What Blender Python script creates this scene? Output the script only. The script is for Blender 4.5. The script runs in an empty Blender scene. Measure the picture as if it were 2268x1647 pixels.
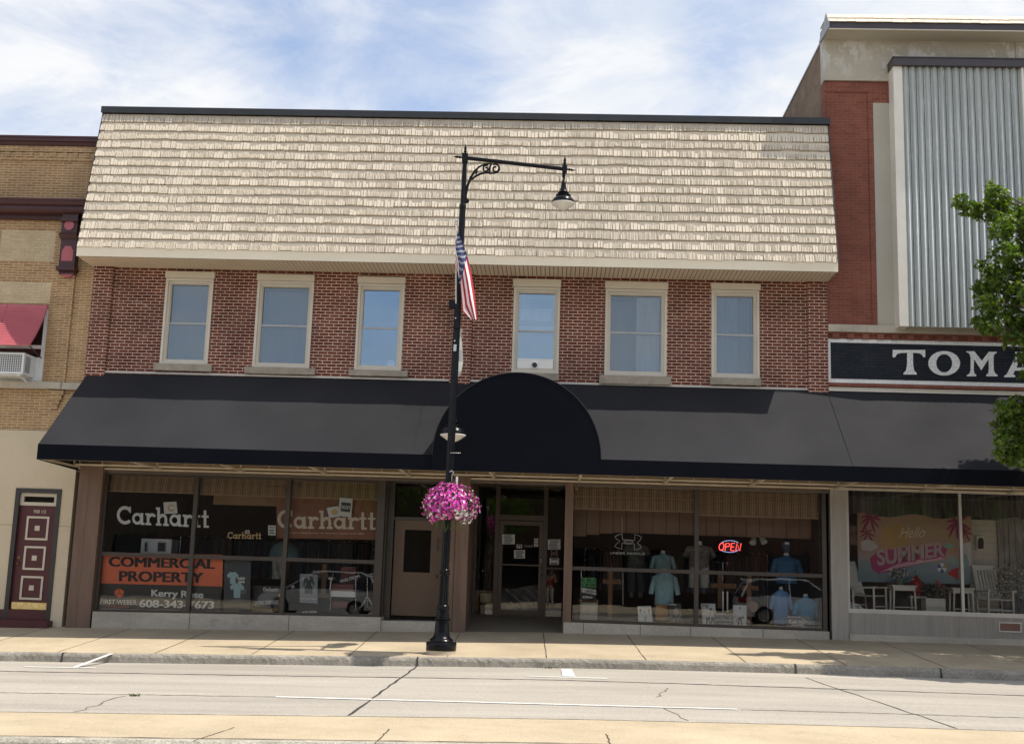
import bpy, math, random
from mathutils import Vector, Matrix, noise
random.seed(11)
R = math.radians
sc = bpy.context.scene
COL = sc.collection

# ------------------------------------------------------------------ camera
FPX, CX, CY, DIST, EYE = 2600.0, 1134.0, 823.5, 26.0, 1.25
ya = Vector((1225 - CX, 1270 - CY, FPX)).normalized()
_s = .0246
xa = Vector((1, _s, -(ya.x + _s * ya.y) / ya.z)).normalized()
za = xa.cross(ya)
CR = Vector((xa.x, ya.x, za.x)); CD = Vector((xa.y, ya.y, za.y)); CF = Vector((xa.z, ya.z, za.z))
CAM = Vector((0, -DIST, EYE))
cd = bpy.data.cameras.new('camera')
cd.sensor_fit = 'HORIZONTAL'; cd.sensor_width = 36; cd.lens = FPX / 2268 * 36
cd.clip_start = .05; cd.clip_end = 3000
cam = bpy.data.objects.new('camera', cd); COL.objects.link(cam)
m = Matrix((CR, -CD, -CF)).transposed().to_4x4(); m.translation = CAM
cam.matrix_world = m
sc.camera = cam

# ------------------------------------------------------------------ world and sun
SUNV = Vector((.48, -.07, 1)).normalized()
SUN_EL = math.asin(SUNV.z); SUN_AZ = math.atan2(SUNV.x, SUNV.y)
sd = bpy.data.lights.new('sun', 'SUN'); sd.energy = 4.7; sd.angle = R(.53); sd.color = (1, .93, .82)
sun = bpy.data.objects.new('sun', sd); COL.objects.link(sun)
sun.rotation_euler = SUNV.to_track_quat('Z', 'Y').to_euler(); sun.location = (20, -10, 40)
sc.view_settings.view_transform = 'Standard'; sc.view_settings.look = 'None'
sc.view_settings.exposure = 0.22; sc.view_settings.gamma = 1; sc.view_settings.use_curve_mapping = False
sc.cycles.max_bounces = 8; sc.cycles.transparent_max_bounces = 16; sc.cycles.caustics_reflective = False
sc.cycles.caustics_refractive = False
sc.render.film_transparent = False


def ray(px, py):
    v = Vector(((px - CX) / FPX, (py - CY) / FPX, 1))
    return (CR * v.x + CD * v.y + CF * v.z)


def W(px, py, Y):
    """the point at depth Y that is seen there"""
    r = ray(px, py)
    return CAM + r * ((Y + DIST) / r.y)


wd = bpy.data.worlds.new('World'); sc.world = wd; wd.use_nodes = True
nt = wd.node_tree; nt.nodes.clear()


def nn(nt, t, **kw):
    n = nt.nodes.new(t)
    for k, v in kw.items():
        if hasattr(n, k) and not k[0].isupper():
            setattr(n, k, v)
        else:
            n.inputs[k].default_value = v
    return n


def lk(nt, a, b):
    nt.links.new(a, b)


def mth(nt, op, a, b=None, c=None, clamp=False):
    n = nt.nodes.new('ShaderNodeMath'); n.operation = op; n.use_clamp = clamp
    for i, s in enumerate((a, b, c)):
        if s is None: continue
        if isinstance(s, (int, float)): n.inputs[i].default_value = s
        else: nt.links.new(s, n.inputs[i])
    return n.outputs[0]


def ramp(nt, src, stops):
    n = nt.nodes.new('ShaderNodeValToRGB'); e = n.color_ramp.elements
    while len(e) < len(stops): e.new(.5)
    for i, (p, c) in enumerate(stops):
        e[i].position = p
        e[i].color = (c, c, c, 1) if isinstance(c, (int, float)) else (*c, 1)
    nt.links.new(src, n.inputs[0])
    return n.outputs[0]


def mixc(nt, fac, a, b, mode='MIX'):
    n = nt.nodes.new('ShaderNodeMix'); n.data_type = 'RGBA'; n.blend_type = mode
    for s, i in ((fac, 0), (a, 6), (b, 7)):
        if isinstance(s, (int, float)): n.inputs[i].default_value = s
        elif isinstance(s, tuple): n.inputs[i].default_value = (*s, 1) if len(s) == 3 else s
        else: nt.links.new(s, n.inputs[i])
    return n.outputs[2]


sky = nn(nt, 'ShaderNodeTexSky', sky_type='NISHITA', sun_disc=False, sun_elevation=SUN_EL, sun_rotation=SUN_AZ,
         air_density=1.0, dust_density=.6, ozone_density=1.6)
tc = nn(nt, 'ShaderNodeTexCoord')
mp = nn(nt, 'ShaderNodeMapping'); mp.inputs['Scale'].default_value = (1, 1, 2.3); mp.inputs['Location'].default_value = (1.7, .35, .6)
lk(nt, tc.outputs['Generated'], mp.inputs[0])
n1 = nn(nt, 'ShaderNodeTexNoise', Scale=3.3, Detail=10.0, Roughness=.60, Distortion=.35); lk(nt, mp.outputs[0], n1.inputs['Vector'])
n2 = nn(nt, 'ShaderNodeTexNoise', Scale=7.0, Detail=9.0, Roughness=.62, Distortion=.5); lk(nt, mp.outputs[0], n2.inputs['Vector'])


def lobe(px, py, r0, r1, amt):
    d = ray(px, py).normalized()
    dp = nn(nt, 'ShaderNodeVectorMath', operation='DOT_PRODUCT'); lk(nt, tc.outputs['Generated'], dp.inputs[0]); dp.inputs[1].default_value = d
    mr = nt.nodes.new('ShaderNodeMapRange'); mr.interpolation_type = 'SMOOTHSTEP'; mr.inputs[1].default_value = math.cos(r1); mr.inputs[2].default_value = math.cos(r0)
    mr.inputs[3].default_value = 0; mr.inputs[4].default_value = amt
    lk(nt, dp.outputs['Value'], mr.inputs[0])
    return mr.outputs[0]


den = mth(nt, 'ADD', n1.outputs['Fac'], mth(nt, 'MULTIPLY', mth(nt, 'SUBTRACT', n2.outputs['Fac'], .5), .62))
den = mth(nt, 'ADD', den, .07)
for a in ((820, 10, .0, .17, -.12), (700, 80, .0, .09, -.07), (960, 130, .0, .08, -.10), (1150, -40, .0, .13, -.10), (1650, 20, .0, .08, -.14), (300, -20, .0, .07, -.10),
          (120, 170, .0, .20, .10), (1250, 150, .0, .12, .12), (1520, 190, .0, .14, .10), (650, 225, .0, .10, .08), (2000, 60, .0, .16, .14)):
    den = mth(nt, 'ADD', den, lobe(*a))
cl = ramp(nt, den, [(.28, .14), (.45, .42), (.58, .74), (.72, 1)])
shade = ramp(nt, n2.outputs['Fac'], [(.36, (5.0, 5.6, 6.6)), (.60, (7.3, 7.35, 7.45))])
dk = ramp(nt, n1.outputs['Fac'], [(.42, (7.5, 7.5, 7.5)), (.66, (5.5, 6.1, 7.0))])
ccol = mixc(nt, .5, shade, dk)
skc = mixc(nt, 1.0, sky.outputs[0], (1.65, 1.55, 1.52), 'MULTIPLY')
bgc = mixc(nt, cl, skc, ccol)
bg = nn(nt, 'ShaderNodeBackground', Strength=.115); lk(nt, bgc, bg.inputs[0])
wo = nn(nt, 'ShaderNodeOutputWorld'); lk(nt, bg.outputs[0], wo.inputs[0])


# ------------------------------------------------------------------ materials
def newmat(name):
    mt = bpy.data.materials.new(name); mt.use_nodes = True
    t = mt.node_tree; t.nodes.clear()
    b = t.nodes.new('ShaderNodeBsdfPrincipled'); o = t.nodes.new('ShaderNodeOutputMaterial')
    t.links.new(b.outputs[0], o.inputs[0])
    return mt, t, b


def coords(t, scale=(1, 1, 1), kind='Object'):
    c = t.nodes.new('ShaderNodeTexCoord'); mpn = t.nodes.new('ShaderNodeMapping')
    mpn.inputs['Scale'].default_value = scale
    t.links.new(c.outputs[kind], mpn.inputs[0])
    return mpn.outputs[0]


def nz(t, vec, scale, detail=4., rough=.55):
    n = t.nodes.new('ShaderNodeTexNoise'); n.inputs['Scale'].default_value = scale; n.inputs['Detail'].default_value = detail
    n.inputs['Roughness'].default_value = rough
    t.links.new(vec, n.inputs['Vector'])
    return n.outputs['Fac']


def bumpn(t, h, b, strength, dist=.01):
    n = t.nodes.new('ShaderNodeBump'); n.inputs['Strength'].default_value = strength; n.inputs['Distance'].default_value = dist
    t.links.new(h, n.inputs['Height']); t.links.new(n.outputs[0], b.inputs['Normal'])


def mul(c, k): return tuple(min(1, max(0, x * k)) for x in c)


def plain(name, col, rough=.6, metal=0, var=.12, vs=3., bump=0, bs=60, spec=.5, stretch=(1, 1, 1), dirt=0, coat=0, emit=0, fine=0):
    mt, t, b = newmat(name)
    v = coords(t, stretch)
    c = mixc(t, ramp(t, nz(t, v, vs, 6), [(.3, 0), (.7, 1)]), mul(col, 1 - var), mul(col, 1 + var))
    if fine: c = mixc(t, ramp(t, nz(t, v, bs * 1.7, 3), [(.35, 0), (.65, 1)]), mul(col, 1 - fine), c)
    if dirt: c = mixc(t, ramp(t, nz(t, v, vs * .6, 8, .7), [(.55, 0), (.75, dirt)]), c, mul(col, .45))
    lk(t, c, b.inputs['Base Color'])
    lk(t, ramp(t, nz(t, v, vs * 2.3, 3), [(.3, max(.03, rough - .08)), (.7, min(1, rough + .08))]), b.inputs['Roughness'])
    b.inputs['Metallic'].default_value = metal; b.inputs['Specular IOR Level'].default_value = spec
    if coat: b.inputs['Coat Weight'].default_value = coat; b.inputs['Coat Roughness'].default_value = .08
    if emit: b.inputs['Emission Color'].default_value = (*col, 1); b.inputs['Emission Strength'].default_value = emit
    if bump: bumpn(t, nz(t, v, bs, 4), b, bump)
    return mt


def brick(name, c1, c2, mort, w=.213, h=.0715, ms=.0105, var=.25, bumps=.7, paint=0, zoff=0., xoff=0., painted=None, patch=.0, mvar=1.0):
    mt, t, b = newmat(name)
    c = t.nodes.new('ShaderNodeTexCoord'); sp = t.nodes.new('ShaderNodeSeparateXYZ'); lk(t, c.outputs['Object'], sp.inputs[0])
    wob = mth(t, 'MULTIPLY', mth(t, 'SUBTRACT', nz(t, c.outputs['Object'], 9, 3), .5), .008)
    cb = t.nodes.new('ShaderNodeCombineXYZ')
    lk(t, mth(t, 'ADD', mth(t, 'ADD', sp.outputs[0], sp.outputs[1]), xoff), cb.inputs[0])
    lk(t, mth(t, 'ADD', mth(t, 'ADD', sp.outputs[2], wob), zoff), cb.inputs[1])
    bt = t.nodes.new('ShaderNodeTexBrick'); lk(t, cb.outputs[0], bt.inputs['Vector'])
    for k, vv in (('Color1', (*c1, 1)), ('Color2', (*c2, 1)), ('Mortar', (*mort, 1)), ('Scale', 1), ('Mortar Size', ms), ('Mortar Smooth', .25), ('Bias', 0.), ('Brick Width', w), ('Row Height', h)):
        bt.inputs[k].default_value = vv
    v = coords(t)
    col = mixc(t, ramp(t, nz(t, v, 1.3, 8, .65), [(.3, 0), (.7, 1)]), (1 - var,) * 3, (1 + var * .6,) * 3)
    base = mixc(t, 1., bt.outputs['Color'], col, 'MULTIPLY')
    sp2 = ramp(t, nz(t, v, 45, 3), [(.35, .8), (.65, 1.1)])
    base = mixc(t, 1., base, sp2, 'MULTIPLY')
    if painted: base = mixc(t, paint, base, painted)
    if patch: base = mixc(t, ramp(t, nz(t, v, 2.1, 9, .75), [(.62, 0), (.70, patch)]), base, mul(mort, .9))
    lk(t, base, b.inputs['Base Color']); b.inputs['Roughness'].default_value = .88; b.inputs['Specular IOR Level'].default_value = .25
    hgt = mth(t, 'ADD', mth(t, 'MULTIPLY', bt.outputs['Fac'], -1.0), mth(t, 'MULTIPLY', nz(t, v, 60, 4), .35))
    bumpn(t, hgt, b, bumps, .008)
    return mt


def concrete(name, col, var=.12, stain=.35, stretch=(1, 1, 1), spk=.12, bump=.25, big=.5, streak=None, rough=.88):
    mt, t, b = newmat(name)
    v = coords(t, stretch); u = coords(t)
    c = mixc(t, ramp(t, nz(t, v, big, 9, .62), [(.32, 0), (.68, 1)]), mul(col, 1 - var), mul(col, 1 + var))
    c = mixc(t, ramp(t, nz(t, u, 70, 3, .6), [(.4, spk), (.6, 0)]), c, mul(col, .45))
    c = mixc(t, ramp(t, nz(t, u, 26, 5, .7), [(.30, spk * .8), (.48, 0)]), c, mul(col, 1.35))
    c = mixc(t, ramp(t, nz(t, v, 2.3, 10, .72), [(.56, 0), (.74, stain)]), c, mul(col, .55))
    if streak: c = mixc(t, ramp(t, nz(t, coords(t, streak), 1.0, 6, .6), [(.5, 0), (.75, .3)]), c, mul(col, .6))
    lk(t, c, b.inputs['Base Color']); b.inputs['Roughness'].default_value = rough; b.inputs['Specular IOR Level'].default_value = .3
    bumpn(t, mth(t, 'ADD', nz(t, u, 90, 4), mth(t, 'MULTIPLY', nz(t, u, 12, 4), .8)), b, bump, .006)
    return mt


def glass(name, base=.0, tint=(.93, .95, .95), rcol=(1, 1, 1), k=1.7, ripple=.0, rscale=1.3):
    mt = bpy.data.materials.new(name); mt.use_nodes = True; t = mt.node_tree; t.nodes.clear()
    o = t.nodes.new('ShaderNodeOutputMaterial'); fr = nn(t, 'ShaderNodeFresnel', IOR=1.5)
    tr = nn(t, 'ShaderNodeBsdfTransparent', Color=(*tint, 1)); gl = nn(t, 'ShaderNodeBsdfGlossy', Color=(*rcol, 1), Roughness=.0)
    if ripple:
        bp = nn(t, 'ShaderNodeBump', Strength=ripple, Distance=.02); lk(t, nz(t, coords(t, (1, 1, 1.6)), rscale, 2), bp.inputs['Height'])
        lk(t, bp.outputs[0], gl.inputs['Normal'])
    mx = t.nodes.new('ShaderNodeMixShader')
    lk(t, mth(t, 'ADD', mth(t, 'MULTIPLY', fr.outputs[0], k), base, clamp=True), mx.inputs[0])
    lk(t, tr.outputs[0], mx.inputs[1]); lk(t, gl.outputs[0], mx.inputs[2]); lk(t, mx.outputs[0], o.inputs[0])
    return mt


# ------------------------------------------------------------------ mesh builder
class MB:
    def __init__(s): s.v = []; s.f = []; s.mi = []; s.k = 0

    def add(s, vs, fs):
        o = len(s.v); s.v += [Vector(q) for q in vs]
        for f in fs: s.f.append([o + i for i in f]); s.mi.append(s.k)
        return s

    def poly(s, *p): return s.add(p, [range(len(p))])

    def box(s, x0, x1, y0, y1, z0, z1):
        x0, x1 = sorted((x0, x1)); y0, y1 = sorted((y0, y1)); z0, z1 = sorted((z0, z1))
        return s.add([(x, y, z) for x in (x0, x1) for y in (y0, y1) for z in (z0, z1)],
                     [(0, 1, 3, 2), (4, 6, 7, 5), (0, 4, 5, 1), (2, 3, 7, 6), (0, 2, 6, 4), (1, 5, 7, 3)])

    def hexa(s, a, dv):
        """front quad a (4 points) swept by dv"""
        b = [Vector(q) + Vector(dv) for q in a]
        return s.add(list(a) + b, [(0, 1, 2, 3), (7, 6, 5, 4), (0, 4, 5, 1), (1, 5, 6, 2), (2, 6, 7, 3), (3, 7, 4, 0)])

    def prism(s, pts, dv):
        n = len(pts); b = [Vector(q) + Vector(dv) for q in pts]
        return s.add(list(pts) + b, [list(range(n)), [2 * n - 1 - i for i in range(n)]] + [(i, i + n, (i + 1) % n + n, (i + 1) % n) for i in range(n)])

    def bar(s, a, b, w, h=None, up=(0, 0, 1)):
        a = Vector(a); b = Vector(b); h = h or w; d = (b - a).normalized(); up = Vector(up)
        if abs(d.dot(up)) > .95: up = Vector((0, 1, 0))
        e = d.cross(up).normalized() * w / 2; g = e.cross(d).normalized() * h / 2
        return s.hexa([a - e - g, a + e - g, a + e + g, a - e + g], b - a)

    def tube(s, pts, r, n=8, caps=True):
        pts = [Vector(p) for p in pts]; rs = r if isinstance(r, (list, tuple)) else [r] * len(pts)
        up = None; rings = []
        for i, p in enumerate(pts):
            d = (pts[min(i + 1, len(pts) - 1)] - pts[max(i - 1, 0)]).normalized()
            if up is None: up = d.orthogonal().normalized()
            up = (up - d * up.dot(d)).normalized(); e = d.cross(up)
            rings.append([p + (up * math.cos(a) + e * math.sin(a)) * rs[i] for a in [2 * math.pi * k / n for k in range(n)]])
        return s.loft(rings, caps)

    def loft(s, rings, caps=True):
        n = len(rings[0]); vs = [q for r in rings for q in r]; fs = []
        for i in range(len(rings) - 1):
            for k in range(n):
                k2 = (k + 1) % n
                fs.append((i * n + k, i * n + k2, (i + 1) * n + k2, (i + 1) * n + k))
        if caps: fs += [list(range(n))[::-1], [(len(rings) - 1) * n + k for k in range(n)]]
        return s.add(vs, fs)

    def lathe(s, prof, c, n=24, ax=(0, 0, 1)):
        c = Vector(c); ax = Vector(ax).normalized(); e = ax.orthogonal().normalized(); g = ax.cross(e)
        return s.loft([[c + ax * z + (e * math.cos(2 * math.pi * k / n) + g * math.sin(2 * math.pi * k / n)) * max(r, .0005) for k in range(n)] for r, z in prof])

    def ball(s, c, r, sc_=(1, 1, 1), n=12):
        c = Vector(c)
        return s.loft([[c + Vector((sc_[0] * r * math.sin(t) * math.cos(2 * math.pi * k / n), sc_[1] * r * math.sin(t) * math.sin(2 * math.pi * k / n), sc_[2] * r * math.cos(t))) for k in range(n)]
                       for t in [math.pi * (.02 + .96 * i / (n // 2 + 1)) for i in range(n // 2 + 2)]])

    def grid(s, f, nu, nv):
        vs = [f(i / nu, j / nv) for i in range(nu + 1) for j in range(nv + 1)]
        return s.add(vs, [(i * (nv + 1) + j, (i + 1) * (nv + 1) + j, (i + 1) * (nv + 1) + j + 1, i * (nv + 1) + j + 1) for i in range(nu) for j in range(nv)])

    def mapped(s, vf, q):
        """flat outline mesh (unit square) laid into the quad bl, br, tr, tl"""
        bl, br, tr, tl = [Vector(c) for c in q]
        return s.add([(bl * (1 - u) + br * u) * (1 - w) + (tl * (1 - u) + tr * u) * w for u, w in vf[0]], vf[1])

    def wall(s, x0, x1, z0, z1, y0, y1, holes):
        """a wall slab with openings: front, back and reveals"""
        xs = sorted({x0, x1, *[h[i] for h in holes for i in (0, 1)]}); zs = sorted({z0, z1, *[h[i] for h in holes for i in (2, 3)]})
        for i in range(len(xs) - 1):
            for j in range(len(zs) - 1):
                cx, cz = (xs[i] + xs[i + 1]) / 2, (zs[j] + zs[j + 1]) / 2
                if any(h[0] < cx < h[1] and h[2] < cz < h[3] for h in holes): continue
                a, b, c, d = xs[i], xs[i + 1], zs[j], zs[j + 1]
                s.poly((a, y0, c), (b, y0, c), (b, y0, d), (a, y0, d)); s.poly((a, y1, c), (a, y1, d), (b, y1, d), (b, y1, c))
        for a, b, c, d in list(holes) + [(x0, x1, z0, z1)]:
            s.poly((a, y0, c), (a, y1, c), (a, y1, d), (a, y0, d)); s.poly((b, y0, c), (b, y0, d), (b, y1, d), (b, y1, c))
            s.poly((a, y0, d), (a, y1, d), (b, y1, d), (b, y0, d)); s.poly((a, y0, c), (b, y0, c), (b, y1, c), (a, y1, c))
        return s

    def build(s, name, mats, parent=None, smooth=False, **tg):
        me = bpy.data.meshes.new(name)
        off = parent.matrix_world.translation.copy() if parent is not None else Vector()
        o = bpy.data.objects.new(name, me); COL.objects.link(o)
        if parent is not None:
            o.parent = parent
            q = parent; off = Vector()
            while q is not None: off += q.location; q = q.parent
        elif tg.get('at') is not None:
            off = Vector(tg['at']); o.location = off
        tg.pop('at', None)
        me.from_pydata([v - off for v in s.v], [], s.f)
        for mt in (mats if isinstance(mats, (list, tuple)) else [mats]): me.materials.append(mt)
        me.polygons.foreach_set('material_index', s.mi)
        if smooth: me.polygons.foreach_set('use_smooth', [True] * len(s.f)); me.set_sharp_from_angle(angle=R(smooth if smooth > 1 else 40))
        me.update()
        for k, v in tg.items(): o[k] = v
        return o


def thing(name, label, cat, loc, group=None):
    o = bpy.data.objects.new(name, None); COL.objects.link(o); o.location = loc; o.empty_display_size = .2
    o['label'] = label; o['category'] = cat
    if group: o['group'] = group
    return o


def eval_flat(cu):
    o = bpy.data.objects.new('tmp', cu); COL.objects.link(o)
    me = bpy.data.meshes.new_from_object(o.evaluated_get(bpy.context.evaluated_depsgraph_get()))
    vs = [tuple(v.co) for v in me.vertices]; fs = [tuple(p.vertices) for p in me.polygons]
    bpy.data.objects.remove(o); bpy.data.meshes.remove(me); bpy.data.curves.remove(cu)
    return vs, fs


def unit(vs, fs):
    x0, x1 = min(v[0] for v in vs), max(v[0] for v in vs); y0, y1 = min(v[1] for v in vs), max(v[1] for v in vs)
    return [((v[0] - x0) / (x1 - x0), (v[1] - y0) / (y1 - y0)) for v in vs], fs


def txt(body, bold=0., shear=0., space=1., raw=False, line=1.):
    cu = bpy.data.curves.new('t', 'FONT'); cu.body = body; cu.offset = bold; cu.shear = shear; cu.space_character = space; cu.space_line = line
    cu.align_x = 'CENTER'; cu.resolution_u = 4; cu.fill_mode = 'BOTH'
    vs, fs = eval_flat(cu)
    return unit(vs, fs)


def outl(loops):
    """filled flat shape of straight edged loops (holes by even-odd)"""
    cu = bpy.data.curves.new('c', 'CURVE'); cu.dimensions = '2D'; cu.fill_mode = 'BOTH'
    for lp in loops:
        sp = cu.splines.new('POLY'); sp.points.add(len(lp) - 1); sp.use_cyclic_u = True
        for i, (x, y) in enumerate(lp): sp.points[i].co = (x, y, 0, 1)
    return eval_flat(cu)


def qd(x0, y0, x1, y1, Y, x2=None, y2=None, x3=None, y3=None):
    """quad on depth Y from the seen corners: tl, br (or tl, tr, br, bl)"""
    if x2 is None: return [W(x0, y1, Y), W(x1, y1, Y), W(x1, y0, Y), W(x0, y0, Y)]
    return [W(x3, y3, Y), W(x2, y2, Y), W(x1, y1, Y), W(x0, y0, Y)]


# ------------------------------------------------------------------ ground
GX = [(-80, -1.2), (-12, -.25), (-10.1, -.218), (-7.7, -.172), (-3.65, -.085), (-1.2, -.028), (.3, .004), (2.1, .026), (4, .042), (6, .05), (10, .058), (80, .3)]


def g(X):
    for (a, za_), (b, zb) in zip(GX, GX[1:]):
        if a <= X <= b: return za_ + (zb - za_) * (X - a) / (b - a)
    return 0


CURB = -4.33
YM = [-12.95, -15.05, -23.6]     # median near / far kerb, opposite kerb


def ground(X, Y):
    if Y > CURB: return g(X) + .06 * min(Y, 0)
    k = g(X)
    if Y > YM[0]: return k - .41
    if Y > YM[1]: return k - .27
    if Y > YM[2]: return k - .42
    return k - .28


def G(px, py):
    """the ground point seen there"""
    r = ray(px, py); a, b = 2., 34.
    for i in range(3200):
        k = 2 + i * .01
        q = CAM + r * k / r.y
        if q.z <= ground(q.x, q.y): break
    q.z = ground(q.x, q.y)
    return q
# ------------------------------------------------------------------ ground, road, pavement
M_WALK = concrete('walk_concrete', (.48, .395, .275), var=.17, stain=.42, spk=.4, big=.8, bump=.2)
M_ROAD = concrete('road_concrete', (.42, .385, .335), var=.2, stain=.42, stretch=(.2, 1, 1), spk=.55, big=.9, streak=(.08, 1.3, 1), bump=.25)
M_CURB = concrete('curb_concrete', (.34, .315, .27), var=.35, stain=.75, spk=.8, big=2.2, bump=1.0)
M_JOINT = plain('joint_dirt_and_gap', (.075, .06, .045), .95, var=.4, vs=8)
M_TAR = plain('tar', (.035, .033, .033), .8, var=.3, vs=8)
M_PAINT = plain('road_paint', (.66, .655, .62), .7, var=.15, vs=6, dirt=.6, bump=.2)
M_EARTH = plain('earth', (.16, .14, .11), .95, var=.3, vs=.3)


def xr(a, b, st):
    n = max(1, int(round((b - a) / st))); return [a + (b - a) * i / n for i in range(n + 1)]


XS = xr(-60, -14, 4)[:-1] + xr(-14, 14, .5) + xr(14, 60, 4)[1:]


def strip(mb, ys, zf, dz=0.):
    vs = [(x, y, zf(x, y) + dz) for x in XS for y in ys]; n = len(ys)
    return mb.add(vs, [(i * n + j, (i + 1) * n + j, (i + 1) * n + j + 1, i * n + j + 1) for i in range(len(XS) - 1) for j in range(n - 1)])


b = MB(); b.poly((-400, -400, -1.6), (400, -400, -1.6), (400, 400, -1.6), (-400, 400, -1.6))
b.build('ground', M_EARTH, kind='structure')
b = MB(); strip(b, [.6, 0, -1, -2, -3, CURB + .16], lambda x, y: g(x) + .06 * min(y, 0))


def seam(mb, p, q, w, dz, zf, wob=.01, n=14):
    """a thin wavy strip on the ground from p to q"""
    p = Vector(p); q = Vector(q); d = (q - p); d.z = 0; s_ = Vector((-d.y, d.x, 0)).normalized()
    L = []; 
    for i in range(n + 1):
        c = p.lerp(q, i / n) + s_ * random.uniform(-wob, wob); ww = w * random.uniform(.6, 1.3) / 2
        for e in (-1, 1):
            k = c + s_ * ww * e; L.append((k.x, k.y, zf(k.x, k.y) + dz))
    mb.add(L, [(2 * i, 2 * i + 2, 2 * i + 3, 2 * i + 1) for i in range(n)])


b.k = 1
wz = lambda x, y: g(x) + .06 * min(y, 0)
for k in range(-6, 12):
    x = -5.52 + 1.795 * (k - 0) 
    seam(b, (x - .05, 0, 0), (x + .05, CURB + .16, 0), .018, .004, wz, .008)
b.build('sidewalk', [M_WALK, M_JOINT], kind='structure')

# kerb
b = MB()
prof = [(CURB + .16, 0), (CURB + .03, 0), (CURB, -.02), (CURB - .02, -.06), (CURB - .035, -.17)]
n_ = len(prof); vs = []
rx = xr(-60, -12, 4)[:-1] + xr(-12, 12, .06) + xr(12, 60, 4)[1:]
for x in rx:
    for j, (y, z) in enumerate(prof):
        a = .006 if 0 < j < 4 else 0
        vs.append((x, y + random.uniform(-a, a), g(x) + .06 * (CURB + .16) - .0096 * 0 + z + random.uniform(-a, a)))
b.add(vs, [(i * n_ + j, (i + 1) * n_ + j, (i + 1) * n_ + j + 1, i * n_ + j + 1) for i in range(len(rx) - 1) for j in range(n_ - 1)])
b.k = 1
for px in (140, 925, 1762, 2083):
    q = W(px, 1460 + (px - 1100) * .02, CURB)
    for k in (0,):
        zc = g(q.x) + .06 * (CURB + .16)
        b.hexa([(q.x - .018, CURB - .052, zc - .15), (q.x + .018, CURB - .052, zc - .15), (q.x + .012, CURB - .012, zc + .004), (q.x - .012, CURB - .012, zc + .004)], (0, .16, 0))
b.build('curb', [M_CURB, M_TAR], kind='structure')

b = MB(); rz = lambda x, y: g(x) - .41 - (.002 * abs(y - CURB) if False else 0)
strip(b, [CURB, -6, -8, -10, -12, YM[0] - .02], rz)
b.k = 1
# joints and cracks of the slab
def gseam(p0, p1, w, wob=.01, n=20, dz=.004): seam(b, G(*p0), G(*p1), w, dz, rz, wob, n)


gseam((-40, 1485), (1134, 1503.5), .08, .02, 50); gseam((1134, 1503.5), (1890, 1527), .075, .02, 40); gseam((1890, 1527), (2300, 1541), .07, .02, 20)
gseam((922, 1476), (722, 1591), .034, .014); gseam((1782, 1500), (2275, 1632), .022, .02)
b.k = 2; gseam((0, 1533), (640, 1543), .04, .03, 40); gseam((1640, 1571), (2290, 1590), .04, .03, 40)
b.k = 2; gseam((80, 1578), (270, 1541), .03, .05, 14)
gseam((1480, 1523), (1455, 1543), .02, .04, 8); gseam((1470, 1568), (1600, 1600), .015, .05, 8)
b.build('road', [M_ROAD, M_TAR, plain('hairline_crack', (.17, .15, .125), .95, var=.4, vs=6)], kind='structure')

# painted marks
b = MB()
def pquad(ps, dz=.008):
    q = [G(*p) for p in ps]; b.poly(*[(v.x, v.y, v.z + dz) for v in q])
for i in range(10):
    a = i / 10; c = (i + 1) / 10
    A = lambda t: (610 + (1634 - 610) * t, 1543 + 27.5 * t)
    x0, y0 = A(a); x1, y1 = A(c - .001); pquad([(x0, y0 + 1.2), (x1, y1 + 1.2), (x1, y1 - 1.0), (x0, y0 - 1.0)])
b.build('road_line', M_PAINT, kind='structure')
b = MB(); pquad([(1163, 1498.0), (1345, 1503.2), (1345, 1501.4), (1163, 1496.4)]); pquad([(1246, 1498.2), (1275, 1499.), (1266, 1482), (1243, 1481.5)], .012)
b.build('road_marking', M_PAINT, kind='structure')
b = MB(); pquad([(55, 1477.5), (212, 1480), (212, 1478.4), (55, 1475.9)]); pquad([(161, 1477.6), (171, 1478.0), (250, 1465.3), (241, 1465.1)], .012)
b.build('road_marking', M_PAINT, kind='structure')
q = G(52, 1578); b = MB()
b.poly(*[(q.x + .24 * math.cos(a) * random.uniform(.8, 1.15), q.y + .2 * math.sin(a) * random.uniform(.8, 1.2), rz(q.x, q.y) + .005) for a in [k * .3927 for k in range(16)]])
b.build('road_surface', M_TAR, kind='structure')

# median
b = MB(); b.k = 0
mzf = lambda x, y: g(x) - .27
strip(b, [YM[0] - .1, YM[1] + .15], mzf)
b.k = 1
seam(b, G(520, 1610), G(430, 1640), .012, .004, mzf); seam(b, G(862, 1614), G(830, 1650), .014, .004, mzf); seam(b, G(1343, 1625), G(1352, 1650), .014, .004, mzf)
seam(b, (-16, YM[1] + .16, 0), (16, YM[1] + .16, 0), .03, .006, mzf, .02, 160)
b.build('median_pavement', [M_WALK, M_JOINT], kind='structure')
b = MB()
for yo, sg in ((YM[0], 1), (YM[1], -1)):
    prof = [(yo - sg * .12, .004), (yo - sg * .03, .0), (yo, -.03), (yo + sg * .03, -.15)]
    vs = []
    for x in rx:
        for j, (y, z) in enumerate(prof):
            a = .016 if 0 < j < 3 else 0
            vs.append((x, y + a * noise.noise((x * 2.3, j, 7)) + .3 * a * random.uniform(-1, 1), g(x) - .27 + z + .7 * a * noise.noise((x * 3.1, j, 2)) + .12 * a * random.uniform(-1, 1)))
    b.add(vs, [(i * 4 + j, (i + 1) * 4 + j, (i + 1) * 4 + j + 1, i * 4 + j + 1) for i in range(len(rx) - 1) for j in range(3)])
b.build('median_curb', concrete('median_curb_concrete', (.47, .44, .37), var=.35, stain=.6, spk=.8, big=3, bump=1.0), kind='structure')
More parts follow.
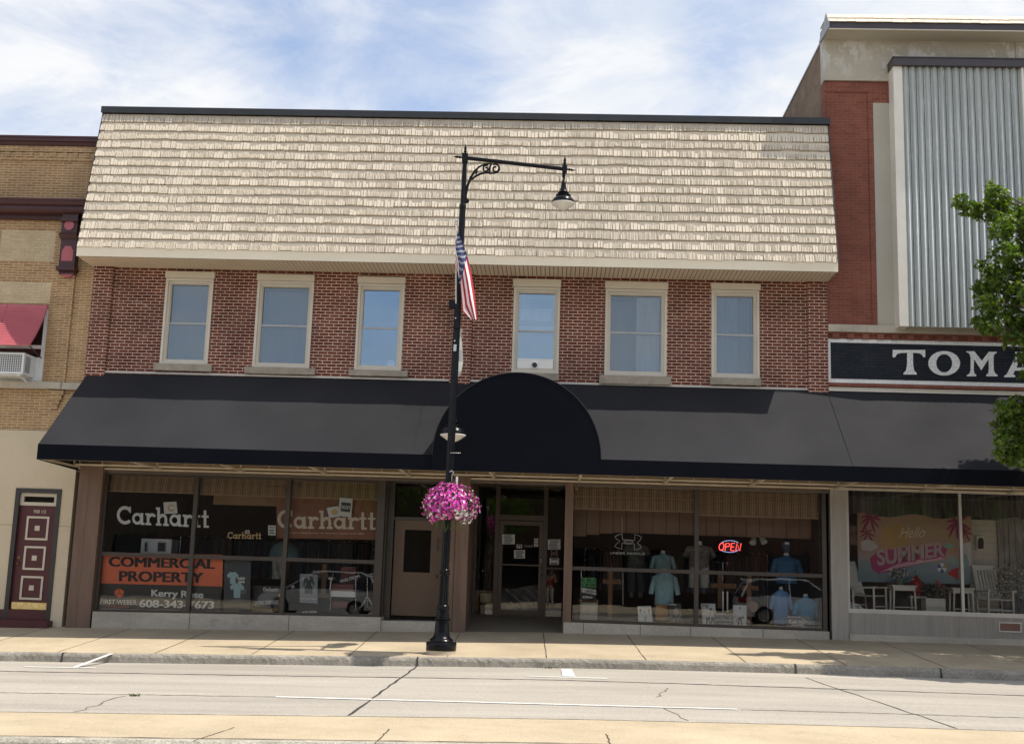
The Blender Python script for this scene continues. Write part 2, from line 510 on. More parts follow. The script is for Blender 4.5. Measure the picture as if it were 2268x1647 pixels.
b = MB(); strip(b, [YM[1] - .02, -18, -21, YM[2]], lambda x, y: g(x) - .42)
b.build('far_road', M_ROAD, kind='structure')
b = MB(); strip(b, [YM[2], -26, -30, -34], lambda x, y: g(x) - .28)
b.build('far_sidewalk', M_WALK, kind='structure')


M_GRASS = plain('grass_blade', (.10, .14, .03), .7, var=.4, vs=9)
def weed(name, label, c, n, w, h):
    b = MB(); c = Vector(c)
    for i in range(n):
        a = random.uniform(0, 6.28); r = random.uniform(0, w); p = c + Vector((r * math.cos(a), r * .4 * math.sin(a), 0)); l = random.uniform(.4, 1) * h; e = Vector((math.cos(a + 1.57), math.sin(a + 1.57), 0)) * .006
        t = p + Vector((math.cos(a) * l * .6, math.sin(a) * l * .3, l)); mid = p.lerp(t, .5) + Vector((0, 0, l * .15))
        b.poly(p - e, p + e, mid + e, mid - e); b.poly(mid - e, mid + e, t)
    o = b.build(name, M_GRASS, at=c); o['label'] = label; o['category'] = 'weed'
    return o
weed('weed_tuft', 'small green weed growing from the crack in the road', G(297, 1541), 40, .10, .045)
weed('weed_tuft', 'yellowish weeds in the gutter against the curb behind the parking mark', G(1216, 1479.), 60, .22, .035)
# ------------------------------------------------------------------ the brick building in the middle
XL, XR = -10.74, 6.0
ZS = 7.90            # soffit height
M_BRICK = brick('red_brick', (.120, .033, .020), (.185, .053, .033), (.60, .44, .35), zoff=.02, var=.38, patch=.5)
M_BRICKD = brick('red_brick_soiled', (.10, .04, .03), (.14, .06, .05), (.30, .25, .21), zoff=.02, var=.5, patch=.9)
M_SHAKE = plain('shake_cream', (.69, .612, .50), .75, var=.05, vs=1.6, bump=.25, bs=120, spec=.3)
M_CAP = plain('dark_cap_metal', (.022, .024, .027), .45, var=.2, vs=3, spec=.5)
M_FASC = plain('fascia_paint', (.82, .73, .57), .55, var=.04, vs=1.2, dirt=.12)
M_SOFF = plain('soffit_paint', (.78, .66, .50), .6, var=.06, vs=.6)
M_TRIM = plain('window_trim', (.64, .585, .49), .5, var=.05, vs=2, dirt=.1)
M_LINTEL = plain('lintel_paint', (.64, .575, .46), .6, var=.05, vs=2, dirt=.1)
M_SILL = concrete('sill_stone', (.40, .35, .28), var=.25, stain=.7, spk=.5, big=3, bump=.8)
M_GREY = plain('rail_grey', (.42, .42, .42), .4, var=.05)
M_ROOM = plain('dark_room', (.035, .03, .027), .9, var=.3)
bld = thing('brick_building', 'two storey red brick building with a cream shingled mansard over six windows', 'building', (0, .2, 0))

# windows: outer trim p-rect corners (tl, tr, br, bl), glass, lintel, sill, curtain tint
WINS = [
    dict(fr=(368.2, 616, 473.2, 618, 461, 808, 353.8, 805.6), gl=(384.8, 632.6, 462.4, 634.5, 450.6, 802, 372, 799.5), ln=(367, 601, 475, 617), si=(340, 809.7, 468, 823), rail=716.4, kind=0),
    dict(fr=(570.7, 622, 695.3, 624, 686.4, 816, 559, 813), gl=(586.8, 639.0, 684.2, 640.5, 675.9, 807, 578.5, 804), ln=(569.6, 607.3, 696.1, 623.5), si=(541.7, 816.5, 696.9, 830.5), rail=721.5, kind=1),
    dict(fr=(793.8, 628, 897.3, 630, 888.4, 822, 784.6, 818.5), gl=(808.7, 644.5, 883.5, 646, 877.9, 812.5, 802, 810.0), ln=(792.4, 613, 897.6, 629), si=(772.7, 821, 902.3, 834.5), rail=726.7, kind=2),
    dict(fr=(1139.5, 635.5, 1241.3, 637, 1237.2, 828, 1131.4, 826), gl=(1150.7, 646, 1228.4, 648, 1225, 822.5, 1144, 821), ln=(1137, 618, 1242.5, 635.5), si=(1112, 828.5, 1237.5, 843), rail=733.5, kind=3),
    dict(fr=(1342.3, 640.5, 1478.7, 642, 1475.5, 834, 1337, 832), gl=(1353.5, 651.5, 1462.9, 653, 1461, 824.5, 1350, 823), ln=(1340.5, 623.5, 1480, 641), si=(1327.5, 834.5, 1485.8, 853), rail=737.6, kind=4),
    dict(fr=(1577, 642, 1683, 643.5, 1681, 838.5, 1573.7, 837.2), gl=(1588.3, 655.5, 1667, 656.5, 1665, 829, 1585.9, 827.5), ln=(1575.3, 627, 1684.7, 643), si=(1573, 838.5, 1685.7, 854), rail=742, kind=5)]


def rect(c, Y):
    P_ = [W(c[i], c[i + 1], Y) for i in range(0, len(c), 2)]
    if len(P_) == 2: return P_[0].x, P_[1].x, P_[1].z, P_[0].z
    return (P_[0].x + P_[3].x) / 2, (P_[1].x + P_[2].x) / 2, (P_[2].z + P_[3].z) / 2, (P_[0].z + P_[1].z) / 2


b = MB(); holes = []
for w in WINS:
    x0, x1, z0, z1 = rect(w['fr'], 0); w['o'] = (x0, x1, z0, z1); holes.append((x0, x1, z0, z1))
b.wall(XL, XR, 4.7, ZS + .3, 0, .3, holes)
for a, c in ((212, 254.5), (1003, 1045), (1785.5, 1829.5)):
    x0, x1 = W(a, 700, 0).x, W(c, 700, 0).x
    if a == 212: x0, x1 = XL + .002, XL + .45
    if a > 1700: x0, x1 = XR - .44, XR - .002
    if a == 1003: x0, x1 = W(999, 750, -.07).x, W(1044, 750, -.07).x
    b.box(x0, x1, -.075, .002, 4.7, ZS + .1)
b.build('wall', M_BRICK, bld)

# dark soiled courses just under the sills
M_GL = [glass('upper_glass_grey', .075, (.92, .94, .95), (.75, .84, .92), k=.9, ripple=.03, rscale=1.4), glass('upper_glass_blue', .22, (.92, .94, .95), (.60, .78, .96), k=.9, ripple=.025, rscale=1.2)]
M_CURT = plain('curtain_grey', (.13, .155, .175), .9, var=.08, vs=2, stretch=(4, 4, .6))
M_CURT2 = plain('curtain_pale', (.36, .38, .37), .9, var=.10, vs=2, stretch=(4, 4, .6))
M_WHITE = plain('white_board', (.85, .85, .82), .5, var=.04)
M_BLACK = plain('black_plastic', (.02, .02, .022), .4)
for i, w in enumerate(WINS):
    x0, x1, z0, z1 = w['o']; gx0, gx1, gz0, gz1 = rect(w['gl'], .08)
    b = MB()
    # casing with two steps
    def ring(a, bb, y0, y1, t):
        b.box(a[0], a[0] + t, y0, y1, a[2], a[3]); b.box(a[1] - t, a[1], y0, y1, a[2], a[3])
        b.box(a[0] + t, a[1] - t, y0, y1, a[3] - t, a[3]); b.box(a[0] + t, a[1] - t, y0, y1, a[2], a[2] + t)
    e = .002
    o_ = (x0 + e, x1 - e, z0 + e, z1 - e)
    tl = (gx0 - x0)
    t1, t2 = .055, .05
    ring(o_, 0, -.02, .28, t1)
    i1 = (x0 + t1, x1 - t1, z0 + t1, z1 - t1); ring(i1, 0, .03, .26, t2)
    i2 = (i1[0] + t2, i1[1] - t2, i1[2] + t2 * .9, i1[3] - t2); ring(i2, 0, .06, .24, .022)
    wf = b.build('window', M_TRIM, bld)
    gx = (i2[0] + .02, i2[1] - .02, i2[2] + .02, i2[3] - .02)
    zr = W(1000, w['rail'], .08).z if False else (W((w['fr'][0] + w['fr'][2]) / 2, w['rail'], .08).z)
    b = MB(); b.box(gx[0], gx[1], .07, .12, zr - .022, zr + .018); b.build('meeting_rail', M_GREY, wf)
    blue = w['kind'] in (2, 3)
    b = MB(); b.box(gx[0], gx[1], .115, .121, zr, gx[3])
    b.box(gx[0], gx[1], .085, .091, gx[2], zr - .001); b.build('pane', M_GL[1 if blue else 0], wf)
    # what hangs behind the glass
    b = MB(); yb = .22
    if w['kind'] in (0, 1):
        n = 40
        b.grid(lambda u, v: Vector((gx[0] + (gx[1] - gx[0]) * u, yb + .003 * math.sin(u * 46) + .006 * math.sin(u * 9 + 2 * v), gx[2] + (gx[3] - gx[2]) * v * (1 if w['kind'] == 0 else .955))), n, 6)
        b.build('curtain', M_CURT, wf, smooth=True)
    elif w['kind'] in (4, 5):
        f0 = .52 if w['kind'] == 4 else .03; f1 = .98 if w['kind'] == 4 else .6
        b.grid(lambda u, v: Vector((gx[0] + (gx[1] - gx[0]) * (f0 + (f1 - f0) * u), yb + .006 * math.sin(u * 24) + .006 * math.sin(u * 9 + 2 * v), gx[2] + (gx[3] - gx[2]) * v)), 30, 5)
        b.build('curtain', M_CURT2 if w['kind'] == 4 else M_CURT, wf, smooth=True)
        b = MB(); b.box(gx[0], gx[1], .6, .61, gx[2], gx[3]); b.build('window_shade', M_CURT, wf)
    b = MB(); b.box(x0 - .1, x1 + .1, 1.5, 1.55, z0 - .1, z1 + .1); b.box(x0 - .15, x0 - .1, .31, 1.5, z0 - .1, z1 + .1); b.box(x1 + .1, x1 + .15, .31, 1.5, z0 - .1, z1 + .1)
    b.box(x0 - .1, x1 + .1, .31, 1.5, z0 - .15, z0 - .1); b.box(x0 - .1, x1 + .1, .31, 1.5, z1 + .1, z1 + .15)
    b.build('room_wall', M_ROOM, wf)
    if w['kind'] == 2:
        b = MB(); c = W(866, 806, .14); b.lathe([(.09, 0), (.095, .02), (.06, .03)], (c.x, c.y, c.z), 20, (0, -1, .3)); o = b.build('round_dish', M_WHITE)
        o['label'] = 'small pale round dish leaning inside the bottom corner of a blue tinted upper window'; o['category'] = 'dish'
    if w['kind'] == 3:
        p0, p1 = W(1143, 796.5, .05), W(1226, 822, .05)
        b = MB(); b.box(gx[0], gx[1], .04, .075, gx[2], p0.z); b.box(gx[0], gx[1], .03, .08, p0.z, p0.z + .03); pn = b.build('vent_panel', M_WHITE, wf)
        c = W(1184, 808, .0); b = MB(); b.lathe([(.085, 0), (.085, .03), (.06, .035), (.055, 0)], (c.x, .04, c.z), 20, (0, -1, 0)); b.k = 1; b.lathe([(.054, .0), (.054, .06)], (c.x, .04, c.z), 18, (0, -1, 0))
        b.build('vent_hood', [M_WHITE, M_BLACK], wf)
        b = MB()
        q0, q1 = W(1153, 683, .16), W(1220, 711, .16)
        b.box(q0.x, q1.x, .15, .16, q1.z, q0.z); b.box(gx[0], gx[1], .15, .16, W(1180, 731, .15).z, W(1180, 722, .15).z)
        b.build('sash_backing', M_CURT2, wf)
    lx0, lx1, lz0, lz1 = rect(w['ln'], -.06)
    b = MB(); b.box(lx0, lx1, -.07, .02, z1 + .002, ZS + .05 if i < 0 else lz1 + .01); b.build('lintel', M_LINTEL, wf)
    sx0, sx1, sz0, sz1 = rect(w['si'], -.08)
    b = MB(); zt = z0 - .002
    n = 14
    top = [(sx0 + (sx1 - sx0) * k / n, zt - .004 * random.random()) for k in range(n + 1)]; bot = [(sx0 + (sx1 - sx0) * k / n, sz0 + .012 * random.random()) for k in range(n + 1)]
    b.prism([(x, -.1, z) for x, z in bot] + [(x, -.1, z) for x, z in reversed(top)], (0, .12, 0)); b.build('sill', M_SILL, wf)
    b = MB(); b.wall(sx0 + .03, sx1 - .12, sz0 - .085, sz0 - .002, -.003, .02, []); b.build('soiled_brick', M_BRICKD, wf)

# mansard
zb = W(172, 548, -.95).z; zt = W(222, 251, -.22).z; ztop = W(222, 240, -.22).z
XML, XMR = -10.80, 6.03
pb = Vector((0, -.97, zb)); pt = Vector((0, -.22, zt)); dn = (pb - pt); L = dn.length; dn.normalize(); nrm = Vector((0, dn.z, -dn.y)); nrm = nrm if nrm.y < 0 else -nrm
b = MB(); rows = 15
S = lambda x, u, h: Vector((x, 0, 0)) + pt + dn * u + nrm * h
e_ = L / rows
rnd = random.Random(5)
HB = lambda f: .016 - .036 * f
# one pressed panel is five courses of random shakes, repeated along the course with a shift, as on the real panels
for r_ in range(rows):
    u0 = r_ * e_; u1 = u0 + e_
    b.add([S(XML, u0 + .002, -.022), S(XMR, u0 + .002, -.022), S(XMR, u0 + .03, HB(.1)), S(XML, u0 + .03, HB(.1)), S(XMR, u1 + .012, HB(1.05)), S(XML, u1 + .012, HB(1.05))], [(0, 1, 2, 3), (3, 2, 4, 5)])
    x = XML - rnd.uniform(0, .1); kind_r = r_ % 2
    tone = 0
    while x < XMR:
        w_ = rnd.choice((.15, .19, .22, .25)) * rnd.uniform(.9, 1.1); xe = min(x + w_, XMR); jit = .030 * noise.noise((x * 1.3, r_ * 3.7, 1)) + rnd.uniform(-.010, .010); hh = rnd.uniform(.014, .021)
        broad = rnd.random() < (.55 if kind_r else .15); xs_ = max(x, XML)
        base_t = rnd.uniform(.14, .36) * e_
        while xs_ < xe - .004:
            sw = rnd.uniform(.05, .09) if broad else rnd.uniform(.016, .04)
            x2 = min(xs_ + sw, xe - .009)
            if x2 - xs_ < .006: break
            tp = u0 + .02 + max(0, base_t + rnd.uniform(-.13, .13) * e_); h1 = hh + rnd.uniform(-.004, .004); bt_ = u1 + jit + rnd.uniform(-.004, .004)
            sk = rnd.uniform(-.006, .006); g_ = .0048; hb = HB((tp - u0) / e_); h1 = .032 + rnd.uniform(-.005, .005)
            a1, a2, a3, a4 = S(xs_ + g_ + sk, tp, hb), S(x2 - g_ + sk, tp + rnd.uniform(-.01, .01), hb), S(x2 - g_, bt_, h1 + .010), S(xs_ + g_, bt_, h1 + .010)
            c3, c4 = S(x2 - g_, bt_, -.01), S(xs_ + g_, bt_, -.01)
            m1, m2 = S(xs_ + g_ + sk * .9, tp + .012, h1), S(x2 - g_ + sk * .9, tp + .014, h1)
            z1_, z2_ = S(xs_ + g_ + sk, tp, hb - .02), S(x2 - g_ + sk, tp, hb - .02)
            b.add([a1, a2, m2, m1, a3, a4, c3, c4, z2_, z1_], [(0, 1, 2, 3), (3, 2, 4, 5), (5, 4, 6, 7), (0, 3, 5, 7, 9), (1, 8, 6, 4, 2)])
            xs_ = x2
        x = xe
mans = b.build('mansard', M_SHAKE, bld)
b = MB()
for X0 in (XML - .02, XMR - .005):
    b = MB()
    b.prism([(X0, -.985, zb - .01), (X0, -.24, zt + .03), (X0, .4, zt + .03), (X0, .4, zb - .01)], (.025, 0, 0))
    b.build('end_panel', M_CAP, mans)
b = MB(); b.box(XML - .03, XMR + .04, -.30, .35, zt - .005, ztop + .01); b.box(XML - .03, XMR + .04, -.32, -.3, zt - .015, ztop + .015)
for k in range(1, 6): b.box(XML + k * 2.9, XML + k * 2.9 + .03, -.326, -.32, zt - .013, ztop + .013)
b.build('roof_cap', M_CAP, bld)
zf = ZS
b = MB(); b.box(XML, XMR, -.985, -.95, zf, zb + .005); b.box(XML, XMR, -.975, -.95, zf - .0, zf + .03)
b.build('fascia', M_FASC, bld)
b = MB(); x = XML
while x < XMR - .01:
    x2 = min(x + .096, XMR); b.box(x, x2 - .014, -.955, .0, zf + .012, zf + .02); x = x2
b.k = 1; b.box(XML, XMR, -.95, 0, zf + .03, zf + .04)  # dark sheet above the boards paints the shade in their gaps
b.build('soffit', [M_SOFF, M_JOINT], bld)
b = MB(); b.box(XL, XR, .3, 14, 4.3, ztop - .1); b.build('rear_mass', M_ROOM, bld) if False else None
b = MB(); b.box(XL + .01, XR - .01, .36, 16, ztop - .35, ztop - .25); b.box(XL + .01, XR - .01, 15.8, 16, -.4, ztop - .26); b.box(XL, XL + .2, .32, 15.7, 3.7, ztop - .36); b.box(XR - .2, XR, .32, 15.7, 3.7, ztop - .36)
b.box(XL + .21, XR - .21, 1.6, 15.7, 3.72, 3.8)
b.build('roof', M_CAP, bld)

# ---------------------------------------------------------------- shop front
M_WOODB = plain('brown_boards', (.165, .105, .075), .7, var=.2, vs=1.4, stretch=(5, 5, .6), dirt=.35, bump=.3, bs=30)
M_BRONZE = plain('bronze_frame', (.055, .043, .034), .4, var=.15, vs=3)
M_BRONZE2 = plain('bronze_mullion', (.12, .10, .085), .4, var=.15, vs=3)
M_DOOR = plain('brown_door', (.115, .072, .043), .5, var=.1, vs=1.2, dirt=.12)
M_STONE = concrete('base_stone', (.50, .455, .385), var=.22, stain=.85, stretch=(.7, 1, 1.6), spk=.4, big=1.2, bump=.5)
M_TAN = plain('tan_panel', (.30, .20, .105), .65, var=.1, vs=1, dirt=.15)
M_SGLASS = glass('shop_glass', .006, (.97, .975, .97), (1, 1, 1), k=.85, ripple=.05, rscale=.9)
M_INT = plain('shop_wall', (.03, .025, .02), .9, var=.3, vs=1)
M_DECK = plain('display_deck', (.17, .12, .08), .7, var=.2, vs=1.5, stretch=(1, 6, 1))
M_CEIL = plain('recess_ceiling', (.32, .22, .12), .6, var=.12)


def zx(px, py, Y=0.): return W(px, py, Y)


# panel above the shop windows (seen under the awning)
HEADL = W(500, 1052, .02).z; HEADR = W(1600, 1078, .02).z
b = MB(); b.wall(XL + .02, XR - .01, HEADL + .035, 4.7, .0, .12, []); b.build('sign_panel', M_TAN, bld)
b = MB()
b.box(XL + .02, XR - .01, -.03, .1, HEADL - .02, HEADL + .033)
b.build('head_rail', M_BRONZE2, bld)
# brown board pier at the left end and beside the entrance
def pier(x0, x1, y0, y1, zt_, split=None):
    b = MB(); zz = min(g(x0), g(x1)) - .12
    if split: b.box(x0, split - .006, y0, y1, zz, zt_); b.box(split + .006, x1, y0 - .025, y1, zz, zt_); b.box(split - .02, split + .02, y0 + .02, y1 - .01, zz, zt_)
    else: b.box(x0, x1, y0, y1, zz, zt_)
    return b
xa_, xb_ = W(175, 1060, -.12).x, W(228, 1060, -.12).x
pier(xa_, xb_, -.12, .2, 3.33, W(199, 1060, -.12).x).build('pier', M_WOODB, bld)
X_E0, X_E1 = -2.29, -1.87
pier(X_E0, X_E1, -.1, .0, 3.33, X_E0 + .13).build('pier', M_WOODB, bld)
b = MB(); b.box(X_E1 - .25, X_E1, .005, 2.0, -.1, 3.33); b.build('recess_wall', M_WOODB, bld)

# storefront openings : left shop window
SILL_L = (W(207, 1353, 0).z + W(836, 1365, 0).z) / 2


def mull(b, px, Y, z0, z1, w=.075, d=.1):
    x = W(px[0], px[1], Y).x; b.box(x - w / 2, x + w / 2, Y - d / 2, Y + d / 2, z0, z1); return x


YG = .06
zL0, zL1 = W(207, 1353, YG).z, W(836, 1365, YG).z
b = MB()
mx_ = [W(223, 1200, YG).x, W(428, 1200, YG).x, W(633.5, 1200, YG).x, W(841, 1200, YG).x]
ztl = W(500, 1234, YG).z
for i, x in enumerate(mx_):
    w_ = (.13, .09, .09, .17)[i]; b.box(x - w_ / 2, x + w_ / 2, YG - .07 - .001 * i, YG + .07, -.2, HEADL)
b.box(mx_[0], mx_[3], YG - .055, YG + .055, ztl - .042, ztl + .042)
b.box(mx_[0], mx_[3], YG - .05, YG + .05, HEADL - .07, HEADL - .001); 
b.prism([(mx_[0], YG - .052, zL0 - .1), (mx_[3], YG - .052, zL1 - .1), (mx_[3], YG - .052, zL1 + .05), (mx_[0], YG - .052, zL0 + .05)], (0, .1, 0))
fl = b.build('window_frame', M_BRONZE, bld)
for i in range(3):
    b = MB(); b.box(mx_[i] + .03, mx_[i + 1] - .03, YG - .003, YG + .003, zL0 - .05, HEADL - .05); b.build('shop_pane', M_SGLASS, bld)
# base stone, left
def base_stone(x0, x1, zt0, zt1, y0, y1, jts):
    b = MB(); n = 10
    for i in range(n):
        a, c = x0 + (x1 - x0) * i / n, x0 + (x1 - x0) * (i + 1) / n; ta, tc_ = zt0 + (zt1 - zt0) * i / n, zt0 + (zt1 - zt0) * (i + 1) / n
        b.hexa([(a, y0, g(a) - .15), (c, y0, g(c) - .15), (c, y0, tc_), (a, y0, ta)], (0, y1 - y0, 0))
    b.k = 1
    for j in jts: b.box(j - .006, j + .006, y0 - .003, y0 + .02, g(j) - .1, zt0 + (zt1 - zt0) * (j - x0) / (x1 - x0) - .0)
    return b
base_stone(W(205, 1356, -.14).x, W(843, 1366, -.14).x, W(207, 1353.5, -.14).z, W(838, 1366, -.14).z, -.14, .5, [W(420, 1370, -.14).x, W(640, 1370, -.14).x]).build('base_course', [M_STONE, M_JOINT], bld)
# brown door alcove
YD = .4
xd0, xd1 = W(871, 1260, YD).x, W(977, 1260, YD).x; zd0, zd1 = W(920, 1363, YD).z, W(920, 1152, YD).z; zdt = W(920, 1070, YD).z
base_stone(W(843.5, 1370, -.1).x, X_E0 - .004, W(850, 1374, -.1).z, W(970, 1376, -.1).z, -.1, .5, []).build('base_course', [M_STONE, M_JOINT], bld)
b = MB(); xs0 = mx_[3] + .09
b.box(xs0, xd0 - .03, YD - .05, YD + .05, zd0 - .1, 3.33); b.box(xd1 + .03, X_E0 + .3, YD - .05, YD + .05, zd0 - .1, 3.33)
b.box(xd0 - .03, xd1 + .03, YD - .05, YD + .05, zd1, zd1 + .07); b.box(xd0 - .03, xd1 + .03, YD - .05, YD + .05, zdt, 3.33); b.box(xs0 - .02, xs0 + .03, .13, YD - .05, zd0 - .1, 3.33)
b.build('door_frame', M_BRONZE, bld)
b = MB(); gx0, gx1 = W(895, 1220, YD).x, W(954, 1220, YD).x; gz0, gz1 = W(925, 1267, YD).z, W(925, 1173, YD).z
b.wall(xd0, xd1, zd0, zd1 - .004, YD - .03, YD + .02, [(gx0, gx1, gz0, gz1)]); 
dr = b.build('door', M_DOOR, bld, label='plain brown door with a small window between the shop windows')
b = MB(); b.box(gx0, gx1, YD - .005, YD + .001, gz0, gz1); b.build('door_pane', M_SGLASS, dr)
b = MB(); q = W(969, 1205, YD - .03); b.tube([q + Vector((0, 0, .12)), q + Vector((0, -.06, .09)), q + Vector((0, -.06, -.09)), q + Vector((0, 0, -.12))], .012); b.build('handle', M_BRONZE2, dr); b = MB(); q = W(966, 1276, YD - .03); b.ball(q + Vector((0, -.04, 0)), .035); b.build('knob', M_BRONZE2, dr)
b = MB(); b.box(xd0, xd1, YD - .003, YD + .003, zd1 + .07, zdt); b.build('transom_pane', M_SGLASS, bld)
b = MB(); b.box(xs0 + .1, xd1, YD + .06, YD + .5, zd0, zd0 + .02); b.box(xs0, X_E0, .5, 1.6, -.1, zd0); b.box(xs0, X_E0 + .3, 1.6, 1.65, 0, 3.4)
b.build('lobby_floor', M_INT, bld)

# right shop window
YR = .06
xr0, xr1 = W(1259, 1200, YR).x, W(1826, 1230, YR).x; xm = W(1542, 1230, YR).x
zR0, zR1 = W(1270, 1376, YR).z, W(1830, 1396, YR).z; ztr = W(1542, 1266, YR).z
b = MB(); b.box(xr0 - .09, xr0 + .09, -.08, YR + .12, .0, HEADR + .05); b.build('jamb_post', M_WOODB, bld)
b = MB()
b.box(xm - .045, xm + .045, YR - .07, YR + .07, .05, HEADR + .0); b.box(xr1 - .06, xr1 + .03, YR - .072, YR + .07, .05, HEADR + .0)
b.box(xr0 + .09, xr1, YR - .055, YR + .055, ztr - .04, ztr + .04); b.box(xr0 + .09, xr1, YR - .05, YR + .05, HEADR - .06, HEADR + .05)
b.prism([(xr0 + .09, YR - .052, zR0 - .1), (xr1, YR - .052, zR1 - .1), (xr1, YR - .052, zR1 + .05), (xr0 + .09, YR - .052, zR0 + .05)], (0, .1, 0))
b.build('window_frame', M_BRONZE, bld)
for a, c in ((xr0 + .09, xm), (xm, xr1)):
    b = MB(); b.box(a + .03, c - .03, YR - .003, YR + .003, zR0 - .05, HEADR - .02); b.build('shop_pane', M_SGLASS, bld)
base_stone(W(1248, 1378, -.12).x, W(1837, 1398, -.12).x, W(1250, 1377, -.12).z, W(1837, 1398, -.12).z, -.12, .5, [W(q, 1390, -.12).x for q in (1292, 1418, 1530, 1690)]).build('base_course', [M_STONE, M_JOINT], bld)

# recessed entrance, door plane
YE = 2.0
E = lambda px, py: W(px, py, YE)
zfl = E(1150, 1364).z; zhd = E(1150, 1112).z
b = MB(); n = 8
b.add([(x, y, g(x) + .001 + (zfl - g(x)) * min(1, max(0, (y - .02) / 1.9))) for y in [.02, .5, 1, 1.5, 1.95, 2.2] for x in (X_E1 - .02, xr0 + .05)], [(2 * i, 2 * i + 1, 2 * i + 3, 2 * i + 2) for i in range(5)])
b.build('entrance_floor', concrete('entry_floor', (.20, .17, .13), stain=.4), bld)
b = MB(); x = X_E1
b.box(X_E1, xr0 + .1, .0, 3.3, 3.34, 3.36)
while x < xr0: b.box(x, x + .2, .0, 2.2, 3.30, 3.33); x += .3
b.build('entrance_ceiling', M_CEIL, bld)
b = MB()
for px in (1171, 1190):
    pass
for q in (W(1110, 1073, 1.0), W(1193, 1076, 1.0)): b = MB(); b.lathe([(.11, 0), (.12, -.012), (.08, -.02)], (q.x, 1.0, 3.30), 18); b.build('ceiling_light', M_WHITE, bld)
xe = [X_E1, E(1099, 1250).x, E(1206, 1250).x, xr0 + .02]
b = MB(); 
for i, x in enumerate(xe): b.box(x - .05, x + .05, YE - .05 - .001 * i, YE + .06, zfl - .3, 3.3)
b.box(xe[0], xe[3], YE - .045, YE + .05, zfl - .3, zfl + .02); b.box(xe[1] + .05, xe[2] - .05, YE - .04, YE + .05, E(1150, 1152).z, E(1150, 1140).z); b.box(xe[2], xe[3], YE - .04, YE + .05, E(1220, 1258).z - .02, E(1220, 1258).z + .02)
b.build('entrance_frame', plain('entrance_bronze', (.085, .055, .035), .4), bld)
b = MB(); dx0, dx1 = xe[1] + .055, xe[2] - .055; dzt = E(1150, 1153).z; s = .085
b.wall(dx0, dx1, zfl + .025, dzt - .006, YE - .02, YE + .03, [(dx0 + s, dx1 - s, zfl + .14, dzt - .1)])
b.box(dx0 + s, dx1 - s, YE - .035, YE + .0, E(1150, 1250.5).z - .018, E(1150, 1250.5).z + .018)
dr = b.build('door', plain('entrance_door', (.10, .062, .036), .4), bld, label='glazed brown entrance door with paper notices in the recess')
b = MB(); b.box(dx0 + s, dx1 - s, YE + .0, YE + .006, zfl + .14, dzt - .1); b.build('door_pane', M_SGLASS, dr)
M_STEEL = plain('steel', (.62, .62, .62), .25, metal=1)
b = MB(); q = E(1198, 1265); b.tube([(q.x, YE - .09, E(1198, 1232).z), (q.x, YE - .09, E(1198, 1280).z)], .017); b.tube([(q.x, YE - .09, E(1198, 1278).z), (q.x, YE, E(1198, 1278).z)], .012); b.tube([(q.x, YE - .09, E(1198, 1236).z), (q.x, YE, E(1198, 1236).z)], .012); b.build('handle', M_STEEL, dr)
for a, c in ((xe[0], xe[1]), (xe[2], xe[3])):
    b = MB(); b.box(a + .04, c - .04, YE, YE + .006, zfl, 3.3); b.build('side_pane', M_SGLASS, bld)
b = MB(); b.box(xe[1] + .05, xe[2] - .05, YE, YE + .006, E(1150, 1139).z, 3.3); b.build('transom_pane', M_SGLASS, bld)

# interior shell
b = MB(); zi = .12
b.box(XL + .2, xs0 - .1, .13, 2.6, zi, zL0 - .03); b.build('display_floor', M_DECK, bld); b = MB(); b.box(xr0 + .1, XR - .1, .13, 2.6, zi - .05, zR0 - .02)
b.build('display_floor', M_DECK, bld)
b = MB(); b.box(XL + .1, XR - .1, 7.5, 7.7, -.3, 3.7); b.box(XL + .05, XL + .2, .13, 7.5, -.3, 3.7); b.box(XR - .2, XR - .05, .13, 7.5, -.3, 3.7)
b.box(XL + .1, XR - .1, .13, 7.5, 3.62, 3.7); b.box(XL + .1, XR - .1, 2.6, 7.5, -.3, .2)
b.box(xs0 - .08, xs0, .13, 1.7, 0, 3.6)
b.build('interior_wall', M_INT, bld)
# ------------------------------------------------------------------ the long black awning over both shops
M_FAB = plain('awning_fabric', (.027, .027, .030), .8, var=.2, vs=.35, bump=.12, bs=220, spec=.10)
M_FABV = plain('awning_fabric_shaded', (.006, .007, .011), .85, var=.10, vs=.6, bump=.1, bs=220, spec=.06)  # same fabric as the slope, shade on its upright faces put into the colour
M_SEAM = plain('awning_seam', (.012, .012, .013), .9)
M_PIPE = plain('frame_pipe', (.62, .53, .40), .5, var=.12, vs=3, dirt=.2)
XA0, XA1, YA = -10.69, 14.0, -2.2
ZW0, ZV1, ZV0 = 5.42, 3.56, 3.245
zw = lambda x: ZW0 + .035 * min(1, (x - XA0) / 16)
awn = thing('awning', 'long black fabric awning with a half round front over the entrance spanning both shops', 'awning', (0, -1, 3.3))


def slope(x, t, h=0.):
    Y = YA * t; z = zw(x) + (ZV1 - zw(x)) * t
    return Vector((x, Y - .64 * h, z + .76 * h))


